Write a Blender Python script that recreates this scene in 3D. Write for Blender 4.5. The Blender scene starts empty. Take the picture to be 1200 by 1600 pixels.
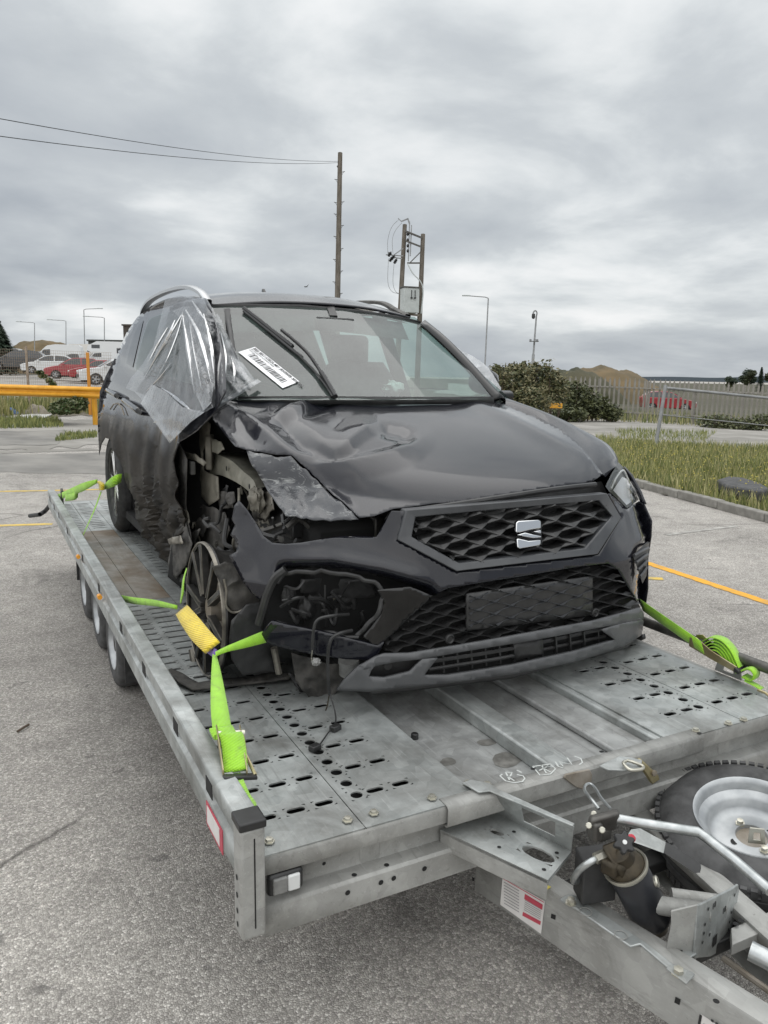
import bpy, bmesh, math, random
from math import sin, cos, pi, radians, sqrt, atan2
from mathutils import Vector, Matrix, noise
from mathutils.geometry import delaunay_2d_cdt
random.seed(7)
scene = bpy.context.scene
COL = scene.collection
V = Vector
# ------------------------------------------------------------------ camera
# z = 0 is the trailer deck; the ground near the trailer lies at z = -H
H = 0.58
CAM = V((-1.46889, -1.55667, 1.10089)); YAW, PIT, ROL, FPX = 0.48091, -0.17528, 0.01659, 1204.07
_d = V((sin(YAW)*cos(PIT), cos(YAW)*cos(PIT), sin(PIT)))
_r = V((cos(YAW), -sin(YAW), 0)); _u = _r.cross(_d)
RR = cos(ROL)*_r + sin(ROL)*_u; UU = -sin(ROL)*_r + cos(ROL)*_u
cam_data = bpy.data.cameras.new('camera'); cam = bpy.data.objects.new('camera', cam_data); COL.objects.link(cam)
cam.matrix_world = Matrix(((RR.x, UU.x, -_d.x, CAM.x), (RR.y, UU.y, -_d.y, CAM.y), (RR.z, UU.z, -_d.z, CAM.z), (0, 0, 0, 1)))
cam_data.sensor_fit = 'HORIZONTAL'; cam_data.sensor_width = 36; cam_data.lens = 36*FPX/1200
cam_data.clip_start = 0.02; cam_data.clip_end = 6000
scene.camera = cam
# ------------------------------------------------------------------ sky, sun, exposure
SUN_EL, SUN_AZ = radians(60), radians(-115)
w = bpy.data.worlds.new('World'); scene.world = w; w.use_nodes = True
nt = w.node_tree; nt.nodes.clear(); N = nt.nodes.new; L = nt.links.new
out = N('ShaderNodeOutputWorld'); bg = N('ShaderNodeBackground'); L(bg.outputs[0], out.inputs[0]); bg.inputs[1].default_value = 0.12
sky = N('ShaderNodeTexSky'); sky.sky_type = 'NISHITA'; sky.sun_disc = False; sky.sun_elevation = SUN_EL; sky.sun_rotation = SUN_AZ
sky.air_density = 1.0; sky.dust_density = 3.0
tc = N('ShaderNodeTexCoord'); sep = N('ShaderNodeSeparateXYZ'); L(tc.outputs['Generated'], sep.inputs[0])
def wm(op, a, b=None, c=None, clamp=False):
    n = N('ShaderNodeMath'); n.operation = op; n.use_clamp = clamp
    for i, q in enumerate((a, b, c)):
        if q is None: continue
        if isinstance(q, (int, float)): n.inputs[i].default_value = q
        else: L(q, n.inputs[i])
    return n.outputs[0]
zc = wm('MAXIMUM', sep.outputs[2], 0.0); dz = wm('ADD', zc, 0.20)
cx_ = wm('DIVIDE', sep.outputs[0], dz); cy_ = wm('DIVIDE', sep.outputs[1], dz)
cmb = N('ShaderNodeCombineXYZ'); L(cx_, cmb.inputs[0]); L(cy_, cmb.inputs[1]); cmb.inputs[2].default_value = 3.7
def wnoise(scale, detail, rough, dist, off):
    mp = N('ShaderNodeMapping'); L(cmb.outputs[0], mp.inputs[0]); mp.inputs['Location'].default_value = off
    n = N('ShaderNodeTexNoise'); L(mp.outputs[0], n.inputs['Vector']); n.inputs['Scale'].default_value = scale
    n.inputs['Detail'].default_value = detail; n.inputs['Roughness'].default_value = rough; n.inputs['Distortion'].default_value = dist
    return n.outputs['Fac']
n1 = wnoise(0.48, 8, 0.48, 0.2, (4.1, 12.3, 0)); n2 = wnoise(1.5, 8, 0.55, 0.25, (11, 4, 2))
n12 = wm('ADD', wm('MULTIPLY', n1, 0.70), wm('MULTIPLY', n2, 0.30))
cr = N('ShaderNodeValToRGB'); L(n12, cr.inputs[0]); e = cr.color_ramp.elements; cr.color_ramp.interpolation = 'B_SPLINE'
e[0].position = 0.36; e[0].color = (.35, .385, .43, 1)
e[1].position = 0.61; e[1].color = (1.0, 1.0, 1.0, 1)
q = e.new(0.44); q.color = (.46, .495, .535, 1)
q = e.new(0.52); q.color = (.61, .645, .67, 1)
q = e.new(0.56); q.color = (.80, .835, .845, 1)
vsc = N('ShaderNodeVectorMath'); vsc.operation = 'SCALE'; vsc.inputs['Scale'].default_value = 3.75; L(cr.outputs[0], vsc.inputs[0])
# overcast skies brighten smoothly from the horizon to the zenith
zr_ = N('ShaderNodeMapRange'); zr_.interpolation_type = 'SMOOTHSTEP'; zr_.inputs[1].default_value = 0.30; zr_.inputs[2].default_value = 1.0; zr_.inputs[3].default_value = 4.0; zr_.inputs[4].default_value = 7.2; L(zc, zr_.inputs[0]); L(zr_.outputs[0], vsc.inputs['Scale'])
mx = N('ShaderNodeMix'); mx.data_type = 'RGBA'; mx.inputs[0].default_value = 0.97
L(sky.outputs[0], mx.inputs[6]); L(vsc.outputs[0], mx.inputs[7]); L(mx.outputs[2], bg.inputs[0])
sd = bpy.data.lights.new('sun', 'SUN'); sd.energy = 1.0; sd.angle = radians(150); sd.color = (1, 0.975, 0.94)
so = bpy.data.objects.new('sun', sd); COL.objects.link(so)
so.rotation_euler = (pi/2 - SUN_EL, 0, pi - SUN_AZ); so.location = (0, 0, 30)
vs = scene.view_settings; vs.view_transform = 'Standard'; vs.look = 'None'; vs.exposure = 1.0; vs.gamma = 1.0; vs.use_curve_mapping = False
scene.cycles.max_bounces = 8; scene.cycles.transparent_max_bounces = 16
# ------------------------------------------------------------------ helpers
def ray(u, v): return _d + RR*((u-600)/FPX) - UU*((v-800)/FPX)
def P(u, v, x=None, y=None, z=None, t=None):
    D = ray(u, v)
    if x is not None: t = (x-CAM.x)/D.x
    elif y is not None: t = (y-CAM.y)/D.y
    elif z is not None: t = (z-CAM.z)/D.z
    return CAM + t*D
def px(p):
    q = p-CAM; z = q.dot(_d)
    return 600+FPX*q.dot(RR)/z, 800-FPX*q.dot(UU)/z
def sstep(a, b, x):
    t = min(1, max(0, (x-a)/(b-a))); return t*t*(3-2*t)
HEAD = V((sin(YAW), cos(YAW))); RGT = V((cos(YAW), -sin(YAW)))
def gz(x, y):
    q = V((x-CAM.x, y-CAM.y)); dist = q.length; lat = q.dot(RGT); fw = q.dot(HEAD)
    z = 0.0
    if fw > 0:
        z += 0.045*min(22, max(0, -lat-2.5)) * sstep(8, 17, dist)
        z -= 0.036*min(40, max(0, lat-9)) * sstep(20, 40, dist)
    return z - H
def G(u, v):
    p = P(u, v, z=-H) if v > 600 else P(u, v, t=60)
    D = ray(u, v); lo, hi = 1.0, 400.0
    f = lambda t: (CAM+t*D).z - gz(*(CAM+t*D).xy)
    for _ in range(50):
        m = (lo+hi)/2
        if f(m) > 0: lo = m
        else: hi = m
    return CAM + lo*D
def at_dist(u, dist):
    # ground point under image column u at a given distance along the view axis
    D = ray(u, 590); D2 = V((D.x, D.y)); D2 = D2/ (D2.dot(HEAD)) * dist
    x, y = CAM.x+D2.x, CAM.y+D2.y
    return V((x, y, gz(x, y)))

class MB:
    def __init__(s): s.v = []; s.f = []; s.uv = None
    def add(s, vs, fs):
        o = len(s.v); s.v += [tuple(q) for q in vs]; s.f += [tuple(o+i for i in f) for f in fs]
    def box(s, x0, x1, y0, y1, z0, z1):
        s.add([(x0,y0,z0),(x1,y0,z0),(x1,y1,z0),(x0,y1,z0),(x0,y0,z1),(x1,y0,z1),(x1,y1,z1),(x0,y1,z1)],
              [(0,3,2,1),(4,5,6,7),(0,1,5,4),(1,2,6,5),(2,3,7,6),(3,0,4,7)])
    def obox(s, c, ax, ay, az):
        c, ax, ay, az = V(c), V(ax), V(ay), V(az)
        s.add([c+sx*ax+sy*ay+sz*az for sz in (-1,1) for sx,sy in ((-1,-1),(1,-1),(1,1),(-1,1))],
              [(0,3,2,1),(4,5,6,7),(0,1,5,4),(1,2,6,5),(2,3,7,6),(3,0,4,7)])
    def bar(s, a, b, w, h, up=(0,0,1)):
        a, b = V(a), V(b); d = (b-a); l = d.length; d.normalize(); sd = d.cross(V(up))
        if sd.length < 1e-4: sd = d.cross(V((1,0,0)))
        sd.normalize(); n = sd.cross(d)
        s.obox((a+b)/2, d*l/2, sd*w/2, n*h/2)
    def tube(s, pts, r, n=8, cap=True):
        pts = [V(q) for q in pts]; rs = r if isinstance(r, (list, tuple)) else [r]*len(pts)
        o = len(s.v); prev = None
        for i, q in enumerate(pts):
            t = (pts[min(i+1, len(pts)-1)]-pts[max(i-1, 0)])
            if t.length < 1e-9: t = V((0,0,1))
            t.normalize()
            if prev is None:
                a = t.orthogonal().normalized()
            else:
                a = prev - t*prev.dot(t); a = a.normalized() if a.length > 1e-6 else t.orthogonal().normalized()
            prev = a; b = t.cross(a)
            for k in range(n):
                an = 2*pi*k/n; s.v.append(tuple(q + rs[i]*(cos(an)*a+sin(an)*b)))
        for i in range(len(pts)-1):
            for k in range(n):
                k2 = (k+1) % n; s.f.append((o+i*n+k, o+i*n+k2, o+(i+1)*n+k2, o+(i+1)*n+k))
        if cap:
            s.f.append(tuple(o+k for k in range(n-1, -1, -1))); s.f.append(tuple(o+(len(pts)-1)*n+k for k in range(n)))
    def lathe(s, prof, c, axis=(1,0,0), n=32, closed=False, ref=None):
        c, ax = V(c), V(axis).normalized(); a = V(ref) if ref else ax.orthogonal().normalized(); b = ax.cross(a)
        o = len(s.v); m = len(prof)
        for k in range(n):
            an = 2*pi*k/n; d = cos(an)*a+sin(an)*b
            for (h, r) in prof: s.v.append(tuple(c+ax*h+d*r))
        for k in range(n):
            k2 = (k+1) % n
            for j in range(m if closed else m-1):
                j2 = (j+1) % m
                s.f.append((o+k*m+j, o+k*m+j2, o+k2*m+j2, o+k2*m+j))
    def prism(s, poly, ex):
        # polygon (list of 3d points) extruded by vector ex
        poly = [V(q) for q in poly]; ex = V(ex); n = len(poly)
        nrm = V((0,0,0))
        for i in range(n): nrm += poly[i].cross(poly[(i+1) % n])
        if nrm.dot(ex) > 0: poly = poly[::-1]
        s.add(poly+[q+ex for q in poly], [tuple(range(n)), tuple(range(2*n-1, n-1, -1))] + [((i+1) % n, i, n+i, n+(i+1) % n) for i in range(n)])
    def grid(s, rows):
        nr, nc = len(rows), len(rows[0])
        s.add([q for r in rows for q in r], [(i*nc+j, i*nc+j+1, (i+1)*nc+j+1, (i+1)*nc+j) for i in range(nr-1) for j in range(nc-1)])
    def ring(s, outer, inner, ex):
        # frame between two same-length loops, extruded by ex
        n = len(outer); o = [V(q) for q in outer]; i_ = [V(q) for q in inner]; ex = V(ex)
        vs = o + i_ + [q+ex for q in o] + [q+ex for q in i_]; fs = []
        for k in range(n):
            k2 = (k+1) % n
            fs += [(k, k2, n+k2, n+k), (2*n+k2, 2*n+k, 3*n+k, 3*n+k2), (k2, k, 2*n+k, 2*n+k2), (n+k, n+k2, 3*n+k2, 3*n+k)]
        s.add(vs, fs)
    def build(s, name, mat, parent=None, bevel=0, smooth=40, solid=0, segs=2, recalc=False, solid_off=-1):
        me = bpy.data.meshes.new(name); me.from_pydata(s.v, [], s.f)
        if recalc:
            bm = bmesh.new(); bm.from_mesh(me); bmesh.ops.recalc_face_normals(bm, faces=bm.faces); bm.to_mesh(me); bm.free()
        me.materials.append(MAT[mat] if isinstance(mat, str) else mat)
        if smooth:
            me.polygons.foreach_set('use_smooth', [True]*len(me.polygons))
            if smooth < 180: me.set_sharp_from_angle(angle=radians(smooth))
        o = bpy.data.objects.new(name, me); COL.objects.link(o)
        if parent is not None: adopt(o, parent)
        if solid:
            m = o.modifiers.new('thick', 'SOLIDIFY'); m.thickness = solid; m.offset = solid_off
        if bevel:
            m = o.modifiers.new('bevel', 'BEVEL'); m.width = bevel; m.segments = segs; m.limit_method = 'ANGLE'; m.angle_limit = radians(40); m.harden_normals = False
        return o
ROOTLOC = {}
def wloc(o):
    return ROOTLOC.get(o.name, V((0,0,0)))
def adopt(o, parent):
    o.parent = parent
    if o.name not in ROOTLOC:
        o.location = V(o.location) - wloc(parent)
        ROOTLOC[o.name] = V((0,0,0)) if o.type == 'MESH' else wloc(parent)
def thing(name, label, cat, loc=(0,0,0), group=None):
    o = bpy.data.objects.new(name, None); COL.objects.link(o); o.location = loc; o.empty_display_size = 0.1
    ROOTLOC[o.name] = V(loc); o['label'] = label; o['category'] = cat
    if group: o['group'] = group
    return o
def tag(o, label, cat, group=None):
    o['label'] = label; o['category'] = cat
    if group: o['group'] = group
    return o
def struct(o): o['kind'] = 'structure'; return o
def dup_tree(root, name=None):
    r = root.copy(); COL.objects.link(r)
    for ch in list(root.children):
        c = ch.copy(); COL.objects.link(c); c.parent = r
        for g_ in ch.children:
            d = g_.copy(); COL.objects.link(d); d.parent = c
    return r
def cr1(a, b, c, d, t):
    return 0.5*((2*b)+(-a+c)*t+(2*a-5*b+4*c-d)*t*t+(-a+3*b-3*c+d)*t*t*t)
def spline(pts, n, closed=False):
    pts = [V(q) for q in pts]; m = len(pts); res = []
    segs = m if closed else m-1
    for i in range(segs):
        if closed: a, b, c, d = pts[(i-1) % m], pts[i], pts[(i+1) % m], pts[(i+2) % m]
        else:
            b, c = pts[i], pts[i+1]; a = pts[i-1] if i else 2*b-c; d = pts[i+2] if i+2 < m else 2*c-b
        for k in range(n): res.append(cr1(a, b, c, d, k/n))
    if not closed: res.append(pts[-1])
    return res
def patch(ctrl, nu, nv, disp=None):
    # tensor Catmull-Rom surface through a grid of control points
    rows = [spline(r, nu) for r in ctrl]; cols = list(zip(*rows)); cols = [spline(c, nv) for c in cols]
    g = [list(r) for r in zip(*cols)]
    if disp: g = [[disp(q, i/(len(g)-1), j/(len(r)-1)) for j, q in enumerate(r)] for i, r in enumerate(g)]
    return g
def sheet(outline, depth, sp=6, jitter=0.25, holes=None, extra=None):
    """triangulated sheet: outline in image samples, every sample carried to its own place in space by depth(u, v)"""
    pts = [V(q) for q in outline]; n0 = len(pts); dense = []
    for i in range(n0):
        a, b = pts[i], pts[(i+1) % n0]; k = max(1, int((b-a).length/sp))
        for j in range(k): dense.append(a+(b-a)*j/k)
    edges = [(i, (i+1) % len(dense)) for i in range(len(dense))]; allp = list(dense)
    us = [q.x for q in dense]; vs_ = [q.y for q in dense]
    def inside(q):
        c = False; j = len(dense)-1
        for i in range(len(dense)):
            a, b = dense[i], dense[j]
            if (a.y > q[1]) != (b.y > q[1]) and q[0] < (b.x-a.x)*(q[1]-a.y)/(b.y-a.y)+a.x: c = not c
            j = i
        return c
    rnd = random.Random(len(dense)*7+int(us[0]))
    yy = min(vs_)+sp*0.6; k = 0
    while yy < max(vs_):
        xx = min(us)+(sp/2 if k % 2 else 0.2*sp)
        while xx < max(us):
            q = V((xx+rnd.uniform(-jitter, jitter)*sp, yy+rnd.uniform(-jitter, jitter)*sp))
            if inside(q) and min((q-d_).length_squared for d_ in dense) > (0.45*sp)**2: allp.append(q)
            xx += sp
        yy += sp*0.87; k += 1
    if extra:
        allp += [V(q) for q in extra]
    r = delaunay_2d_cdt(allp, edges, [], 1, 1e-4)
    m = MB(); m.add([depth(q.x, q.y) for q in r[0]], [tuple(f) for f in r[2]])
    # orient toward the camera
    if m.f:
        a, b, c = (V(m.v[i]) for i in m.f[0][:3])
        if (b-a).cross(c-a).dot(CAM-a) < 0: m.f = [f[::-1] for f in m.f]
    return m
def fbm(p, oct=4): return noise.fractal(V(p), 1.0, 2.0, oct)
def ridged(p): return 1-abs(noise.noise(V(p)))*2
# ------------------------------------------------------------------ materials
MAT = {}
def newmat(name):
    m = bpy.data.materials.new(name); m.use_nodes = True; MAT[name] = m
    t = m.node_tree; b = t.nodes['Principled BSDF']; return m, t, b
def c4(c): return (c, c, c, 1) if isinstance(c, (int, float)) else (*c, 1)
def tn(t, typ, **kw):
    n = t.nodes.new(typ)
    for k, v in kw.items():
        if k in n.inputs: n.inputs[k].default_value = v
        else: setattr(n, k, v)
    return n
def ramp(t, src, stops, interp='LINEAR'):
    r = t.nodes.new('ShaderNodeValToRGB'); t.links.new(src, r.inputs[0]); r.color_ramp.interpolation = interp
    el = r.color_ramp.elements
    while len(el) < len(stops): el.new(0.5)
    for i, (p_, c) in enumerate(stops): el[i].position = p_; el[i].color = c4(c)
    return r.outputs[0]
def tmix(t, fac, a, b, blend='MIX'):
    m = t.nodes.new('ShaderNodeMix'); m.data_type = 'RGBA'; m.blend_type = blend
    for i, q in ((0, fac), (6, a), (7, b)):
        if hasattr(q, 'is_output'): t.links.new(q, m.inputs[i])
        elif i == 0: m.inputs[0].default_value = q
        else: m.inputs[i].default_value = c4(q)
    return m.outputs[2]
def coords(t, kind='Object', scale=None):
    c = t.nodes.new('ShaderNodeTexCoord').outputs[kind]
    if scale:
        mp = t.nodes.new('ShaderNodeMapping'); mp.inputs['Scale'].default_value = scale; t.links.new(c, mp.inputs[0]); c = mp.outputs[0]
    return c
def nz(t, co, scale, detail=4, rough=0.55, dist=0.0):
    n = tn(t, 'ShaderNodeTexNoise', Scale=scale, Detail=detail, Roughness=rough, Distortion=dist); t.links.new(co, n.inputs['Vector']); return n.outputs['Fac']
def bump(t, b, h, strength, dist=0.01, prev=None):
    n = tn(t, 'ShaderNodeBump', Strength=strength, Distance=dist); t.links.new(h, n.inputs['Height'])
    if prev is not None: t.links.new(prev, n.inputs['Normal'])
    t.links.new(n.outputs[0], b.inputs['Normal']); return n.outputs[0]
def pm(name, c1, c2=None, scale=6, rough=0.5, rough2=None, metal=0.0, bmp=0.0, bscale=60, coat=0, lo=0.35, hi=0.65, spec=0.5, stretch=None, bdist=0.004, alpha=1, trans=0, detail=5):
    m, t, b = newmat(name); co = coords(t, 'Object', stretch)
    b.inputs['Roughness'].default_value = rough; b.inputs['Metallic'].default_value = metal
    b.inputs['Specular IOR Level'].default_value = spec; b.inputs['Coat Weight'].default_value = coat; b.inputs['Coat Roughness'].default_value = 0.04
    b.inputs['Alpha'].default_value = alpha; b.inputs['Transmission Weight'].default_value = trans
    if c2 is None: b.inputs['Base Color'].default_value = c4(c1)
    else:
        f = nz(t, co, scale, detail); t.links.new(ramp(t, f, [(lo, c1), (hi, c2)]), b.inputs['Base Color'])
        if rough2 is not None: t.links.new(ramp(t, f, [(lo, rough), (hi, rough2)]), b.inputs['Roughness'])
    if bmp: bump(t, b, nz(t, co, bscale, 4), bmp, bdist)
    return m
# asphalt
def asphalt():
    m, t, b = newmat('asphalt'); co = coords(t)
    v = tn(t, 'ShaderNodeTexVoronoi', Scale=135.0); t.links.new(co, v.inputs['Vector'])
    v2 = tn(t, 'ShaderNodeTexVoronoi', Scale=135.0, feature='DISTANCE_TO_EDGE'); t.links.new(co, v2.inputs['Vector'])
    sepc = t.nodes.new('ShaderNodeSeparateColor'); t.links.new(v.outputs['Color'], sepc.inputs[0])
    stone = ramp(t, sepc.outputs[0], [(0.0, (.27, .253, .232)), (.45, (.40, .377, .345)), (.8, (.48, .453, .415)), (1, (.66, .63, .585))])
    edge = ramp(t, v2.outputs['Distance'], [(0.0, 0.55), (.14, 1.0)])
    c = tmix(t, 1.0, stone, edge, 'MULTIPLY')
    big = ramp(t, nz(t, co, .45, 5, .6), [(.3, .80), (.7, 1.22)]); c = tmix(t, 1.0, c, big, 'MULTIPLY')
    mid = ramp(t, nz(t, co, 4.5, 5, .65), [(.3, .82), (.7, 1.15)]); c = tmix(t, 1.0, c, mid, 'MULTIPLY')
    st = ramp(t, nz(t, co, 1.3, 4, .6, 1.0), [(.62, 1.0), (.74, .62)]); c = tmix(t, 1.0, c, st, 'MULTIPLY')
    wv_ = nz(t, co, 2.2, 4, .6); wm_ = t.nodes.new('ShaderNodeMix'); wm_.data_type = 'VECTOR'; wm_.inputs[0].default_value = .16; t.links.new(co, wm_.inputs[4])
    nv = tn(t, 'ShaderNodeTexNoise', Scale=1.6, Detail=5.0); t.links.new(co, nv.inputs['Vector']); t.links.new(nv.outputs['Color'], wm_.inputs[5])
    vc = tn(t, 'ShaderNodeTexVoronoi', Scale=.42, feature='DISTANCE_TO_EDGE'); t.links.new(wm_.outputs[1], vc.inputs['Vector'])
    ck = ramp(t, vc.outputs['Distance'], [(0.0, 1), (.0045, 0)]); mk = ramp(t, nz(t, co, .5, 3, .5), [(.50, 0), (.58, .75)])
    cm = t.nodes.new('ShaderNodeMath'); cm.operation = 'MULTIPLY'; t.links.new(ck, cm.inputs[0]); t.links.new(mk, cm.inputs[1]); c = tmix(t, cm.outputs[0], c, (.06, .055, .05))
    sp_ = ramp(t, nz(t, co, 11, 2, .5), [(.70, 0), (.76, .55)]); c = tmix(t, sp_, c, (.10, .095, .09))
    t.links.new(c, b.inputs['Base Color']); b.inputs['Roughness'].default_value = .88; b.inputs['Specular IOR Level'].default_value = .35
    hh = ramp(t, v2.outputs['Distance'], [(0, 0), (.3, 1)]); n = bump(t, b, hh, .7, .004); bump(t, b, nz(t, co, 400, 3), .35, .002, n)
asphalt()
# galvanised steel
def galv(name, c1, c2, stain=0.35, metal=.55, rough=.5, brown=0.0):
    m, t, b = newmat(name); co = coords(t)
    v = tn(t, 'ShaderNodeTexVoronoi', Scale=26.0); t.links.new(co, v.inputs['Vector'])
    sc = t.nodes.new('ShaderNodeSeparateColor'); t.links.new(v.outputs['Color'], sc.inputs[0])
    base = ramp(t, sc.outputs[0], [(0, c1), (1, c2)])
    base = tmix(t, .55, base, ramp(t, nz(t, co, 9, 6, .6), [(.3, c1), (.7, c2)]))
    dirt = ramp(t, nz(t, co, 3.2, 6, .65, .6), [(.42, 0), (.68, 1)])
    mlt = t.nodes.new('ShaderNodeMath'); mlt.operation = 'MULTIPLY'; mlt.inputs[1].default_value = stain; t.links.new(dirt, mlt.inputs[0])
    base = tmix(t, mlt.outputs[0], base, (.13, .125, .112))
    scr = ramp(t, nz(t, coords(t, 'Object', (42, 1.3, 42)), 3.0, 5, .7), [(.58, 0), (.70, .30)]); base = tmix(t, scr, base, (.62, .63, .62))
    scd = ramp(t, nz(t, coords(t, 'Object', (20, .9, 20)), 2.1, 5, .7, .3), [(.56, 0), (.72, .40)]); base = tmix(t, scd, base, (.12, .115, .105))
    fleck = ramp(t, nz(t, co, 60, 3, .7), [(.68, 0), (.76, .45)]); base = tmix(t, fleck, base, (.09, .085, .08))
    if brown:
        bf = ramp(t, nz(t, coords(t, 'Object', (1.2, .7, 1)), 2.2, 5, .6, .4), [(.38, 0), (.62, brown)])
        base = tmix(t, bf, base, (.17, .125, .08))
    t.links.new(base, b.inputs['Base Color']); b.inputs['Metallic'].default_value = metal
    t.links.new(ramp(t, nz(t, co, 14, 5, .6), [(.3, rough-.1), (.7, rough+.16)]), b.inputs['Roughness'])
    bump(t, b, nz(t, co, 35, 5, .6), .12, .003)
galv('galvanised', (.29, .31, .305), (.51, .53, .52), stain=.7)
galv('galvanised_dull', (.30, .30, .285), (.43, .43, .41), stain=.5, metal=.4, rough=.6)
galv('galvanised_worn', (.27, .275, .27), (.46, .47, .46), stain=.8, metal=.45, rough=.55)
galv('plate_brown', (.30, .295, .27), (.44, .43, .40), stain=.45, metal=.35, rough=.6, brown=.95)
# car paint with road film
def paint(name, base, dust=.35, flake=None, rough=.06):
    m, t, b = newmat(name); co = coords(t)
    d = ramp(t, nz(t, co, 5, 7, .65, .5), [(.35, 0), (.75, dust)])
    t.links.new(tmix(t, d, base, (.17, .165, .16)), b.inputs['Base Color'])
    b.inputs['Coat Weight'].default_value = 1; b.inputs['Coat Roughness'].default_value = .03
    b.inputs['Roughness'].default_value = .5; b.inputs['Specular IOR Level'].default_value = .05
    t.links.new(ramp(t, nz(t, co, 7, 6, .6), [(.4, rough), (.7, rough+.13)]), b.inputs['Coat Roughness'])
    return m
paint('car_black', (.006, .0065, .011), .04, rough=.03)
paint('car_black_dirty', (.016, .015, .014), .25, rough=.2)
def car_side():
    m, t, b = newmat('car_side'); co = coords(t); sp = t.nodes.new('ShaderNodeSeparateXYZ'); t.links.new(co, sp.inputs[0])
    ad = t.nodes.new('ShaderNodeMath'); ad.operation = 'MULTIPLY_ADD'; ad.inputs[1].default_value = .25; t.links.new(nz(t, co, 3.5, 5, .6), ad.inputs[0]); t.links.new(sp.outputs[2], ad.inputs[2])
    cl = ramp(t, ad.outputs[0], [(.86, 0), (1.02, 1)])   # road dirt up to the waist line, clean paint above
    d = ramp(t, nz(t, coords(t, 'Object', (1, 1, .5)), 6, 7, .65, .5), [(.35, (.006, .0055, .005)), (.75, (.036, .031, .025))])
    t.links.new(tmix(t, cl, d, (.007, .0075, .012)), b.inputs['Base Color'])
    t.links.new(ramp(t, cl, [(0, .05), (1, 1.0)]), b.inputs['Coat Weight']); t.links.new(ramp(t, cl, [(0, .20), (1, .04)]), b.inputs['Coat Roughness'])
    b.inputs['Roughness'].default_value = .5; b.inputs['Specular IOR Level'].default_value = .10
    sc = ramp(t, nz(t, coords(t, 'Object', (1, 1, 6)), 14, 6, .7, .4), [(.55, 0), (.75, 1)]); bump(t, b, sc, .15, .003)
car_side()
def scuffed():
    m, t, b = newmat('scuffed_paint'); co = coords(t)
    s = ramp(t, nz(t, coords(t, 'Object', (1.4, 1, 3.2)), 8, 9, .72, 1.6), [(.55, 0), (.64, 1)])
    s2 = ramp(t, nz(t, coords(t, 'Object', (1, 1, 7)), 26, 6, .7, .6), [(.40, .25), (.68, 1)])
    mm = t.nodes.new('ShaderNodeMath'); mm.operation = 'MULTIPLY'; t.links.new(s, mm.inputs[0]); t.links.new(s2, mm.inputs[1])
    t.links.new(tmix(t, mm.outputs[0], (.03, .032, .037), (.42, .43, .42)), b.inputs['Base Color'])
    t.links.new(ramp(t, mm.outputs[0], [(0, .16), (.5, .7)]), b.inputs['Roughness'])
    b.inputs['Coat Weight'].default_value = .25; bump(t, b, nz(t, co, 55, 5, .7), .4, .004)
scuffed()
pm('black_plastic', .016, .03, 20, .42, bmp=.15, bscale=220)
pm('gloss_black', .005, None, rough=.3, coat=1, spec=.05)
pm('mesh_plastic', .022, .034, 30, .36)
pm('grey_plastic', (.072, .074, .077), (.10, .102, .105), 12, .42, bmp=.2, bscale=300)
pm('frame_plastic', (.042, .044, .048), (.062, .065, .069), 10, .36)
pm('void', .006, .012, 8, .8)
pm('dark_part', .02, .05, 9, .6, bmp=.4, bscale=40)
pm('dark_metal', (.05, .048, .045), (.13, .125, .115), 14, .5, metal=.6, bmp=.3, bscale=40)
pm('beige_metal', (.17, .165, .135), (.33, .32, .265), 9, .55, .4, bmp=.3, bscale=30)
pm('beige_dirty', (.10, .093, .075), (.235, .22, .18), 12, .6, bmp=.5, bscale=25)
pm('torn_liner', (.03, .029, .027), (.085, .08, .072), 16, .75, bmp=.7, bscale=60)
pm('alloy', (.55, .55, .54), (.72, .72, .71), 20, .22, metal=.95)
pm('alloy_dark', (.03, .03, .03), (.07, .068, .065), 20, .4, metal=.5)
pm('alloy_dirty', (.12, .11, .095), (.30, .28, .24), 18, .5, metal=.7)
pm('chrome', (.78, .79, .8), None, rough=.09, metal=1)
pm('silver_rail', (.50, .51, .52), None, rough=.28, metal=.9)
pm('rubber', .018, .04, 30, .72, bmp=.3, bscale=90)
pm('rubber_dusty', .035, .085, 14, .8, bmp=.3, bscale=120)
pm('steel_rim', (.33, .345, .355), (.47, .485, .49), 14, .42, metal=.55)
pm('rusty', (.20, .17, .13), (.34, .31, .27), 14, .65, metal=.3, bmp=.4, bscale=40)
pm('brass', (.028, .024, .018), (.075, .06, .038), 20, .5, metal=.6, bmp=.3)
pm('zinc', (.45, .44, .38), (.6, .58, .5), 20, .35, metal=.85)
pm('yellow_zinc', (.36, .30, .16), (.50, .44, .27), 18, .35, metal=.85)
pm('bright_steel', (.36, .38, .38), (.52, .54, .54), 30, .32, metal=.85)
pm('cap_black', .014, .022, 30, .42)
pm('pump_black', (.012, .013, .016), (.020, .021, .025), 8, .33)
pm('red_plastic', (.45, .03, .05), None, rough=.5)
pm('lens_white', (.62, .63, .62), None, rough=.2, coat=.6)
pm('lens_grey', (.16, .16, .155), (.22, .22, .21), 40, rough=.25)
pm('lens_orange', (.75, .32, .03), None, rough=.25)
pm('paper_white', (.86, .86, .87), None, rough=.55)
pm('ink', .02, None, rough=.6)
pm('ink_grey', .22, None, rough=.6)
pm('label_white', (.60, .58, .56), (.68, .66, .64), 20, .5)
pm('label_red', (.42, .05, .08), (.5, .07, .1), 30, .5)
pm('label_yellow', (.62, .52, .10), None, rough=.5)
pm('oil_stain', (.10, .097, .088), (.20, .195, .18), 30, .45)
pm('chalk', (.50, .52, .50), None, rough=.9)
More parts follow.
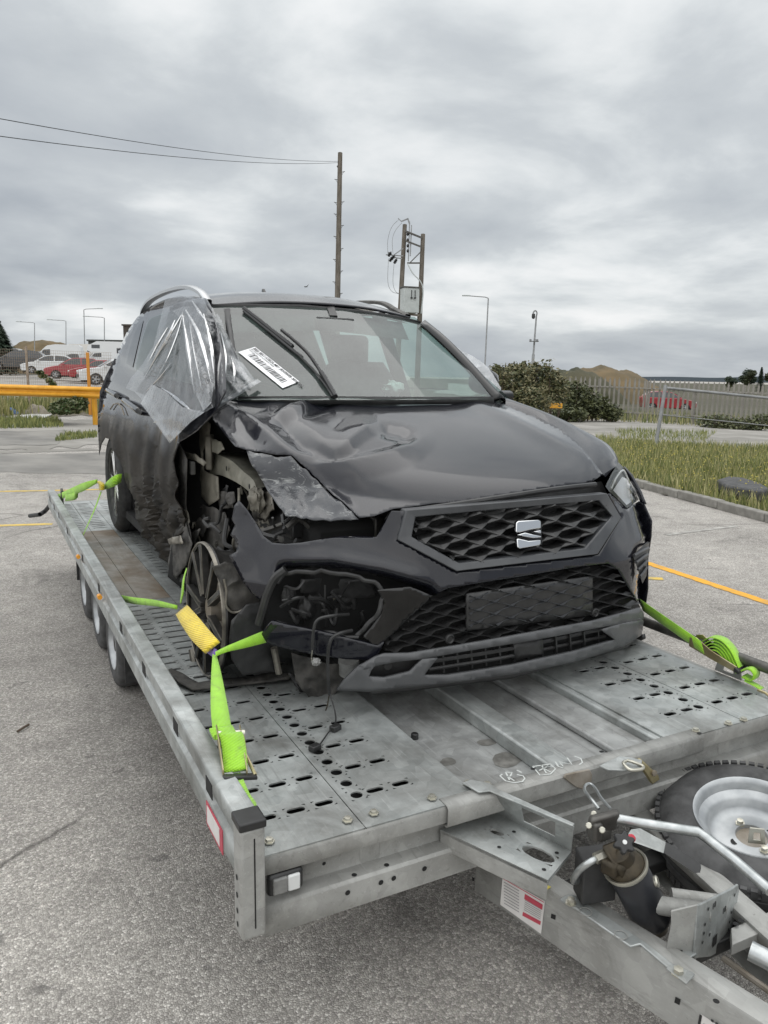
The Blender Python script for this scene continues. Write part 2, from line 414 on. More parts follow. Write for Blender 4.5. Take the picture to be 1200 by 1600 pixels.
def webbing(name, c, c2, rib=90):
    m, t, b = newmat(name); co = coords(t)
    f = nz(t, co, 14, 5, .6); bc = ramp(t, f, [(.3, c2), (.65, c)])
    b.inputs['Roughness'].default_value = .62; b.inputs['Sheen Weight'].default_value = .3
    wv = tn(t, 'ShaderNodeTexWave', Scale=rib, bands_direction='DIAGONAL', Distortion=.3); t.links.new(co, wv.inputs['Vector'])
    bc = tmix(t, 1.0, bc, ramp(t, wv.outputs['Fac'], [(.2, .74), (.6, 1.0)]), 'MULTIPLY')
    dr = ramp(t, nz(t, co, 30, 6, .7), [(.55, 0), (.72, .45)]); t.links.new(tmix(t, dr, bc, (.12, .12, .06)), b.inputs['Base Color'])
    bump(t, b, wv.outputs['Fac'], .6, .003)
webbing('strap_green', (.42, .86, .025), (.30, .64, .02))
webbing('strap_yellow', (.92, .70, .035), (.74, .54, .03), 40)
webbing('strap_purple', (.20, .10, .52), (.14, .07, .4))
def film(name, amount, tint=(.80, .83, .86)):
    m, t, b = newmat(name); t.nodes.remove(b); o = t.nodes['Material Output']; co = coords(t)
    tr = t.nodes.new('ShaderNodeBsdfTransparent'); tr.inputs[0].default_value = (.93, .94, .95, 1)
    di = t.nodes.new('ShaderNodeBsdfDiffuse'); di.inputs[0].default_value = c4(tint)
    tl = t.nodes.new('ShaderNodeBsdfTranslucent'); tl.inputs[0].default_value = c4(tint)
    gl = t.nodes.new('ShaderNodeBsdfGlossy'); gl.inputs['Roughness'].default_value = .10
    a = t.nodes.new('ShaderNodeMixShader'); a.inputs[0].default_value = .45; t.links.new(di.outputs[0], a.inputs[1]); t.links.new(tl.outputs[0], a.inputs[2])
    f = ramp(t, nz(t, coords(t, 'Object', (1, 1, .35)), 7, 6, .65, .8), [(.3, max(0, amount-.17)), (.75, min(1, amount+.2))])
    c = t.nodes.new('ShaderNodeMixShader'); t.links.new(f, c.inputs[0]); t.links.new(tr.outputs[0], c.inputs[1]); t.links.new(a.outputs[0], c.inputs[2])
    fr = tn(t, 'ShaderNodeFresnel', IOR=1.55)
    d = t.nodes.new('ShaderNodeMixShader'); t.links.new(fr.outputs[0], d.inputs[0]); t.links.new(c.outputs[0], d.inputs[1]); t.links.new(gl.outputs[0], d.inputs[2])
    t.links.new(d.outputs[0], o.inputs[0])
    bp = tn(t, 'ShaderNodeBump', Strength=.35, Distance=.01); t.links.new(nz(t, coords(t, 'Object', (1, 1, .3)), 22, 5, .6, .8), bp.inputs['Height'])
    for s_ in (gl, fr, di): t.links.new(bp.outputs[0], s_.inputs['Normal'])
film('plastic_film', .20); film('film_dense', .36); film('film_fold', .72, (.86, .88, .90))
def glass(name, tint, haze=.06, ior=1.5):
    m, t, b = newmat(name); t.nodes.remove(b); o = t.nodes['Material Output']
    tr = t.nodes.new('ShaderNodeBsdfTransparent'); tr.inputs[0].default_value = c4(tint)
    gl = t.nodes.new('ShaderNodeBsdfGlossy'); gl.inputs['Roughness'].default_value = .015
    di = t.nodes.new('ShaderNodeBsdfDiffuse'); di.inputs[0].default_value = (.50, .60, .56, 1)
    c = t.nodes.new('ShaderNodeMixShader'); t.links.new(tr.outputs[0], c.inputs[1]); t.links.new(di.outputs[0], c.inputs[2])
    t.links.new(ramp(t, nz(t, coords(t), 4, 6, .6), [(.3, haze*.6), (.7, haze*1.5)]), c.inputs[0])
    fr = tn(t, 'ShaderNodeFresnel', IOR=ior)
    d = t.nodes.new('ShaderNodeMixShader'); t.links.new(fr.outputs[0], d.inputs[0]); t.links.new(c.outputs[0], d.inputs[1]); t.links.new(gl.outputs[0], d.inputs[2])
    t.links.new(d.outputs[0], o.inputs[0])
glass('windscreen_glass', (.68, .85, .79), .075, 1.8); glass('side_glass', (.55, .66, .64), .12, 1.6); glass('lamp_glass', (.93, .95, .96), .04, 1.5)
pm('seat_fabric', .05, .085, 30, .9)
pm('dash', .03, .05, 30, .75)
pm('far_glass', (.025, .03, .034), None, rough=.08, spec=.7)
pm('wood_pole', (.085, .072, .055), (.16, .14, .115), 3, .85, stretch=(4, 4, .3), bmp=.3, bscale=20)
pm('lamp_post', (.20, .205, .205), (.28, .285, .285), 5, .55, metal=.3)
pm('cabinet', (.40, .43, .42), (.48, .51, .50), 3, .6)
pm('yellow_steel', (.62, .29, .015), (.74, .37, .03), 5, .55)
pm('orange_post', (.55, .23, .03), None, rough=.6)
pm('mesh_wire', (.22, .16, .11), (.34, .28, .22), 8, .6)
pm('pale', (.19, .178, .155), (.29, .275, .245), 3, .7, stretch=(3, 3, .5))
pm('kerb', (.17, .162, .145), (.28, .27, .245), 7, .85, bmp=.4, bscale=50)
pm('line_yellow', (.60, .42, .09), (.34, .29, .16), 12, .8, lo=.45, hi=.7)
pm('line_orange', (.72, .36, .03), (.45, .27, .08), 9, .8, lo=.5, hi=.75)
pm('line_white', (.42, .41, .38), (.25, .24, .22), 9, .85, lo=.4, hi=.6)
pm('concrete', (.20, .19, .17), (.32, .305, .28), .8, .9, bmp=.4, bscale=30)
pm('soil', (.085, .075, .058), (.17, .15, .115), 1.5, .95, bmp=.5, bscale=12)
pm('wet_patch', (.12, .115, .105), (.22, .21, .19), 1.2, .7)
pm('mound_grass', (.085, .068, .036), (.15, .105, .05), .35, .95, bmp=.6, bscale=3)
pm('mound_green', (.035, .038, .018), (.075, .066, .036), .3, .95)
pm('grass_a', (.12, .15, .045), None, rough=.7); pm('grass_b', (.25, .26, .085), None, rough=.75); pm('grass_c', (.40, .37, .18), None, rough=.8)
pm('flower_yellow', (.42, .36, .07), None, rough=.7)
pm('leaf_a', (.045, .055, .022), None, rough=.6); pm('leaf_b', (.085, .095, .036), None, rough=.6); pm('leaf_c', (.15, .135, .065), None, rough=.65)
pm('leaf_ivy', (.06, .105, .03), None, rough=.5)
pm('conifer', (.022, .042, .022), None, rough=.7); pm('twig', (.10, .075, .055), None, rough=.9)
pm('far_tree', (.045, .065, .04), None, rough=.8)
pm('far_land', (.055, .07, .082), None, rough=1)
pm('shed_dark', (.055, .06, .058), None, rough=.7); pm('shed_brown', (.075, .062, .05), None, rough=.8)
pm('blue_bag', (.03, .09, .28), (.06, .15, .4), 20, .5); pm('sack', (.16, .14, .105), (.26, .235, .19), 9, .9); pm('white_card', (.45, .45, .43), None, rough=.7)
pm('bird', .05, None, rough=.8)
def bgpaint(n, c): pm(n, c, None, rough=.3, coat=.8)
bgpaint('bg_black', (.018, .02, .022)); bgpaint('bg_white', (.62, .63, .63)); bgpaint('bg_red', (.30, .012, .022)); bgpaint('bg_silver', (.38, .39, .40)); bgpaint('bg_cream', (.6, .58, .54)); bgpaint('bg_grey', (.2, .21, .22))
# ------------------------------------------------------------------ ground
def build_ground():
    # one sheet to the horizon, finer near the camera
    m = MB(); rs = [0.0]
    r = 0.6
    while r < 4200: rs.append(r); r *= 1.16
    rs.append(4500); na = 96; rows = []
    for r in rs:
        rows.append([V((CAM.x+r*sin(2*pi*k/na), CAM.y+r*cos(2*pi*k/na), 0)) for k in range(na+1)])
    for row in rows:
        for q in row: q.z = gz(q.x, q.y)
    m.grid([[tuple(q) for q in r] for r in rows])
    m.f = [f for f in m.f]
    o = m.build('ground', 'asphalt', smooth=180); struct(o); return o
ground = build_ground()
def flat(name, corners_px, mat, lift=.004, sub=6, kind=True, parent=None):
    # a sheet on the ground whose corners are given by where they lie in the lot
    P4 = [G(u, v) for u, v in corners_px]; m = MB(); rows = []
    for i in range(sub+1):
        a = P4[0].lerp(P4[3], i/sub); b = P4[1].lerp(P4[2], i/sub); row = []
        for j in range(sub*8+1):
            q = a.lerp(b, j/(sub*8)); e_ = abs(i/sub-.5)*2; q = q+(P4[3]-P4[0])*(.16*e_*noise.noise(V((q.x*.9, q.y*.9, 3)))+.08*e_*noise.noise(V((q.x*3, q.y*3, 5)))); row.append((q.x, q.y, gz(q.x, q.y)+lift))
        rows.append(row)
    m.grid(rows); o = m.build(name, mat, parent, smooth=0)
    if kind and parent is None: struct(o)
    return o
def line_on_ground(name, a_px, b_px, width, mat, lift=.004, n=40):
    a, b = G(*a_px), G(*b_px); d = (b-a); d.z = 0; d.normalize(); s = V((-d.y, d.x, 0))*width/2; rows = [[], []]
    rr = random.Random(int(a_px[0]+b_px[1]))
    for i in range(n+1):
        q = a.lerp(b, i/n); j = rr.uniform(-.1, .1)*width
        for k, sg in ((0, 1), (1, -1)):
            e = q+s*sg+V((s.x, s.y, 0))*rr.uniform(-.12, .12); rows[k].append((e.x, e.y, gz(e.x, e.y)+lift))
    m = MB(); m.grid(rows); o = m.build(name, mat, smooth=0); return struct(o)
line_on_ground('painted_line', (1008, 879), (1260, 962), .10, 'line_orange')
line_on_ground('painted_line', (1000, 903), (1036, 905), .09, 'line_yellow')
line_on_ground('painted_line', (-40, 769), (160, 765), .09, 'line_yellow')
line_on_ground('painted_line', (-40, 823), (82, 819), .10, 'line_yellow')
line_on_ground('painted_line', (-40, 708), (150, 702), .35, 'concrete')
line_on_ground('painted_line', (1040, 836), (1150, 822), .08, 'line_white')
# worn concrete strip and dirt in front of the yellow barrier
flat('concrete_strip', [(-60, 660), (230, 652), (230, 700), (-60, 704)], 'concrete')
flat('wet_ground', [(-60, 676), (105, 672), (90, 697), (-60, 699)], 'wet_patch', .008)
flat('wet_ground', [(-60, 713), (170, 707), (170, 738), (-60, 741)], 'wet_patch', .004)
flat('soil_strip', [(-60, 655), (230, 646), (230, 619), (-60, 622)], 'soil', .012)
# ------------------------------------------------------------------ trailer
trailer = thing('car_trailer', 'long galvanised steel car transporter trailer carrying the wrecked black car', 'trailer', (0, 2.7, -H))
def slot_ring(cx, cy, w, h, n=4):
    # slot outline, 4n points, counter-clockwise starting right-middle
    r = min(w, h)/2; pts = []
    for k, (sx, sy, a0) in enumerate(((1, 1, 0), (-1, 1, pi/2), (-1, -1, pi), (1, -1, 1.5*pi))):
        for j in range(n):
            a = a0+(pi/2)*j/(n-1); pts.append((cx+sx*(w/2-r)+r*cos(a), cy+sy*(h/2-r)+r*sin(a)))
    return pts
def rect_ring(x0, x1, y0, y1, n=4):
    pts = []
    cs = [(x1, y1), (x0, y1), (x0, y0), (x1, y0)]; mids = [(x1, (y0+y1)/2), ((x0+x1)/2, y1), (x0, (y0+y1)/2), ((x0+x1)/2, y0)]
    for k in range(4):
        a, c, b = mids[k], cs[k], mids[(k+1) % 4]
        for j in range(n):
            t = j/(n-1)
            if t <= .5: pts.append((a[0]+(c[0]-a[0])*t*2, a[1]+(c[1]-a[1])*t*2))
            else: pts.append((c[0]+(b[0]-c[0])*(t*2-1), c[1]+(b[1]-c[1])*(t*2-1)))
    return pts
def holed(m, x0, x1, y0, y1, z, th, cols):
    """perforated plate: cols = [(xa, xb, [(cy, cx, w, h), ...])], every hole a real opening with walls"""
    def quad(a, b, c, d): m.add([(a, c, z), (b, c, z), (b, d, z), (a, d, z)], [(0, 1, 2, 3)])
    xs = x0
    for xa, xb, holes in cols:
        if xa > xs+1e-6: quad(xs, xa, y0, y1)
        xs = xb; ys = y0
        for (cy, cx, w_, h_) in sorted(holes):
            ya, yb = cy-h_*.5-.008, cy+h_*.5+.008
            if ya > ys+1e-6: quad(xa, xb, ys, ya)
            elif ya < ys: ya = ys
            ys = yb; A = rect_ring(xa, xb, ya, yb); B = slot_ring(cx, cy, w_, h_); n = len(A)
            m.add([(p_[0], p_[1], z) for p_ in A]+[(p_[0], p_[1], z) for p_ in B]+[(p_[0], p_[1], z-th) for p_ in B],
                  [f for k in range(n) for f in ((k, (k+1) % n, n+(k+1) % n, n+k), (n+k, n+(k+1) % n, 2*n+(k+1) % n, 2*n+k))])
        if ys < y1-1e-6: quad(xa, xb, ys, y1)
    if xs < x1-1e-6: quad(xs, x1, y0, y1)
    m.box(x0, x1, y0, y0+.003, z-th-.02, z-.0005); m.box(x0, x1, y1-.003, y1, z-th-.02, z-.0005)
    m.box(x0, x0+.002, y0, y1, z-th-.02, z-.0005); m.box(x1-.002, x1, y0, y1, z-th-.02, z-.0005)
def fr(a, b, st): 
    r = []; q = a
    while q < b: r.append(q); q += st
    return r
LT = 5.42
for sgn in (-1, 1):
    def panel(xa, xb, ya, yb, cols, mat='galvanised', z=0.0):
        m = MB(); C2 = []
        for cxx, w_, h_, ys in cols:
            cxx *= sgn; C2.append((cxx-w_/2-.006, cxx+w_/2+.006, [(y, cxx, w_, h_) for y in ys]))
        C2.sort(); a, b = sorted((xa*sgn, xb*sgn)); holed(m, a, b, ya, yb, z, .004, C2); m.build('deck_panel', mat, trailer, smooth=0)
    R1 = fr(.148, 1.14, .14); R2 = fr(1.24, 2.18, .073); RB = fr(.147, 2.1, .066)
    panel(.695, .958, .0, 1.165, [(.898, .05, .022, R1), (.820, .05, .022, R1), (.742, .05, .022, R1)])
    panel(.695, .958, 1.168, 2.2, [(.905, .085, .016, R2), (.79, .085, .016, R2), (.945-.0, .012, .012, [y+.036 for y in R2])][:2])
    panel(.362, .692, .0, 2.6, [(.6485, .034, .034, RB), (.593, .05, .022, R1+fr(1.24, 2.5, .14)), (.515, .05, .022, R1+fr(1.24, 2.5, .14))])
    panel(.845, .958, 2.203, 4.05, [], 'plate_brown'); panel(.695, .842, 2.203, 4.05, [], 'plate_brown')
    panel(.362, .692, 2.603, 4.05, [(.61, .05, .02, fr(2.7, 4, .075)), (.52, .085, .016, fr(2.7, 4, .11))])
    panel(.845, .958, 4.053, LT, [(.90, .075, .018, fr(4.15, 5.3, .07))]); panel(.695, .842, 4.053, LT, [(.77, .09, .018, fr(4.15, 5.3, .07))])
    panel(.362, .692, 4.053, LT, [(.60, .07, .018, fr(4.15, 5.3, .09)), (.45, .07, .018, fr(4.15, 5.3, .09))])
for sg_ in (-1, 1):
    m = MB(); a_, b_ = sorted((sg_*.364, sg_*.90)); m.box(a_, b_, .07, LT-.03, -.034, -.028); m.build('slot_dark_sheet', 'void', trailer, smooth=0)  # black sheets added under the panels so the slots read dark
# centre well: lower floor plates with raised channels
m = MB(); m.box(-.36, .36, .06, LT, -.062, -.052); m.build('well_floor', 'galvanised_worn', trailer, smooth=0)
for x0, x1 in ((-.075, .008), (.335, .362)):
    m = MB(); m.box(x0, x1, .03, LT, -.052, -.004); m.build('well_channel', 'galvanised', trailer, bevel=.006)
m = MB(); m.box(-.362, -.352, .03, LT, -.052, -.003); m.build('well_channel', 'galvanised', trailer, bevel=.003)
m = MB(); m.box(.20, .335, .03, LT, -.05, -.028); m.build('well_channel', 'galvanised_worn', trailer, bevel=.006)
for u, v in ((905, 1101), (750, 1132), (648, 1151)):
    q = P(u, v, z=-.045); m = MB(); m.tube([q+V((0, 0, -.012)), q+V((0, 0, .012))], .013, 8); m.build('bolt', 'cap_black', trailer, bevel=.003)
# front edge: folded lip, recessed web, lower channel
m = MB()
prof = [(0.02, -.0015), (0.0, -.004), (-.004, -.012), (-.002, -.05), (.035, -.058), (.045, -.10), (.040, -.125), (.0, -.128), (-.006, -.136), (-.006, -.205), (.02, -.21), (.06, -.21)]
m.grid([[(x, y, z) for y, z in prof] for x in (-.962, -.5, 0, .5, .962)]); m.build('front_beam', 'galvanised_dull', trailer, smooth=35, solid=.004)
m = MB()
prof = [(.30-.27, .0035), (.008, .0035), (-.010, .002), (-.016, -.006), (-.016, -.052), (-.008, -.060), (.02, -.062)]
m.grid([[(x, y, z) for y, z in prof] for x in (-.462, 0, .488)]); m.build('front_cover_plate', 'galvanised_dull', trailer, smooth=35, solid=.004)
for u, v in ((420.7, 1314), (543, 1281), (584, 1270), (675, 1246), (1138, 1130), (1162, 1124), (1087, 1141), (731, 1224), (761, 1226)):
    q = P(u, v, z=.005); m = MB(); m.lathe([(0, .014), (.003, .014), (.0032, .010), (.009, .0095), (.0095, 0)], q-V((0,0,.002)), (0, 0, 1), 6); m.build('bolt', 'zinc', trailer, smooth=20)
def hole_on(u, v, y, w_=.014, h_=.014, normal='y', z=None, nm='hole'):
    q = P(u, v, y=y) if normal == 'y' else P(u, v, z=z); m = MB()
    if normal == 'y': m.add([(q.x+a, y-.0012, q.z+b) for a, b in slot_ring(0, 0, w_, h_)], [tuple(range(16))])
    else: m.add([(q.x+a, q.y+b, z+.0012) for a, b in slot_ring(0, 0, w_, h_)], [tuple(range(16))])
    m.build(nm, 'void', trailer, smooth=0)
for u, v in ((543, 1394.6), (595, 1378.6), (615, 1372), (663, 1357)): hole_on(u, v, -.0062)
for u, v in ((553.5, 1367.5), (604, 1352)): hole_on(u, v, 0, normal='z', z=-.1275)
hole_on(506, 1349, .044, .01, .01)
for u, v in ((1093, 1146), (940, 1175), (833, 1202)): hole_on(u, v, 0, .016, .012, normal='z', z=.0036)
# side rails, posts
for sgn in (-1, 1):
    m = MB(); prof = [(-.962, .0), (-.962, .104), (-.966, .108), (-1.014, .108), (-1.018, .104), (-1.018, .062), (-1.008, .052), (-1.008, .040), (-1.020, .030), (-1.020, -.030), (-1.012, -.036), (-.985, -.036)]
    if sgn < 0:
        m.grid([[(x, y, z) for x, z in (prof[::-1])] for y in (0, .9, 1.9, 2.2, 3.2, 4.1, 4.7, LT)])
        m.build('side_rail', 'galvanised', trailer, smooth=35, solid=.004)
        m = MB(); m.box(-.915, -.905, .04, LT, -.13, -.064); m.build('side_beam', 'galvanised_dull', trailer, bevel=.003)
        for y in (.24, .62, 1.12, 1.62, 2.28, 2.95, 3.8, 4.4, 4.8, 5.2):
            m = MB(); m.box(-1.0195, -1.0175, y-.03, y+.03, .045, .085); m.build('lashing_slot', 'void', trailer, smooth=0)
        for y in (2.16, 3.05):
            m = MB(); m.tube([(-1.03, y, .05), (-1.03, y+.03, .05)], .012, 8); m.build('side_marker', 'lens_orange', trailer, smooth=40)
    else:
        m = MB(); m.tube([(.985, 0, .085), (.985, LT, .085)], .02, 10); m.build('side_rail', 'dark_metal', trailer)
        for y in (.30, .93, 1.9, 2.9, 3.9, 4.9):
            m = MB(); m.ring([(.985, y-.06, .0), (.985, y+.06, .0), (.985, y+.045, .07), (.985, y-.045, .07)], [(.985, y-.022, .012), (.985, y+.022, .012), (.985, y+.022, .048), (.985, y-.022, .048)], (.006, 0, 0)); m.build('rail_bracket', 'galvanised_dull', trailer, bevel=.002)
        m = MB(); m.box(.958, .99, .0, LT, -.14, -.004); m.build('side_skirt', 'galvanised_dull', trailer, bevel=.004)
# corner post with cap and slit
m = MB(); m.box(-1.021, -.963, -.036, .024, -.176, .098); m.build('corner_post', 'galvanised_dull', trailer, bevel=.007, segs=3)
m = MB(); m.box(-1.024, -.960, -.039, .027, .097, .118); m.build('post_cap', 'cap_black', trailer, bevel=.004)
m = MB(); m.box(-.9905, -.9875, -.0372, -.0355, -.15, .075); m.build('slit', 'void', trailer, smooth=0)
for z in (-.03, -.075, -.115, -.15):
    m = MB(); m.add([(-1.0222, -.004+a, z+b) for a, b in slot_ring(0, 0, .012, .014)], [tuple(range(15, -1, -1))]); m.build('hole', 'void', trailer, smooth=0)
m = MB(); m.box(-1.0225, -1.0205, .11, .26, -.045, .02); m.build('side_sticker', 'label_red', trailer, smooth=0)
m = MB(); m.box(-1.0235, -1.0225, .135, .25, -.036, .012); m.build('sticker_field', 'label_white', trailer, smooth=0)
# front position lamp
lamp = MB(); q = P(447, 1380, y=-.004); lamp.box(q.x-.045, q.x+.045, -.006, .035, q.z-.028, q.z+.030); lamp = lamp.build('position_lamp', 'cap_black', trailer, bevel=.012, segs=4)
m = MB(); m.box(q.x-.034, q.x+.003, -.012, .0, q.z-.020, q.z+.021); m.build('lens', 'lens_grey', lamp, bevel=.004)
m = MB(); m.box(q.x+.003, q.x+.034, -.012, .0, q.z-.020, q.z+.021); m.build('lens', 'lens_white', lamp, bevel=.004)
m = MB(); m.box(.955, .972, -.008, .01, -.10, -.05); m.build('position_lamp', 'cap_black', trailer, bevel=.005)
# axles and wheels
TR = .235
def trailer_wheel(y, x, sgn):
    ty = MB(); W = .19
    prof = [(0, .135), (0.004, .15), (-.006, .18), (0, TR-.025), (.012, TR-.008), (.03, TR), (W-.03, TR), (W-.012, TR-.008), (W, TR-.025), (W, .14)]
    ty.lathe([(h*-sgn, r) for h, r in prof], (x, y, -H+TR), (1, 0, 0), 40)
    t = ty.build('wheel', 'rubber_dusty', trailer, recalc=False)
    r = MB(); r.lathe([(0.006*-sgn, .142), (-.002*-sgn, .138), (.01*-sgn, .13), (.03*-sgn, .122), (.075*-sgn, .11), (.08*-sgn, .05), (.05*-sgn, .045), (.05*-sgn, 0)], (x, y, -H+TR), (1, 0, 0), 36); r.build('rim', 'steel_rim', t)
    h = MB(); h.lathe([(.05*-sgn, .045), (.012*-sgn, .042), (.008*-sgn, 0)], (x, y, -H+TR), (1, 0, 0), 20); h.build('hub_cap', 'cap_black', t)
for y in (2.62, 3.26, 3.905):
    for sgn in (-1, 1): trailer_wheel(y, sgn*.925, sgn)
    m = MB(); m.tube([(-.8, y, -H+TR), (.8, y, -H+TR)], .035, 12); m.build('axle', 'galvanised_dull', trailer)
for sgn in (-1, 1):
    x = .66*sgn; m = MB(); m.box(x-.03, x+.03, .04, LT-.05, -.2, -.03); m.build('chassis_rail', 'galvanised_dull', trailer, bevel=.005)
for y in (.6, 1.2, 1.9, 4.4, 5.0): 
    m = MB(); m.box(-.9, .9, y-.03, y+.03, -.12, -.065); m.build('cross_member', 'galvanised_dull', trailer, bevel=.005)
for y in (2.18, 4.28):
    m = MB(); m.box(-.93, -.74, y-.006, y+.006, -.40, -.06); m.build('mud_flap', 'rubber', trailer)
m = MB(); m.box(-.96, .96, LT-.01, LT+.02, -.15, .0); m.build('rear_beam', 'galvanised_dull', trailer, bevel=.005)
m = MB(); m.tube([P(78, 790, x=-1.0), P(70, 799, x=-1.03), P(62, 804, x=-1.08), P(47, 806, x=-1.14)], .019, 10); m.build('ramp_handle', 'rubber', trailer)
for cu_, cv_, ru_, rv_ in ((790, 1187, 24, 11), (760, 1160, 14, 5), (700, 1190, 12, 6)):
    m = MB(); ring_ = [P(cu_+ru_*(1+.3*noise.noise(V((cos(t_)*1.5, sin(t_)*1.5, cu_))))*cos(t_), cv_+rv_*(1+.3*noise.noise(V((cos(t_)*1.5, sin(t_)*1.5, cv_))))*sin(t_), z=-.0508) for t_ in [2*pi*k/28 for k in range(28)]]
    m.add(ring_, [tuple(range(28))]); m.build('oil_stain', 'oil_stain', trailer, smooth=0, recalc=True)
# chalk marks on the front cover plate
def stroke(pts, name='chalk_mark', wd=.0022):
    Q = [P(u, v, z=.0048) for u, v in pts]; m = MB(); rows = [[], []]
    for i, q in enumerate(Q):
        d = (Q[min(i+1, len(Q)-1)]-Q[max(0, i-1)]).normalized(); s = V((-d.y, d.x, 0))*wd; rows[0].append(tuple(q+s)); rows[1].append(tuple(q-s))
    m.grid(rows); m.build(name, 'chalk', trailer, smooth=0)
def zp(l, ox=660, oy=1180, s=4): return [(ox+a/s, oy+b/s) for a, b in l]
stroke(zp([(500, 118), (485, 128), (520, 160), (570, 172), (625, 165), (640, 145), (630, 130), (590, 120)])); stroke(zp([(520, 105), (545, 155)])); stroke(zp([(520, 105), (560, 108), (550, 130), (530, 130), (575, 160)])); stroke(zp([(590, 92), (620, 108)]))
stroke(zp([(690, 70), (735, 125), (800, 118), (832, 85), (800, 55), (690, 70)])); stroke(zp([(730, 95), (800, 60), (755, 80), (800, 105)])); stroke(zp([(745, 62), (775, 112)]))
stroke(zp([(830, 40), (850, 70), (880, 80)])); stroke(zp([(880, 70), (855, 40), (935, 58), (905, 15)])); stroke(zp([(950, 5), (990, 20), (1000, 45), (980, 60)]))
# ------------------------------------------------------------------ drawbar (A-frame) and its gear
DZ = -.205
A0, A1 = V((-.30, .08, 0)), V((.03, -1.33, 0)); dd = (A1-A0).normalized(); dn = V((-dd.y, dd.x, 0))
if dn.x < 0: dn = -dn
DBH = .150
def dpt(t, off, z): return A0+dd*t+dn*off+V((0, 0, z))
m = MB(); prof = [(.05, DZ-DBH), (.004, DZ-DBH), (0, DZ-DBH+.004), (0, DZ-.008), (.003, DZ-.002), (.009, DZ), (.060, DZ), (.066, DZ-.004), (.066, DZ-.03)]
m.grid([[tuple(dpt(t, o, z)) for o, z in prof] for t in (0, .3, .6, .9, 1.2, 1.44)]); m.build('drawbar', 'galvanised_dull', trailer, smooth=35, solid=.004, solid_off=1)
B0, B1 = V((.30, .08, 0)), V((.03, -1.33, 0)); d2 = (B1-B0).normalized(); n2_ = V((-d2.y, d2.x, 0))
if n2_.x > 0: n2_ = -n2_
m = MB(); m.grid([[tuple(B0+d2*t+n2_*o+V((0, 0, z))) for o, z in prof] for t in (0, .5, 1.0, 1.35)]); m.build('drawbar', 'galvanised_dull', trailer, smooth=35, solid=.004)
def on_face(u, v):  # point on the outer face of the near drawbar
    D = ray(u, v); t = (A0-CAM).dot(dn)/D.dot(dn); return CAM+t*D
def face_quad(pts, mat, name, lift=.0015, parent=None):
    m = MB(); m.add([tuple(on_face(u, v)-dn*lift) for u, v in pts], [tuple(range(len(pts)))]); return m.build(name, mat, parent or trailer, smooth=0)
lab = face_quad([(786, 1370), (852, 1408), (846, 1459), (782, 1413)], 'label_white', 'warning_label')
face_quad([(821, 1396), (849, 1413), (848, 1421), (820, 1404)], 'label_red', 'label_band', .0025, lab)
face_quad([(818, 1424), (846, 1439), (845, 1445), (817, 1430)], 'label_red', 'label_band', .0025, lab)
for k in range(8):
    a = k*4.7; face_quad([(788+a*.02, 1377+a), (812, 1391+a), (812, 1392.2+a), (788+a*.02, 1378.2+a)], 'ink_grey', 'label_text', .0025, lab)
for k in range(6):
    a = k*3.0; face_quad([(821-.1*a, 1405+a), (847-.1*a, 1420+a), (847-.1*a, 1420.9+a), (821-.1*a, 1405.9+a)], 'ink_grey', 'label_text', .0025, lab)
face_quad([(786.6, 1371.5), (851, 1408.8), (851, 1410), (786.6, 1372.7)], 'label_red', 'label_text', .0025, lab)
for pts in ([(862, 1427), (869, 1430), (868, 1437), (861, 1434)], [(1056, 1557), (1064, 1561), (1062, 1570), (1054, 1566)], [(738, 1370), (742, 1371), (742, 1377), (738, 1376)]): face_quad(pts, 'void', 'hole')
face_quad([(1096, 1584), (1180, 1640), (1175, 1680), (1092, 1622)], 'label_white', 'maker_label')
face_quad([(1094, 1584), (1098, 1586), (1095, 1601), (1091, 1599)], 'ink', 'label_band', .0025)
for k, tx in enumerate((0, 7, 14, 21)):
    face_quad([(1112+tx, 1591+tx*.62), (1116+tx, 1593.5+tx*.62), (1115.5+tx, 1597+tx*.62), (1111.5+tx, 1594.5+tx*.62)], 'ink', 'label_text', .0027)
for k in range(3): face_quad([(1100, 1598+k*4), (1150, 1631+k*4), (1150, 1632+k*4), (1100, 1599+k*4)], 'ink_grey', 'label_text', .0025)
m = MB(); m.prism([P(u, v, z=DZ+.0015) for u, v in ((832, 1381), (850, 1394), (861, 1386), (848, 1380))], (0, 0, .001)); m.build('yellow_sticker', 'label_yellow', trailer, smooth=0)
# doubler plate on top of the drawbar
def top_poly(pts, z0, th, name, mat, bevel=.002):
    m = MB(); m.prism([P(u, v, z=z0) for u, v in pts], (0, 0, th)); return m.build(name, mat, trailer, bevel=bevel, recalc=True)
top_poly([(874, 1408), (884, 1402), (894, 1399), (1012, 1478), (1052, 1510), (1084, 1523), (1072, 1538), (1041, 1513), (1000, 1478), (985, 1482), (902, 1424)], DZ+.001, .006, 'doubler_plate', 'galvanised')
top_poly([(1040, 1515), (1055, 1509), (1086, 1525), (1072, 1540)], DZ+.007, .005, 'doubler_tab', 'galvanised')
for u, v, r in ((892, 1409, .015), (1060, 1519, .017)):
    q = P(u, v, z=DZ+.012); m = MB(); m.lathe([(0, r), (.003, r), (.0032, r*.68), (.013, r*.66), (.0135, 0)], q-V((0,0,.004)), (0, 0, 1), 6); m.build('bolt', 'zinc', trailer, smooth=20)
for u, v in ((915, 1425), (970, 1461)):
    q = P(u, v, z=DZ+.009); m = MB(); m.lathe([(0, .016), (.0015, .016), (.0015, .014), (0, .014)], q, (0, 0, 1), 20); m.build('punch_mark', 'galvanised_dull', trailer)
hole_on(1119, 1565, 0, .014, .014, 'z', DZ)
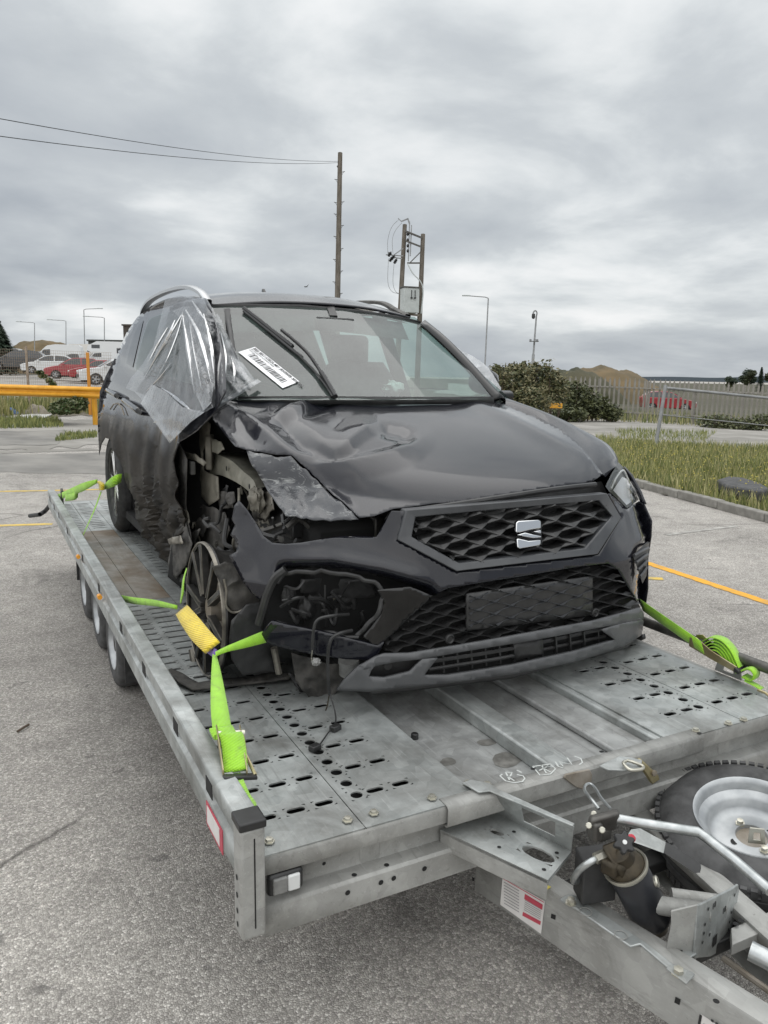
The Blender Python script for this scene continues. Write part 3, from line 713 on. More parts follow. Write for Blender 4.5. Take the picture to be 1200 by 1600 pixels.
# step bracket bolted under the deck lip
ZB = -.088
def PB(u, v, z=ZB): return P(u, v, z=z)
bo = [PB(*q) for q in ((688, 1296), (770, 1266), (785, 1275), (893, 1331), (889, 1337), (853, 1374))]
m = MB()
O = [PB(688, 1296), PB(856, 1375), PB(893, 1330), PB(772, 1268)]
# top plate with two slots: built as strips with holes in its own frame
ex = (O[1]-O[0]); ey = (O[3]-O[0])
def loc2(a, b): return tuple(O[0]*(1-a)*(1-b)+O[1]*a*(1-b)+O[2]*a*b+O[3]*(1-a)*b)
mm = MB(); holed(mm, 0, 1, 0, 1, 0, .02, [(.20, .42, [(.55, .31, .15, .13)]), (.60, .95, [(.52, .775, .33, .30)])])
mm.v = [tuple(V(loc2(a, b))+V((0, 0, c*.25))) for a, b, c in mm.v]; mm.build('step_bracket', 'galvanised', trailer, smooth=0)
m = MB(); a, b = V(O[0]), V(O[1]); n_ = V((0, 0, 1)); 
m.prism([a, b, b+V((0, 0, -.055)), a+V((0, 0, -.055))], (.003, .003, 0)); m.build('bracket_flange', 'galvanised_dull', trailer, bevel=.002)
f0, f1 = P(757, 1232, z=.008), P(897, 1292, z=-.004)
g0, g1 = V(O[3]), V(O[2])
def fp(a, b): return V(g0).lerp(g1, a)*(1-b)+f0.lerp(f1, a)*b
m = MB(); m.ring([fp(0, 0), fp(1, 0), fp(1, 1), fp(0, 1)], [fp(.42, .25), fp(.80, .25), fp(.80, .85), fp(.42, .85)], (.004, .003, 0)); m.build('bracket_upright', 'galvanised', trailer, bevel=.0015)
top_poly([(722, 1225), (735, 1220), (765, 1226), (780, 1236), (898, 1289), (895, 1293), (783, 1246), (765, 1238), (748, 1240)], .010, .005, 'bracket_arm', 'galvanised')
for u, v in ((803, 1300), (780, 1324), (870, 1333), (850, 1359)): hole_on(u, v, 0, .011, .011, 'z', ZB)
for u, v in ((727, 1315), (726, 1330), (767, 1336), (766, 1345)):
    q = P(u, v, z=ZB-.02); 
# cross piece with upright plate
top_poly([(1030, 1489), (1064, 1474), (1089, 1492), (1058, 1510)], DZ-.012, .004, 'cross_strap', 'galvanised')
top_poly([(1142, 1450), (1200, 1425), (1260, 1405), (1270, 1418), (1200, 1452), (1144, 1476)], DZ-.012, -.03, 'cross_strap', 'galvanised_dull')
for u, v in ((1150, 1444), (1158, 1439), (1167, 1434)): hole_on(u, v, 0, .015, .015, 'z', DZ-.007)
for u, v in ((1052, 1490), (1062, 1485)): hole_on(u, v, 0, .013, .013, 'z', DZ-.007)
YU = P(1095, 1500, z=DZ-.05)
def pu(u, v):  # plane of the upright plate: through the drawbar gap, square to the trailer
    D = ray(u, v); n_ = V((.30, -1, 0)).normalized(); t = (YU-CAM).dot(n_)/D.dot(n_); return CAM+t*D
m = MB(); m.prism([pu(*q) for q in ((1085, 1498), (1090, 1415), (1098, 1412), (1146, 1388), (1154, 1382), (1155, 1392), (1142, 1478), (1110, 1495))], V((-.3, 1, 0)).normalized()*.006); up = m.build('upright_plate', 'galvanised', trailer, bevel=.002, recalc=True)
m = MB(); a = pu(1088, 1500); b = pu(1090, 1414); m.prism([a, b, b+V((-.05, .03, -.02)), b+V((-.045, .03, -.055)), a+V((-.07, .03, .03)), a+V((-.06, .03, .005))], (.004, .004, 0)); m.build('upright_flange', 'galvanised_dull', trailer, bevel=.002, recalc=True)
for u, v in ((1101, 1444), (1099, 1458), (1097, 1472), (1139, 1440), (1137, 1452), (1134, 1470), (1142, 1425), (1147, 1398), (1106, 1420), (1108, 1460)):
    q = pu(u, v); m = MB(); m.add([tuple(q+V((.957, .287, 0))*a+V((0, 0, b))-V((-.287, .957, 0))*.0018) for a, b in slot_ring(0, 0, .008, .009)], [tuple(range(16))]); m.build('hole', 'void', up, smooth=0)
q = pu(1116, 1469); m = MB(); m.add([tuple(q+V((.957, .287, 0))*a+V((0, 0, b))-V((-.287, .957, 0))*.0018) for a, b in ((-.012, -.014), (.012, -.014), (.012, .014), (-.012, .014))], [(0, 1, 2, 3)]); m.build('hole', 'void', up, smooth=0)
def text3(name, body, size, o, xd, yd, mat, parent, ext=.0003, bold=0):
    cu = bpy.data.curves.new(name, 'FONT'); cu.body = body; cu.size = size; cu.extrude = ext; cu.offset = bold; cu.resolution_u = 3
    ob = bpy.data.objects.new(name, cu); COL.objects.link(ob); xd = V(xd).normalized(); yd = V(yd); yd = (yd-xd*yd.dot(xd)).normalized(); zd = xd.cross(yd)
    M = Matrix((( xd.x, yd.x, zd.x, o[0]), (xd.y, yd.y, zd.y, o[1]), (xd.z, yd.z, zd.z, o[2]), (0, 0, 0, 1)))
    dg = bpy.context.evaluated_depsgraph_get(); me = bpy.data.meshes.new_from_object(ob.evaluated_get(dg)); bpy.data.objects.remove(ob)
    me.transform(M); me.materials.clear(); me.materials.append(MAT[mat]); o2 = bpy.data.objects.new(name, me); COL.objects.link(o2)
    if parent is not None: adopt(o2, parent)
    return o2
nn = V((.287, -.957, 0))
for s_, (u, v) in (('18', (1112, 1422)), ('18', (1128, 1429))):
    text3('stamped_number', s_, .022, pu(u, v)+nn*.001, (.957, .287, 0), (0, 0, 1), 'cap_black', up)
m = MB(); m.tube([pu(1140, 1400)+V((-.1, .09, -.03)), pu(1140, 1400)+V((0, .01, -.03))], .022, 14); m.build('roller', 'galvanised_dull', trailer)
m = MB(); m.tube([pu(1115, 1412)+V((-.1, .09, -.03)), pu(1115, 1412)+V((0, .01, -.03))], .022, 14); m.build('roller', 'galvanised_dull', trailer)
m = MB(); m.tube([P(1130, 1497, z=-.30), P(1260, 1590, z=-.30)], .008, 8); m.build('brake_rod', 'rusty', trailer)
m = MB(); m.tube([P(1172, 1485, z=-.16), P(1240, 1520, z=-.17)], .022, 14); m.build('jockey_clamp', 'bright_steel', trailer)
# spare wheel lying on the A-frame
SC = V((.455, -.235, -.215)); SA = V((-.20, -.10, 1)).normalized(); ST = .27
def spare():
    ty = MB(); Wd = .085
    prof = [(Wd-.012, .155), (Wd-.003, .165), (Wd, .185), (Wd-.004, .215), (Wd-.016, .24), (Wd-.034, .262), (Wd-.036, .257), (.040, .268), (.038, .262), (.032, .262), (.030, .27), (.004, ST), (.002, .264), (-.004, .264), (-.006, ST), (-.03, .27), (-.032, .262), (-.038, .262), (-.04, .268), (-Wd+.03, .26), (-Wd+.012, .235), (-Wd, .2), (-Wd+.01, .155)]
    ty.lathe(prof, SC, SA, 64); t = ty.build('spare_wheel', 'rubber_dusty', trailer)
    # tread blocks on the shoulder
    a = SA.orthogonal().normalized(); b = SA.cross(a)
    for k in range(64):
        an = 2*pi*k/64; d = cos(an)*a+sin(an)*b; tg = SA.cross(d)
        mm_ = tb if k else MB()
        if k == 0: tb = mm_
        tb.obox(SC+d*.262+SA*(Wd-.036), d*.006, tg*.0085, SA*.014); tb.obox(SC+d*.262-SA*(Wd-.036), d*.006, tg*.0085, SA*.014)
    tb.build('tread_blocks', 'rubber_dusty', t)['kind'] = 'stuff'
    r = MB(); r.lathe([(Wd-.010, .166), (Wd-.001, .163), (Wd-.003, .157), (Wd-.014, .150), (Wd-.035, .146), (Wd-.045, .130), (Wd-.052, .122), (-.03+.04, .118), (0.0, .108), (-.004, .09), (.0, .06), (.006, .045), (-.03, .04)], SC, SA, 56); r.build('rim', 'steel_rim', t)
    r = MB(); r.lathe([(-.005, .10), (-.006, 0)], SC, SA, 30); r.build('disc', 'rusty', t)
    for k in range(4):
        an = 2*pi*k/4+.5; d = cos(an)*a+sin(an)*b; bm_ = MB(); bm_.lathe([(0, .014), (.005, .014), (.005, .010), (.016, .0095), (.017, 0)], SC+d*.056, SA, 6)
        if k in (0, 2): bm_.build('wheel_nut', 'zinc', t, smooth=20)
        else:
            h_ = MB(); h_.lathe([(.002, .011), (.002, 0)], SC+d*.056, SA, 14); h_.build('stud_hole', 'void', t)
    tg = MB(); e1 = V((.8, -.6, 0)).normalized(); c = SC+V((-.015, -.028, .0)); up_ = V((-.1, 0, 1)).normalized()
    tg.ring([c-e1*.024, c+e1*.024, c+e1*.02+up_*.05, c-e1*.02+up_*.05], [c-e1*.01+up_*.012, c+e1*.01+up_*.012, c+e1*.009+up_*.036, c-e1*.009+up_*.036], (.003, .004, 0)); tg.build('lock_lug', 'zinc', t, bevel=.001)
spare()
for k, (y0, x0, x1) in enumerate(((-.12, -.15, .25), (-.42, -.08, .6))):
    m = MB(); m.box(x0, x1, y0-.03, y0+.03, -.30, -.265); m.build('spare_carrier', 'cap_black', trailer, bevel=.004)
# hydraulic hand pump: dark reservoir, collar, valve body, star knob, pipe, lever, shackle
PR = V((-.145, -.335, -.10)); PD = (P(1015, 1430, z=-.20)-P(975, 1352, z=-.065)); PA = P(978, 1355, z=-.065); PE = CAM+ray(1021, 1438)*((PA-CAM).dot(_d)*1.03); pdn = (PE-PA).normalized(); pl = (PE-PA).length
m = MB(); m.lathe([(0, 0), (0, .046), (.004, .049), (pl-.022, .051), (pl-.008, .047), (pl, .036), (pl, 0)], PA, pdn, 40); pump = m.build('pump_reservoir', 'pump_black', trailer, smooth=50)
m = MB(); m.lathe([(-.007, .049), (-.009, .054), (-.003, .056), (.003, .054), (.003, .049)], PA, pdn, 36, closed=True); m.build('reservoir_collar', 'zinc', trailer)
m = MB(); m.lathe([(0, 0), (0, .024), (.035, .026), (.04, .02), (.045, 0)], PE-pdn*.004, pdn, 20); m.build('reservoir_foot', 'rusty', trailer)
m = MB(); m.lathe([(.0, .048), (-.012, .044), (-.022, .032), (-.045, .028), (-.05, 0)], PA-pdn*.004, pdn, 28); m.build('pump_head', 'brass', trailer, smooth=40)
q = P(1020, 1378, z=-.10); dq = (q-(PA+pdn*((q-PA).dot(pdn)))).normalized(); m = MB(); m.lathe([(-.01, .012), (.006, .014), (.009, .012), (.009, .006), (.0, .006)], q+dq*.004, dq, 18); m.build('filler_plug', 'zinc', trailer)
VB = P(962, 1328, z=-.02)
m = MB(); m.obox(PA-pdn*.028, pdn*.02, V((.034, 0, 0)), V((0, .030, .016))); m.obox(VB+V((-.012, -.01, -.03)), V((.03, .008, 0)), V((-.006, .02, 0)), V((0, 0, .018))); m.build('valve_body', 'brass', trailer, bevel=.008)
c = P(973, 1318, z=.03); kd = (CAM-c).normalized(); kd = (kd+V((.35, 0, .1))).normalized(); a = kd.orthogonal().normalized(); b = kd.cross(a); m = MB()
ringp = [c+(.0225+.0045*cos(6*t_))*(cos(t_)*a+sin(t_)*b) for t_ in [2*pi*k/48 for k in range(48)]]; m.prism(ringp, kd*.016); kn = m.build('star_knob', 'cap_black', trailer, bevel=.003, recalc=True)
m = MB(); m.lathe([(.015, .006), (.018, .005), (.018, 0)], c, kd, 12); m.build('knob_insert', 'lens_white', kn)
m = MB(); q = P(985, 1311, z=.025); m.tube([q-kd*.02, q+kd*.012], .010, 12); m.build('red_button', 'red_plastic', trailer, bevel=.003)
q = P(938, 1338, z=-.05); 
m = MB(); m.tube(spline([P(935, 1340, z=-.04), P(920, 1348, z=-.05), P(905, 1360, z=-.08), P(896, 1375, z=-.12), P(902, 1376, z=-.14), P(925, 1369, z=-.14)], 6), .0085, 12); m.build('hydraulic_pipe', 'bright_steel', trailer)
m = MB(); m.tube([P(946, 1335, z=-.035), P(930, 1342, z=-.04)], .0135, 6); m.build('pipe_nut', 'zinc', trailer)
m = MB(); m.obox(P(930, 1365, z=-.13), V((.012, .03, 0)), V((.045, -.012, 0)), V((0, 0, .06))); m.build('pump_bracket', 'dark_part', trailer, bevel=.004)
# lever casting and lever
LC = P(942, 1285, z=.02)
m = MB(); m.obox(LC, V((.04, -.008, .004)), V((.006, .012, 0)), V((.0, -.004, .026))); m.obox(LC+V((-.028, -.004, -.012)), V((.014, 0, 0)), V((0, .016, 0)), V((0, 0, .024))); m.obox(LC+V((.005, 0, -.03)), V((.02, 0, 0)), V((0, .012, 0)), V((0, 0, .018))); m.build('lever_casting', 'dark_metal', trailer, bevel=.008, segs=3)
for u, v in ((920, 1290), (941, 1297), (952, 1276), (928, 1272)):
    q = P(u, v, z=.03); kd2 = (CAM-q).normalized(); m = MB(); m.lathe([(-.005, .008), (.006, .008), (.008, .006), (.008, 0)], q, kd2, 8); m.build('bolt', 'zinc', trailer, smooth=30)
lv = [P(957, 1278, z=.025), P(1000, 1286, z=.03), P(1090, 1300, z=.02), P(1104, 1309, z=.012), P(1150, 1346, z=-.0), P(1203, 1392, z=-.012)]
m = MB(); m.tube(lv, .0125, 14); m.build('pump_lever', 'bright_steel', trailer, smooth=60)
h = [P(983, 1305, z=-.02), P(1000, 1297, z=-.005), P(1095, 1355, z=-.06), P(1090, 1368, z=-.07), P(1080, 1366, z=-.07)]
m = MB(); m.prism([P(u, v, z=zz) for u, v, zz in ((982, 1305, -.03), (986, 1299, -.03), (1000, 1297, -.03), (1040, 1319, -.045), (1037, 1333, -.05), (985, 1314, -.04))], (.004, .004, .002)); m.build('release_blade', 'galvanised', trailer, recalc=True)
m = MB(); m.prism([P(u, v, z=zz) for u, v, zz in ((1037, 1333, -.05), (1040, 1319, -.045), (1085, 1347, -.065), (1096, 1356, -.07), (1094, 1364, -.075), (1086, 1365, -.075))], (.008, .008, .002)); m.build('blade_grip', 'cap_black', trailer, bevel=.003, recalc=True)
# shackle wire loop and bracket tab hanging from the lip
m = MB(); m.tube(spline([P(936, 1264, z=.03), P(925, 1250, z=.035), P(914, 1236, z=.03), P(915, 1227, z=.025), P(922, 1225, z=.02), P(930, 1232, z=.02), P(940, 1248, z=.025), P(954, 1264, z=.03)], 6), .0042, 8); m.build('wire_loop', 'bright_steel', trailer)
m = MB(); m.prism([P(u, v, y=-.022) for u, v in ((881, 1216), (884, 1210), (922, 1202), (926, 1210), (925, 1222), (914, 1235), (899, 1230))], (0, .006, 0)); m.build('hanger_tab', 'rusty', trailer, bevel=.003, recalc=True)
# winch hook and chain link on the cover plate
top_poly([(936, 1199), (950, 1192), (968, 1184), (985, 1186), (1003, 1190), (1002, 1202), (975, 1206), (950, 1205)], .012, .006, 'winch_plate', 'galvanised')
m = MB(); m.tube(spline([P(978, 1189, z=.03), P(974, 1193, z=.03), P(985, 1203, z=.025), P(1002, 1202, z=.02), P(1004, 1197, z=.02), P(990, 1191, z=.03), P(980, 1188, z=.03)], 6), .0048, 8); m.build('chain_link', 'zinc', trailer)
m = MB(); m.prism([P(u, v, y=-.03) for u, v in ((997, 1190), (1002, 1186), (1012, 1195), (1030, 1212), (1032, 1219), (1027, 1222), (1020, 1227), (1016, 1222), (1010, 1212), (1004, 1203))], (.002, .014, 0)); m.build('snap_hook', 'yellow_zinc', trailer, bevel=.005, recalc=True)
m = MB(); q = P(1022, 1208, y=-.032); m.lathe([(-.003, .009), (.004, .009), (.005, .006), (.005, 0)], q, (0, -1, 0), 12); m.build('hook_pin', 'rusty', trailer)
m = MB(); m.tube([(-.30, .2, -.12), (.25, .2, -.12)], .03, 12); m.build('cross_tube', 'dark_metal', trailer)
# ------------------------------------------------------------------ wrecked car
import numpy as np
car = thing('wrecked_suv', 'black estate-style SUV with its front corner crushed, strapped on the trailer deck', 'car', (.17, 2.6, 0))
CX = .17
def hit(u, v, g, t0=1.2, t1=9.0, n=60, fallback=None):
    D = ray(u, v); prev = t0
    for k in range(1, n+1):
        t = t0+(t1-t0)*k/n
        if g(CAM+t*D) > 0:
            a, b = prev, t
            for _ in range(24):
                m_ = (a+b)/2
                if g(CAM+m_*D) > 0: b = m_
                else: a = m_
            return CAM+b*D
        prev = t
    return fallback(u, v) if fallback else CAM+t1*D
def yf(x, z):
    a = abs(x-CX); y = .48+.30*min(a, .62)**2
    if a > .62: y += (a-.62)*.37+2.1*(a-.62)**2
    wing = sstep(.38, .62, a); zz = max(0, z-.42)
    y += (1-wing)*.30*zz + wing*(.55*max(0, min(zz, .20))+.2*max(0, zz-.2))
    if z < .16: y += .05*((.16-z)/.12)**2*.6
    return y
def g_front(dy=0):
    def g(p):
        if p.x > 1.105: return -1
        return p.y-(yf(p.x, p.z)+dy)
    return g
def F(u, v, dy=0):
    return hit(u, v, g_front(dy), fallback=lambda u, v: P(u, v, x=1.10))
def Fd(dy): return lambda u, v: F(u, v, dy)
def yw(x, z): return 1.50+(z-.985)/.47*.83+.15*((x-CX)/.69)**2
def WS(u, v, dy=0): return hit(u, v, lambda p: p.y-(yw(p.x, p.z)+dy), 2.5, 6)
def xs(y, z):
    if z > .93: x = -.685+.36*(z-.93)+.25*max(0, z-1.2)**2*2
    else: x = -.735+.05*((z-.55)/.38)**2
    if y > 4.2: x += .6*(y-4.2)**2
    return x
def SD(u, v, dx=0):
    q = hit(u, v, lambda p: p.x-(xs(p.y, p.z)+dx), 1.5, 9, 120)
    return q if q.y < 4.45 else P(u, v, y=4.45)
ZP = [float(c) for c in np.polyfit([.5, .62, .8, 1.0, 1.25, 1.6, 1.9], [.655, .70, .772, .832, .895, .972, 1.03], 3)]
def zb(x, y):
    a = abs(x-CX); z = ((ZP[0]*y+ZP[1])*y+ZP[2])*y+ZP[3]
    z += .012-.045*(a/.8)**3
    ye = .60+.36*(a/.8)**2.2
    z -= .045*math.exp(-max(0, y-ye)/.05)
    z += .012*math.exp(-((a-.52)/.09)**2)*sstep(.7, 1.1, y)
    return z
def BN(u, v): return hit(u, v, lambda p: zb(p.x, p.y)-p.z, 1.8, 5.0, 80)
# ---- bonnet: thin-plate depth through known samples, then folds
def bon_y(u, v):
    # the struck corner is pushed back a hand's width
    return BN(u, v).y+.12*sstep(650, 430, u)*sstep(665, 770, v)
def seg_d(p, pl):
    best = (1e9, 0, 0)
    tot = sum((V(b)-V(a)).length for a, b in zip(pl, pl[1:])); acc = 0
    for a, b in zip(pl, pl[1:]):
        a, b = V(a), V(b); ab = b-a; t = max(0, min(1, (p-a).dot(ab)/ab.length_squared)); q = a+ab*t; d = (p-q).length
        sgn = 1 if ab.x*(p-a).y-ab.y*(p-a).x > 0 else -1
        if d < best[0]: best = (d, sgn, (acc+t*ab.length)/tot)
        acc += ab.length
    return best
# folds: polyline, height, width on either side (px of surface), end taper
FOLDS = [([(340, 628), (395, 662), (438, 705), (458, 724)], .026, 26, 34, 0),
         ([(432, 652), (470, 690), (494, 704)], -.020, 24, 26, 1),
         ([(466, 738), (520, 729), (570, 722), (612, 712), (642, 700), (656, 688), (646, 676)], .022, 26, 15, 1),
         ([(528, 708), (560, 682), (592, 659)], .020, 14, 34, 1),
         ([(474, 738), (520, 778), (558, 808)], .016, 22, 14, 1),
         ([(425, 655), (452, 640), (492, 627)], .024, 14, 9, 1),
         ([(470, 646), (500, 636), (532, 624)], -.014, 10, 10, 1),
         ([(588, 670), (622, 676), (650, 686)], -.020, 16, 14, 1),
         ([(505, 766), (545, 742), (580, 752)], .010, 26, 22, 1),
         ([(370, 655), (400, 690), (430, 700)], -.012, 14, 14, 1),
         ([(480, 690), (520, 715), (560, 712)], -.014, 18, 12, 1)]
def bon_disp(u, v):
    p = V((u, v)); z = 0.0
    for pl, h, w1, w2, tp in FOLDS:
        d, sg, t = seg_d(p, pl); w_ = w1 if sg > 0 else w2
        if d > w_: continue
        f = 1-d/w_
        if tp: f *= min(1, 3.5*t+.1)*min(1, 3.5*(1-t)+.05)
        z += h*f
    return z
def BON(u, v):
    q = P(u, v, y=bon_y(u, v)); return q+V((0, 0, bon_disp(u, v)))
bon_out = [(320, 644), (330, 634), (342, 627), (370, 624), (400, 622), (520, 623), (640, 623.5), (770, 624), (792, 631), (836, 649), (876, 670), (903, 692), (925, 718), (943, 742), (922, 754), (852, 762), (790, 773), (727, 783), (670, 788), (614, 795), (585, 806), (562, 809), (520, 780), (478, 738), (455, 722), (430, 716), (405, 706), (386, 703), (367, 697), (345, 670)]
m = sheet(bon_out, BON, 4.0, .06); bonnet = m.build('bonnet', 'car_black', car, smooth=33, solid=.0015)
bonnet['label'] = 'crumpled bonnet with folded near corner'
fl_out = [(386, 705), (405, 707), (430, 717), (455, 723), (478, 739), (520, 781), (561, 810), (548, 812), (485, 811), (447, 803), (424, 773), (412, 751), (396, 729)]
def FLP(u, v): return BON(u, v)+V((-.004, -.006, -.002+.010*noise.noise(V((u*.07, v*.07, 1)))))
m = sheet(fl_out, FLP, 5, .25); o = m.build('torn_wing_edge', 'scuffed_paint', car, smooth=50, solid=.003); o['label'] = 'scuffed torn edge of the front wing'
# far front wing between bonnet gap and headlamp
wi = [BN(u, v)-V((0, 0, .007)) for u, v in ((790, 631), (837, 649), (877, 670), (904, 692), (927, 718), (946, 743))]
wo = [P(u, v, x=x) for u, v, x in ((783, 620, 1.0), (855, 646, 1.03), (905, 669, 1.04), (947, 692, 1.04), (964, 713, 1.02), (966, 724, 1.0))]
wi, wo = spline(wi, 5), spline(wo, 5)
m = MB(); m.grid([[tuple(a) for a in wi], [tuple(a.lerp(b, .35)+V((.008, -.004, .012))) for a, b in zip(wi, wo)], [tuple(a.lerp(b, .7)+V((.010, -.006, .010))) for a, b in zip(wi, wo)], [tuple(b) for b in wo], [tuple(b+V((.035, .03, -.03))) for b in wo], [tuple(b+V((.055, .05, -.12))) for b in wo], [tuple(b+V((.06, .06, -.3))) for b in wo]]); m.build('front_wing', 'car_black', car, smooth=80)
# ---- windscreen, frame, roof
ws_out = [(322, 478), (390, 477), (470, 478), (560, 486), (620, 495), (656, 504), (688, 532), (722, 566), (750, 598), (771, 624), (600, 625), (450, 625), (360, 625), (345, 580), (330, 520)]
m = sheet(ws_out, WS, 9, .05); m.build('windscreen', 'windscreen_glass', car, smooth=180)
# dark ceramic band and black trim
def strip(name, pts, w_, mat, depth, lift=0.0, parent=car, up=None, th=.004):
    Q = [depth(u, v) for u, v in pts]; m = MB(); rows = [[], []]
    for i, q in enumerate(Q):
        d = (Q[min(i+1, len(Q)-1)]-Q[max(0, i-1)]).normalized(); vw = (CAM-q).normalized(); s = d.cross(vw).normalized()*w_/2
        q2 = q+vw*lift; rows[0].append(tuple(q2+s)); rows[1].append(tuple(q2-s))
    m.grid(rows); return m.build(name, mat, parent, smooth=60, solid=th)
strip('screen_trim', [(322, 479), (390, 478), (470, 479), (560, 487), (620, 496), (657, 505)], .022, 'black_plastic', WS, .004)
strip('screen_trim', [(355, 482), (357, 505), (361, 535), (368, 575)], .030, 'black_plastic', WS, .012)
strip('cowl', [(372, 626), (480, 625), (600, 626), (700, 626), (772, 625)], .035, 'black_plastic', WS, -.01)
roof_c = [[(-.40, 2.40, 1.425), (-.12, 2.34, 1.452), (.17, 2.32, 1.459), (.46, 2.35, 1.452), (.745, 2.41, 1.423)],
          [(-.43, 2.7, 1.478), (-.13, 2.66, 1.520), (.17, 2.64, 1.532), (.47, 2.66, 1.522), (.775, 2.7, 1.476)],
          [(-.44, 3.2, 1.515), (-.13, 3.2, 1.562), (.17, 3.2, 1.574), (.47, 3.2, 1.562), (.785, 3.2, 1.512)],
          [(-.43, 3.8, 1.505), (-.13, 3.8, 1.552), (.17, 3.8, 1.562), (.47, 3.8, 1.552), (.775, 3.8, 1.505)],
          [(-.38, 4.4, 1.45), (-.13, 4.46, 1.49), (.17, 4.48, 1.50), (.47, 4.46, 1.49), (.72, 4.4, 1.45)]]
m = MB(); m.grid([[tuple(q) for q in r] for r in patch(roof_c, 8, 8)]); m.build('roof', 'car_black', car, smooth=180, solid=.012, solid_off=1)
m = MB(); m.grid([[tuple(q-V((0, 0, .03))) for q in r] for r in patch(roof_c, 4, 4)]); m.build('headlining', 'seat_fabric', car, smooth=180)
def rail(name, x, pts, mat):
    Q = spline([P(u, v, x=x) for u, v in pts[:2]]+[V(q) for q in pts[2:]], 6); m = MB(); rows = []
    for i, q in enumerate(Q):
        d = (Q[min(i+1, len(Q)-1)]-Q[max(0, i-1)]).normalized(); n_ = V((1, 0, 0)).cross(d).normalized()
        if n_.z < 0 and abs(n_.z) > .3: n_ = -n_
        rows.append([tuple(q+V((sx*.020, 0, 0))+n_*sz) for sx, sz in ((-1, -.010), (-1, .006), (-.6, .012), (.6, .012), (1, .006), (1, -.010), (-1, -.010))])
    m.grid(rows); return m.build(name, mat, car, smooth=50)
rail('roof_rail', -.41, [(325, 471), (312, 455), (-.425, 2.85, 1.562), (-.435, 3.3, 1.575), (-.43, 3.8, 1.565), (-.41, 4.15, 1.53), (-.40, 4.28, 1.48)], 'silver_rail')
rail('roof_rail', .775, [(637, 494), (617, 484), (.78, 2.85, 1.545), (.785, 3.3, 1.575), (.78, 3.8, 1.565), (.76, 4.15, 1.53), (.75, 4.28, 1.48)], 'dark_metal')
q = P(414, 459, y=4.2); m = MB(); m.prism([q+V((-.01, -.05, -.03)), q+V((-.01, .05, -.03)), q+V((-.01, .05, .035)), q+V((-.01, .03, .04))], (.02, 0, 0)); m.build('aerial', 'gloss_black', car, bevel=.004, recalc=True)
# far A pillar
inn = [P(657, 505, x=.748), P(686, 531, x=.778), P(722, 566, x=.815), P(751, 598, x=.85), P(772, 624, x=.875)]
otr = [P(662, 501, x=.80), P(695, 526, x=.835), P(731, 562, x=.885), P(762, 596, x=.93), P(789, 622, x=.965)]
m = MB(); m.grid([[tuple(a) for a in spline(inn, 4)], [tuple((a+b)/2+V((.012, -.012, .012))) for a, b in zip(spline(inn, 4), spline(otr, 4))], [tuple(b) for b in spline(otr, 4)]]); m.build('windscreen_pillar', 'gloss_black', car, smooth=80, solid=.02)
# ---- near side of the body
sd_out = [(322, 466), (300, 463), (262, 466), (237, 477), (214, 496), (198, 519), (181, 556), (165, 588), (156, 612), (152.5, 659), (155, 712), (158, 694), (164, 684), (171, 686), (179, 702), (186, 730), (191, 765), (205, 806), (235, 850), (262, 889), (268, 860), (280, 830), (285, 795), (279, 760), (275, 720), (285, 690), (310, 672), (335, 645), (352, 612), (350, 560), (340, 515), (330, 480)]
def SDX(u, v):
    q = SD(u, v); low = sstep(640, 720, v)*sstep(150, 190, u)
    d = low*(.028*(ridged((q.y*3.2+.8*q.z, q.z*.8, 1.7))-.5)+.012*noise.noise(V((q.y*5, q.z*2.5, 4))))
    cr_ = sstep(715, 800, v); d += cr_*(.034*(ridged((q.y*5, q.z*8, 2))-.3)+.016*noise.noise(V((q.y*15, q.z*14, 8))))
    d += .03*low*noise.noise(V((q.y*1.7, q.z*1.9, 11)))
    mid = sstep(600, 640, v)*sstep(760, 660, v)*sstep(175, 200, u)
    d -= mid*.020*math.exp(-((q.z-.66-.12*(q.y-3))/.05)**2)
    return q+V((d, 0, 0))
m = sheet(sd_out, SDX, 4.2, .2); o = m.build('body_side', 'car_side', car, smooth=28, solid=.004); o['label'] = 'crushed and dirty near side doors'
def pane(name, out, dx, mat, parent=car, sp=6): 
    m = sheet(out, lambda u, v: SD(u, v, dx), sp, .05); return m.build(name, mat, parent, smooth=180)
pane('window_frame', [(194, 571), (200, 543), (207, 520), (216, 503), (226, 495), (250, 485), (268, 480), (300, 480), (300, 600), (219, 585)], -.009, 'gloss_black')
pane('window', [(197, 567), (203, 544), (209.5, 522), (218, 506), (224, 500), (207, 574)], -.012, 'far_glass')
pane('window', [(210, 576), (216, 551), (222, 528), (229, 506), (233, 498), (252, 490), (275, 486), (300, 486), (300, 600), (235, 590), (217, 581)], -.012, 'side_glass')
m = sheet([(211, 576), (216, 551), (222, 528), (229, 506), (234, 498), (252, 491), (300, 487), (300, 600), (217, 580)], lambda u, v: SD(u, v, -.0105), 7, .05); m.build('window_backing', 'bg_grey', car)
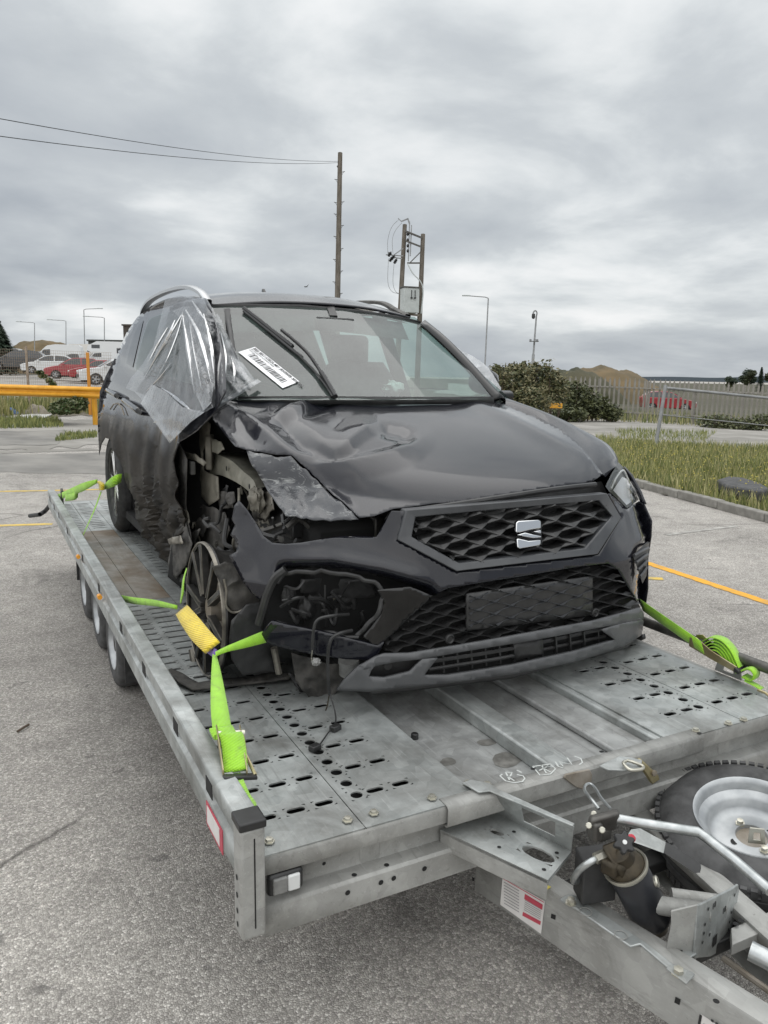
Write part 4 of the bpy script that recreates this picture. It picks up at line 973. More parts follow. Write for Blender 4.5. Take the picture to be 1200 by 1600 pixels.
# door handle, moulding
def blob(name, u, v, x, a, b, c, mat, parent=car, amp=.2, seed=0, n=14):
    q = P(u, v, x=x); m = MB(); rows = []
    for i in range(n+1):
        th = pi*i/n; row = []
        for j in range(2*n+1):
            ph = 2*pi*j/(2*n); d = V((sin(th)*cos(ph), sin(th)*sin(ph), cos(th))); s_ = 1+amp*noise.noise(d*2.2+V((seed, seed*2, 0)))+amp*.5*noise.noise(d*5+V((0, seed, 3)))
            row.append(tuple(q+V((d.x*a, d.y*b, d.z*c))*s_))
        rows.append(row)
    m.grid(rows); return m.build(name, mat, parent, smooth=70)
for (u, v, u2, v2) in ((168, 610, 182, 618), (194, 626, 216, 642)):
    a, b = SD(u, v, -.03), SD(u2, v2, -.035); m = MB(); m.tube(spline([SD(u-2, v-1, 0), a, b, SD(u2+2, v2+3, 0)], 4), [.012]*4+[.016]*5+[.012]*4, 10); m.build('door_handle', 'gloss_black', car)
strip('brake_line', [(172, 640), (177, 632), (184, 630), (190, 636), (194, 648)], .008, 'rusty', lambda u, v: SD(u, v, -.012))
# ---- rear wheel and hidden wheels
def car_wheel(c, sgn, nm='wheel'):
    W = .215; R_ = .335; ty = MB()
    prof = [(.02, .232), (.004, .245), (-.006, .285), (.004, R_-.022), (.018, R_-.006), (.035, R_), (.07, R_), (.072, R_-.008), (.082, R_-.008), (.084, R_), (W-.085, R_), (W-.083, R_-.008), (W-.072, R_-.008), (W-.07, R_), (W-.03, R_), (W, R_-.03), (W, .235)]
    ty.lathe([(h*-sgn, r) for h, r in prof], c, (1, 0, 0), 64); t = ty.build(nm, 'rubber', car, smooth=30)
    r = MB(); r.lathe([(h*-sgn, rr) for h, rr in ((.02, .234), (.012, .231), (.018, .222), (.05, .215), (.19, .205))], c, (1, 0, 0), 48); r.build('rim', 'alloy_dark', t)
    s_ = MB(); ax = V((-sgn*-1, 0, 0))
    for k in range(5):
        for off in (-.16, .16):
            an = 2*pi*k/5+off; d = V((0, cos(an), sin(an))); tg = V((0, -sin(an), cos(an)))
            s_.obox(V(c)+d*.13+V((-sgn*.03, 0, 0)), d*.095, tg*.011, V((.012, 0, 0)))
    s_.lathe([(h*-sgn, rr) for h, rr in ((.06, .07), (.022, .065), (.018, .03), (.018, 0))], c, (1, 0, 0), 24); s_.build('spokes', 'alloy', t, bevel=.004)
    b_ = MB(); b_.lathe([(h*-sgn, rr) for h, rr in ((.09, .16), (.085, .16), (.085, 0))], c, (1, 0, 0), 32); b_.build('brake_disc', 'dark_metal', t)
car_wheel((-.695, 4.0, .336), -1); car_wheel((1.045, 4.0, .336), 1); car_wheel((1.045, 1.36, .336), 1)
# ---- far side, tail, floor
far = [[(1.0, 1.0, .74), (1.06, 1.6, .93), (1.06, 2.6, .95), (1.06, 3.6, .97), (1.02, 4.4, .98)],
       [(1.085, .95, .56), (1.10, 1.6, .72), (1.10, 2.6, .72), (1.10, 3.6, .74), (1.03, 4.5, .74)],
       [(1.06, .95, .3), (1.085, 1.6, .42), (1.085, 2.6, .4), (1.085, 3.6, .44), (1.0, 4.55, .45)],
       [(1.0, 1.0, .12), (1.04, 1.6, .2), (1.04, 2.6, .2), (1.04, 3.6, .24), (.95, 4.5, .26)]]
m = MB(); m.grid([[tuple(q) for q in r] for r in patch(far, 8, 5)]); m.build('far_body_side', 'car_black', car, smooth=180, solid=.01)
tail = [[(-.38, 4.4, 1.45), (.17, 4.5, 1.5), (.72, 4.4, 1.45)], [(-.52, 4.52, 1.0), (.17, 4.68, 1.02), (.95, 4.45, 1.0)], [(-.55, 4.5, .6), (.17, 4.78, .6), (1.0, 4.5, .6)], [(-.5, 4.45, .26), (.17, 4.7, .24), (.95, 4.5, .26)]]
m = MB(); m.grid([[tuple(q) for q in r] for r in patch(tail, 6, 6)]); m.build('tailgate', 'car_black', car, smooth=180, solid=.01)
for a, b, w_ in (((.79, 2.9, 1.49), (1.03, 2.95, .95), .09), ((.785, 3.75, 1.49), (1.03, 3.9, .95), .12), ((.75, 4.25, 1.46), (1.02, 4.4, .98), .25)):
    m = MB(); m.bar(a, b, .03, w_, (1, 0, 0)); m.build('far_pillar', 'gloss_black', car, bevel=.01)
m = MB(); m.grid([[(.80, 2.45, 1.44), (.80, 2.95, 1.48), (.795, 3.75, 1.485), (.76, 4.2, 1.44)], [(1.04, 1.75, .96), (1.05, 2.95, .96), (1.05, 3.8, .97), (1.03, 4.35, .98)]]); m.build('far_side_glass', 'side_glass', car)
m = MB(); m.box(-.66, 1.02, 1.0, 4.4, .14, .19); m.build('floor_pan', 'void', car)
m = MB(); m.box(-.50, .93, .82, 1.5, .13, .60); m.build('bay_dark_box', 'void', car, bevel=.03)  # plain black box standing in for the shade of the engine bay
# ---- cabin
m = MB(); m.grid([[tuple(q) for q in r] for r in patch([[(-.5, 1.62, .955), (.17, 1.55, .97), (.85, 1.66, .955)], [(-.5, 1.95, .955), (.17, 1.95, .965), (.85, 1.95, .955)], [(-.5, 2.15, .90), (.17, 2.15, .90), (.85, 2.15, .90)], [(-.5, 2.16, .6), (.17, 2.16, .6), (.85, 2.16, .6)]], 6, 6)]); m.build('dashboard', 'dash', car, smooth=180)
for x in (-.17, .55):
    m = MB(); m.grid([[tuple(q) for q in r] for r in patch([[(x+sx*w_, 2.62+dy, z) for sx in (-1, -.6, 0, .6, 1)] for w_, dy, z in ((.22, .0, .55), (.25, .06, .8), (.24, .12, 1.02), (.17, .16, 1.15))], 4, 4)]); s_ = m.build('seat', 'seat_fabric', car, smooth=180, solid=.10, solid_off=1)
    m = MB(); m.box(x-.12, x+.12, 2.76, 2.85, 1.16, 1.34); m.build('headrest', 'seat_fabric', s_, bevel=.035, segs=4)
m = MB(); m.box(-.42, .80, 3.55, 3.75, .55, 1.10); m.build('seat', 'seat_fabric', car, bevel=.05, segs=3)
for x in (-.25, .17, .6):
    m = MB(); m.box(x-.11, x+.11, 3.68, 3.76, 1.10, 1.27); m.build('headrest', 'seat_fabric', car, bevel=.03, segs=3)
q = P(523, 507, y=2.22); m = MB(); m.box(q.x-.11, q.x+.11, q.y-.015, q.y+.015, q.z-.035, q.z+.035); m.build('rear_view_mirror', 'cap_black', car, bevel=.012, segs=3)
m = MB(); m.bar(q+V((0, .02, .02)), (q.x+.02, 2.33, 1.43), .04, .06); m.build('mirror_stem', 'cap_black', car)
m = MB(); m.grid([[(-.33, 2.40, 1.405), (.17, 2.34, 1.435), (.70, 2.42, 1.40)], [(-.33, 2.33, 1.30), (.17, 2.27, 1.33), (.70, 2.33, 1.30)]]); m.build('sun_visors', 'seat_fabric', car)
c = V((-.17, 2.30, .90)); ax = V((0, -.9, .45)).normalized(); m = MB(); m.tube([c+.18*(cos(t_)*V((1, 0, 0))+sin(t_)*V((0, .45, .9)).normalized()) for t_ in [2*pi*k/32 for k in range(33)]], .015, 8, False); m.build('steering_wheel', 'cap_black', car)
blob('airbag_scrap', 615, 607, .42, .05, .05, .035, 'paper_white', amp=.5, seed=3)
# ---- wiper resting across the glass
def WL(u, v, l): q = WS(u, v); return q+(V((0, -.87, .50)))*l
arm = [WL(522, 622, .015), WL(500, 590, .03), WL(478, 560, .038), WL(455, 537, .035), WL(437, 521, .03)]
m = MB(); m.tube(spline(arm, 5), [.012]*6+[.008]*15, 8); wp = m.build('wiper_arm', 'cap_black', car)
m = MB(); bl = [WL(u, v, .012) for u, v in ((380, 488), (400, 504), (430, 528), (452, 546), (471, 561))]; m.tube(spline(bl, 4), .0085, 6); m.build('wiper_blade', 'cap_black', wp)
m = MB(); bl = [WL(u, v, .022) for u, v in ((379, 485), (402, 503), (432, 527), (455, 545))]; m.tube(spline(bl, 4), .010, 6); m.build('wiper_spine', 'cap_black', wp)
m = MB(); m.tube(spline([WL(u, v, .015) for u, v in ((468, 560), (490, 583), (508, 606), (518, 622))], 5), .0055, 6); m.build('wiper_link', 'cap_black', wp)
# ------------------------------------------------------------------ front end of the car
bump_out = [(634, 799), (612, 798), (603, 813), (588, 839), (560, 838), (530, 838), (500, 843), (470, 848), (445, 850), (425, 848), (412, 838), (398, 815), (385, 796), (373, 782), (366, 790), (362, 812), (367, 820), (360, 836), (372, 850), (369, 862), (358, 868), (366, 884), (378, 906), (392, 926), (404, 936), (418, 930), (432, 902), (445, 889), (470, 887), (520, 889), (570, 896), (610, 905), (640, 915), (668, 927), (676, 931), (700, 919), (760, 909), (830, 898), (900, 886), (950, 880), (966, 890), (986, 924), (1002, 948), (1008, 948), (1012, 920), (1012, 872), (1017, 838), (1018, 814), (1006, 787), (998, 783), (980, 795), (953, 771), (950, 772), (971, 809), (935, 867), (714, 894), (621, 845)]
def BMP(u, v):
    dent = .02*noise.noise(V((u*.02, v*.02, 2)))*sstep(470, 380, u)
    brow = 0.0
    if 425 < u < 690:
        ve = 888+max(0, u-520)*.18+max(0, u-600)*.10
        brow = .060*max(0, min(1.2, (v-(ve-15))/15))**2*sstep(425, 450, u)*sstep(690, 665, u)
        brow -= .018*math.exp(-((v-(ve-15))/12)**2)*sstep(425, 470, u)*sstep(680, 640, u)
    if u > 870: brow += .03*max(0, min(1, (v-(862-(u-940)*.3))/14))**2*sstep(985, 1000, u)
    return F(u, v, dent+brow)
m = sheet(bump_out, BMP, 5, .08); bumper = m.build('front_bumper', 'car_black', car, smooth=70, solid=.005); bumper['label'] = 'front bumper skin torn open at one corner'
# torn left end, scuffed
# lower strut under the lamp opening
m = sheet([(408, 992), (414, 980), (424, 970), (445, 976), (500, 987), (550, 1000), (590, 1010), (600, 1004), (590, 1026), (580, 1032), (540, 1030), (490, 1023), (440, 1012), (410, 1003)], lambda u, v: F(u, v, -.012+.02*sstep(985, 1020, v)), 5, .1); m.build('bumper_strut', 'car_black', car, smooth=70, solid=.012)
m = sheet([(590, 922), (640, 916), (668, 928), (677, 931), (640, 966), (600, 1004), (588, 1012), (566, 996), (580, 980), (594, 962), (600, 942)], lambda u, v: F(u, v, .012), 5, .1); m.build('bumper_cheek', 'gloss_black', car, smooth=70, solid=.008)
def ftube(name, pts, r, mat, dy=0.0, n=8, parent=car, jit=0, k=5):
    Q = spline([F(u, v, dy) for u, v in pts], k)
    if jit: Q = [q+V((noise.noise(q*30)*jit, noise.noise(q*30+V((5, 0, 0)))*jit, noise.noise(q*30+V((0, 9, 0)))*jit)) for q in Q]
    m = MB(); m.tube(Q, r, n); return m.build(name, mat, parent)
ftube('lamp_surround', [(446, 890), (430, 903), (418, 928), (410, 955), (404, 975)], .014, 'black_plastic', .0)
ftube('lamp_surround', [(432, 908), (445, 896), (480, 893), (540, 898), (585, 910), (598, 926), (592, 950), (576, 974), (556, 992)], .008, 'black_plastic', .02, jit=.008)
ftube('lamp_surround', [(425, 972), (470, 982), (520, 990), (560, 996)], .006, 'black_plastic', .01, jit=.01)
# ---- main grille
GO = [(635, 797), (622, 844), (714, 893), (935, 866), (971, 809), (949, 771)]; GI = [(650, 808), (644, 839), (718, 880), (914, 857), (957, 807), (936, 782)]
def loopF(pts, dy, k=8):
    r = []
    for i in range(len(pts)):
        a, b = V(pts[i]), V(pts[(i+1) % len(pts)])
        for j in range(k): q = a.lerp(b, j/k); r.append(F(q.x, q.y, dy))
    return r
m = MB(); m.ring(loopF(GO, -.012), loopF(GI, -.004), (0, .04, 0)); m.build('grille_frame', 'frame_plastic', car, bevel=.004, recalc=True)
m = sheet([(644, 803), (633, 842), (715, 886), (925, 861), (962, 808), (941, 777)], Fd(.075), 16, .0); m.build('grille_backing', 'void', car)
def inpoly(q, poly):
    c = False; j = len(poly)-1
    for i in range(len(poly)):
        a, b = poly[i], poly[j]
        if (a[1] > q[1]) != (b[1] > q[1]) and q[0] < (b[0]-a[0])*(q[1]-a[1])/(b[1]-a[1])+a[0]: c = not c
        j = i
    return c
def lattice(name, poly, O, du, dv, slope, w_, dep, mat, dy, node=1.0, parent=car, each=True, taper=None):
    nodes = {}
    def ND(i, j):
        if (i, j) not in nodes: nodes[i, j] = F(O[0]+i*du/2, O[1]+i*du/2*slope+j*dv/2, dy)
        return nodes[i, j]
    mb = MB()
    for i in range(-2, 60):
        for j in range(-30, 60):
            if (i+j) % 2: continue
            for dj in (-1, 1):
                ua, va = O[0]+i*du/2, O[1]+i*du/2*slope+j*dv/2; ub, vb = ua+du/2, va+du/2*slope+dj*dv/2
                ts = [t for t in [k/8 for k in range(9)] if inpoly((ua+(ub-ua)*t, va+(vb-va)*t), poly)]
                if len(ts) < 2: continue
                a, b = F(ua+(ub-ua)*ts[0], va+(vb-va)*ts[0], dy), F(ua+(ub-ua)*ts[-1], va+(vb-va)*ts[-1], dy)
                d = b-a; n_ = d.cross(V((0, 1, 0))).normalized(); y1 = V((0, dep, 0))
                c = (a+b)/2; wa = w_*node
                # fin: thin in the middle, flared at the knots, front edge sharp
                mb.add([a+n_*wa, a-n_*wa, c+n_*w_*.45, c-n_*w_*.45, b+n_*wa, b-n_*wa, a-V((0, .012*node, 0)), c, b-V((0, .012*node, 0)), a+y1+n_*wa, a+y1-n_*wa, c+y1+n_*w_*.45, c+y1-n_*w_*.45, b+y1+n_*wa, b+y1-n_*wa],
                       [(0, 6, 7, 2), (2, 7, 8, 4), (6, 1, 3, 7), (7, 3, 5, 8), (0, 2, 11, 9), (2, 4, 13, 11), (1, 10, 12, 3), (3, 12, 14, 5)])
    return mb.build(name, mat, parent, smooth=20, recalc=True)
lattice('grille_mesh', [(648, 805), (641, 840), (717, 882), (917, 859), (960, 807), (938, 780)], (631, 838), 58, 25, -.108, .0075, .045, 'mesh_plastic', .012, 1.7)
# badge: three chrome strokes making the S-shaped emblem
bx, by = V((804, 819)), V((847, 815))
def bdg(a, b): 
    q = V((805.5, 814)).lerp(V((845, 812)), a); r = V((808, 858)).lerp(V((846.5, 852)), a); p_ = q.lerp(r, b); return F(p_.x, p_.y, -.018)
def badge_piece(pts):
    m = MB(); m.prism([bdg(a, b) for a, b in pts], (0, .014, 0)); return m.build('badge', 'chrome', car, bevel=.0025, recalc=True, segs=3)
badge_piece([(.03, .07), (.12, .01), (.9, 0), (1, .06), (1.0, .33), (.55, .36), (.15, .42), (.0, .40)])
badge_piece([(.05, .50), (.36, .445), (.72, .56), (1.0, .64), (1.0, .70), (.66, .68), (.35, .60)])
badge_piece([(.02, .64), (.10, .64), (.48, .765), (.97, .79), (.97, .93), (.9, .99), (.12, 1.0), (.03, .95)])
badge_piece([(.70, .44), (1.0, .41), (1.0, .55)])
m = sheet([(805, 818), (808, 814), (844, 812), (846, 816), (847, 851), (809, 857)], Fd(.004), 10, 0); m.build('badge_base', 'gloss_black', car)
# ---- lower grille
LG = [(672, 934), (700, 920), (760, 910), (830, 899), (900, 887), (949, 881), (965, 891), (986, 925), (1001, 949), (930, 969), (800, 993), (640, 1021), (596, 1016), (605, 1000)]
m = sheet(LG, Fd(.07), 18, 0); m.build('lower_grille_backing', 'void', car)
lattice('lower_grille_mesh', LG, (590, 1012), 52, 19, -.135, .0028, .03, 'mesh_plastic', .018, 1.25)
m = sheet([(729, 928), (926, 900.5), (926, 961), (729, 986)], Fd(.012), 12, 0); pl_ = m.build('plate_holder', 'mesh_plastic', car, smooth=60, solid=.016)
lattice('plate_ribs', [(732, 930), (923, 903), (923, 958), (732, 982)], (590, 1012), 52, 19, -.135, .0022, .006, 'frame_plastic', .010, 1.0, parent=pl_)
for u, v in ((702, 998), (929, 957)):
    q = F(u, v, .012); m = MB(); m.lathe([(0, .018), (-.006, .017), (-.008, .013), (-.004, .010), (-.004, 0)], q, (0, 1, 0), 20); m.build('parking_sensor', 'black_plastic', car)
# ---- lower lip
def lipd(u, v): return F(u, v, -.018)
m = sheet([(586, 1027), (600, 1022), (640, 1021), (720, 1008), (800, 994), (870, 981), (930, 970), (1001, 950), (1006, 958), (1006, 968), (930, 982), (870, 994), (800, 1006), (720, 1019), (660, 1030), (620, 1034), (590, 1040), (570, 1047), (560, 1042)], lipd, 7, .05); m.build('lip_upper', 'grey_plastic', car, smooth=60, solid=.012)
m = sheet([(525, 1079), (540, 1060), (560, 1041), (584, 1030), (592, 1032), (580, 1048), (576, 1058), (600, 1060), (640, 1050), (660, 1030), (684, 1028), (662, 1056), (700, 1056), (800, 1040), (900, 1018), (962, 1000), (940, 984), (958, 978), (1000, 966), (1006, 970), (1003, 992), (975, 1010), (900, 1034), (800, 1054), (700, 1068), (640, 1074), (575, 1081)], lipd, 7, .05); m.build('front_lip', 'grey_plastic', car, smooth=60, solid=.012)
m = sheet([(560, 1040), (586, 1028), (660, 1028), (640, 1052), (600, 1060), (576, 1058)], Fd(.025), 9, 0); m.build('fog_pocket', 'cap_black', car)
q = F(606, 1040, .016); m = MB(); m.lathe([(0, .014), (-.003, .014), (-.003, 0)], q, (.2, 1, 0), 16); m.build('sensor', 'cap_black', car)
m = sheet([(944, 984), (1002, 965), (1004, 985), (975, 998)], Fd(.02), 9, 0); m.build('fog_pocket', 'black_plastic', car)
q = F(976, 971, .008); m = MB(); m.lathe([(0, .014), (-.003, .014), (-.003, 0)], q, (-.2, 1, 0), 16); m.build('sensor', 'cap_black', car)
m = sheet([(660, 1030), (720, 1018), (930, 981), (964, 1000), (800, 1040), (662, 1058)], Fd(.05), 14, 0); m.build('lower_intake', 'void', car)
for off in (10, 22):
    ftube('intake_bar', [(670, 1024+off), (800, 1003+off), (945, 972+off)], .007, 'mesh_plastic', .012, 6)
for u in range(690, 940, 22):
    v = 1027-(u-660)*.165; m = MB(); a, b = F(u, v, .02), F(u+2, v+28, .02); m.bar(a, b, .006, .02, (0, 1, 0)); m.build('intake_web', 'mesh_plastic', car)
m = sheet([(803, 1006), (848, 998), (850, 1022), (805, 1032)], Fd(.005), 10, 0); m.build('radar_cover', 'black_plastic', car, solid=.01)
m = sheet([(575, 1080), (640, 1073), (800, 1053), (975, 1009), (1003, 991), (1004, 999), (980, 1013), (800, 1060), (640, 1080), (580, 1086)], Fd(-.006), 9, 0); m.build('undertray_edge', 'black_plastic', car, solid=.02)
# ---- far headlamp and vent
hl = [(952, 768), (946, 760), (957, 738), (966, 722), (974, 730), (981, 745), (993, 766), (998, 781), (980, 794)]
m = sheet(hl, lambda u, v: F(u, v, .05), 6, 0); m.build('lamp_housing', 'black_plastic', car)
m = sheet([(958, 766), (972, 745), (980, 748), (991, 769), (993, 780), (979, 789)], lambda u, v: F(u, v, .012), 5, .3); m.build('lamp_reflector', 'paper_white', car, smooth=20)
m = sheet(hl, lambda u, v: F(u, v, -.004), 5, 0); m.build('headlamp', 'lamp_glass', car, smooth=180)
ftube('lamp_strip', [(955, 764), (964, 745), (974, 735), (982, 750), (994, 770)], .004, 'lens_white', .008)
m = sheet([(946, 758), (957, 737), (966, 722), (973, 729), (969, 740), (955, 764)], lambda u, v: F(u, v, .01), 5, 0); m.build('lamp_bezel', 'gloss_black', car)
m = sheet([(989, 868), (1016, 841), (1012, 872), (1010, 900), (1004, 912)], lambda u, v: F(u, v, -.006), 6, 0); vent = m.build('corner_vent', 'black_plastic', car)
for k in range(4):
    ftube('vent_slat', [(991+k*3, 868+k*11), (1003+k*1.5, 861+k*10), (1013-k, 856+k*10)], .006, 'frame_plastic', -.012, 6, parent=vent)
m = sheet([(974, 729), (986, 742), (1000, 768), (1008, 788), (1000, 784), (993, 766), (981, 745)], lambda u, v: P(u, v, x=1.085), 6, 0); m.build('front_wing_flank', 'car_black', car, solid=.01)
ftube('bonnet_seal', [(630, 800), (700, 790), (790, 776), (870, 764), (930, 757)], .010, 'black_plastic', .03)
m = sheet([(600, 812), (634, 800), (640, 800), (950, 774), (940, 752), (720, 786), (610, 798)], Fd(.10), 14, 0); m.build('slam_panel', 'dark_part', car, smooth=60)
# ---- wreckage behind the missing wing
def crumple(name, out, dep, mat, amp=.03, freq=7, sp=5, seed=0, th=.003, label=None):
    def f(u, v):
        q = dep(u, v); w3 = V((q.x*freq+seed, q.y*freq, q.z*freq)); dirn = (CAM-q).normalized()
        return q+dirn*(amp*(noise.noise(w3)+.6*ridged(w3*1.7)-.3+.4*noise.noise(w3*3)))+V((0, 0, amp*.4*noise.noise(w3*2+V((7, 0, 0)))))
    m = sheet(out, f, sp, .3); o = m.build(name, mat, car, smooth=38, solid=th)
    if label: o['label'] = label
    return o
PX = lambda x: (lambda u, v: P(u, v, x=x)); PY = lambda y: (lambda u, v: P(u, v, y=y))
def PL(a, b):  # depth plane through two image samples with given x, linear in u
    (u0, x0), (u1, x1) = a, b
    return lambda u, v: P(u, v, x=x0+(x1-x0)*(u-u0)/(u1-u0))
# dark inner cavity
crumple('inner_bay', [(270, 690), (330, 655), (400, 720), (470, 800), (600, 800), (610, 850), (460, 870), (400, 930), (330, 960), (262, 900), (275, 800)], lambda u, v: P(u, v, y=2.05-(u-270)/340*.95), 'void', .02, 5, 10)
crumple('bulkhead', [(276, 700), (305, 672), (312, 700), (312, 800), (305, 850), (290, 860), (280, 820)], PX(-.60), 'dark_part', .02, 8, 6, 2)
crumple('door_edge', [(268, 700), (280, 692), (292, 720), (290, 790), (300, 850), (285, 865), (276, 800), (270, 750)], PX(-.70), 'torn_liner', .025, 9, 5, 4)
# hinge pillar and apron (pale primer)
crumple('hinge_pillar', [(305, 676), (318, 655), (328, 662), (326, 685), (316, 705), (318, 735), (340, 745), (342, 780), (326, 790), (312, 772), (304, 735)], PX(-.60), 'beige_dirty', .012, 10, 5, 1, .004)
m = MB()
ap_t = [(318, 705), (340, 712), (362, 722), (380, 738), (396, 752), (401, 765)]; ap_b = [(318, 745), (338, 741), (352, 744), (372, 754), (386, 764), (398, 775)]
A = [P(u, v, x=-.56+.02*i/5) for i, (u, v) in enumerate(ap_t)]; B = [P(u, v, x=-.57+.02*i/5) for i, (u, v) in enumerate(ap_b)]
A, B = spline(A, 4), spline(B, 4)
m.grid([[tuple(q+V((.11, .02, .015))) for q in A], [tuple(q+V((.0, 0, .004))) for q in A], [tuple(q) for q in A], [tuple(a.lerp(b, .5)+V((-.006, 0, 0))) for a, b in zip(A, B)], [tuple(q) for q in B], [tuple(q+V((.12, .05, -.01))) for q in B]])
apron = m.build('wing_apron', 'beige_metal', car, smooth=40, solid=.003); apron['label'] = 'pale bare metal apron rail'
for u, v in ((356, 732), (392, 760)):
    q = P(u, v, x=-.568); m = MB(); m.lathe([(-.006, .011), (-.006, 0)], q, (1, 0, 0), 12); m.build('apron_hole', 'void', apron)
m = MB(); m.obox(P(328, 706, x=-.585), V((.02, .05, 0)), V((.012, -.01, 0)), V((0, 0, .075))); m.build('apron_end', 'beige_dirty', car, bevel=.008)
crumple('strut_tower', [(318, 746), (345, 742), (372, 755), (378, 770), (362, 785), (345, 792), (325, 792), (312, 775)], PX(-.47), 'beige_dirty', .02, 6, 5, 3)
crumple('apron_flap', [(328, 685), (345, 690), (350, 702), (340, 710), (325, 704)], PX(-.59), 'beige_metal', .02, 12, 4, 5)
crumple('inner_panel', [(312, 790), (345, 792), (365, 785), (378, 800), (372, 830), (365, 860), (350, 880), (325, 890), (300, 880), (288, 862), (290, 830), (300, 805)], PX(-.52), 'dark_part', .035, 7, 5, 7)
crumple('wheel_arch_liner', [(290, 800), (318, 790), (352, 800), (360, 830), (345, 870), (320, 895), (295, 885), (285, 850)], PX(-.60), 'torn_liner', .05, 6, 5, 9, label='crushed wheel arch liner')
crumple('sill_end', [(268, 840), (290, 815), (300, 850), (292, 880), (275, 905), (262, 885)], PX(-.71), 'torn_liner', .03, 11, 4, 11)
crumple('torn_scrap', [(283, 800), (292, 796), (296, 815), (284, 836)], PX(-.70), 'beige_dirty', .03, 14, 4, 15)
crumple('torn_scrap', [(262, 842), (282, 836), (286, 850), (264, 850)], PX(-.735), 'alloy_dirty', .015, 14, 4, 17)
crumple('hinge_strap', [(272, 698), (280, 696), (288, 706), (305, 710), (322, 722), (318, 728), (300, 718), (280, 715)], PX(-.66), 'beige_dirty', .02, 12, 4, 19)
m = MB(); q = P(300, 731, x=-.66); m.obox(q, V((.012, 0, 0)), V((0, .02, 0)), V((0, 0, .030))); m.build('latch_block', 'lens_grey', car, bevel=.006)
# crushed metal knot at the end of the apron
blob('strut_mount', 400, 782, -.56, .025, .05, .045, 'beige_dirty', amp=.5, seed=4)
blob('strut_mount', 412, 790, -.50, .035, .04, .06, 'dark_metal', amp=.5, seed=6)
crumple('apron_scrap', [(392, 782), (408, 766), (424, 770), (428, 795), (415, 812), (398, 806)], PX(-.53), 'alloy_dirty', .03, 14, 4, 21)
crumple('apron_scrap', [(404, 800), (416, 805), (424, 830), (412, 836), (402, 820)], PX(-.50), 'beige_dirty', .02, 14, 4, 23)
# clutter under the bonnet lip and inside the lamp opening
rr = random.Random(5)
for k in range(26):
    u = rr.uniform(430, 600); v = rr.uniform(808, 846); y = rr.uniform(.86, .98); a = P(u, v, y=y); b = a+V((rr.uniform(-.12, .12), rr.uniform(-.05, .08), rr.uniform(-.06, .06)))
    m = MB(); m.tube(spline([a, (a+b)/2+V((0, 0, rr.uniform(-.03, .03))), b], 4), rr.uniform(.004, .012), 6); m.build('loose_cable', rr.choice(['dark_part', 'dark_part', 'black_plastic', 'dark_metal']), car)
for (u, v, y, sx, sz, mt) in ((505, 828, .92, .06, .03, 'dark_metal'), (545, 822, .9, .05, .04, 'dark_part'), (465, 825, .95, .04, .03, 'black_plastic'), (585, 825, .86, .02, .05, 'dark_metal')):
    q = P(u, v, y=y); m = MB(); m.obox(q, V((sx, .01, .005)), V((0, .04, 0)), V((0, 0, sz))); m.build('bay_part', mt, car, bevel=.008)
crumple('bumper_beam', [(470, 905), (580, 905), (590, 930), (560, 935), (470, 925)], PY(.82), 'dark_part', .02, 8, 6, 3)
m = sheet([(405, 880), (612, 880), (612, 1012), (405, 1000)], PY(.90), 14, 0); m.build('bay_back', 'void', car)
for (u, v, r, mt) in ((520, 930, .035, 'beige_dirty'), (540, 940, .05, 'dark_part'), (480, 950, .04, 'black_plastic'), (565, 955, .03, 'dark_metal'), (450, 930, .03, 'dark_part')):
    blob('bay_part', u, v, P(u, v, y=.84).x, r*.8, r*.6, r, mt, amp=.35, seed=u)
for k in range(16):
    u = rr.uniform(440, 585); v = rr.uniform(905, 965); a = P(u, v, y=.74); b = P(u+rr.uniform(-40, 40), v+rr.uniform(-10, 40), y=.78); c = a.lerp(b, .5)+V((0, -.02, rr.uniform(-.05, .03)))
    m = MB(); m.tube(spline([a, c, b], 5), rr.uniform(.003, .007), 6); m.build('loose_cable', 'black_plastic', car)
# hanging loom
def loom(pts, r, mat='black_plastic'):
    m = MB(); m.tube(spline(pts, 6), r, 6); m.build('hanging_cable', mat, car)
loom([F(545, 960, .05), F(520, 962, .0), F(497, 968, -.03), F(490, 985, -.04), F(488, 1015, -.035)], .0055)
loom([F(488, 1015, -.035), F(487, 1028, -.03), F(489, 1036, -.03)], .002, 'zinc')
loom([F(550, 985, .02), F(530, 990, -.02), F(517, 1000, -.035), F(512, 1030, -.03), F(513, 1065, -.02), F(515, 1085, -.01)], .006)
loom([F(515, 1082, -.01), P(523, 1110, z=.03), P(524, 1130, z=.012), P(512, 1146, z=.008), P(498, 1166, z=.008)], .0025)
loom([F(515, 1082, -.01), P(512, 1100, z=.03), P(509, 1110, z=.02)], .0022, 'brass')
for u, v in ((492, 1168), (524, 1137)):
    q = P(u, v, z=.010); m = MB(); m.obox(q, V((.016, .006, 0)), V((-.004, .011, 0)), V((0, 0, .009))); m.build('plug', 'cap_black', car, bevel=.003)
blob('connector', 494, 1034, P(494, 1034, y=.62).x, .014, .014, .012, 'lens_grey', amp=.5, seed=2)
m = MB(); q = P(545, 1040, y=.70); m.lathe([(-.03, .0), (-.03, .035), (-.018, .037), (-.016, .034), (.03, .034), (.03, 0)], q, (.15, .3, -1), 24); m.build('horn', 'lens_grey', car)
crumple('torn_undershield', [(455, 1020), (490, 1030), (530, 1040), (548, 1060), (525, 1080), (512, 1095), (490, 1105), (478, 1085), (462, 1065)], PY(.78), 'torn_liner', .025, 9, 5, 25, label='torn plastic undershield hanging down')
crumple('torn_undershield', [(450, 1050), (475, 1060), (500, 1090), (488, 1110), (470, 1085)], PY(.85), 'dark_part', .03, 12, 4, 27)
m = MB(); m.box(-.42, .9, .72, 1.0, .075, .10); m.build('undertray', 'void', car)
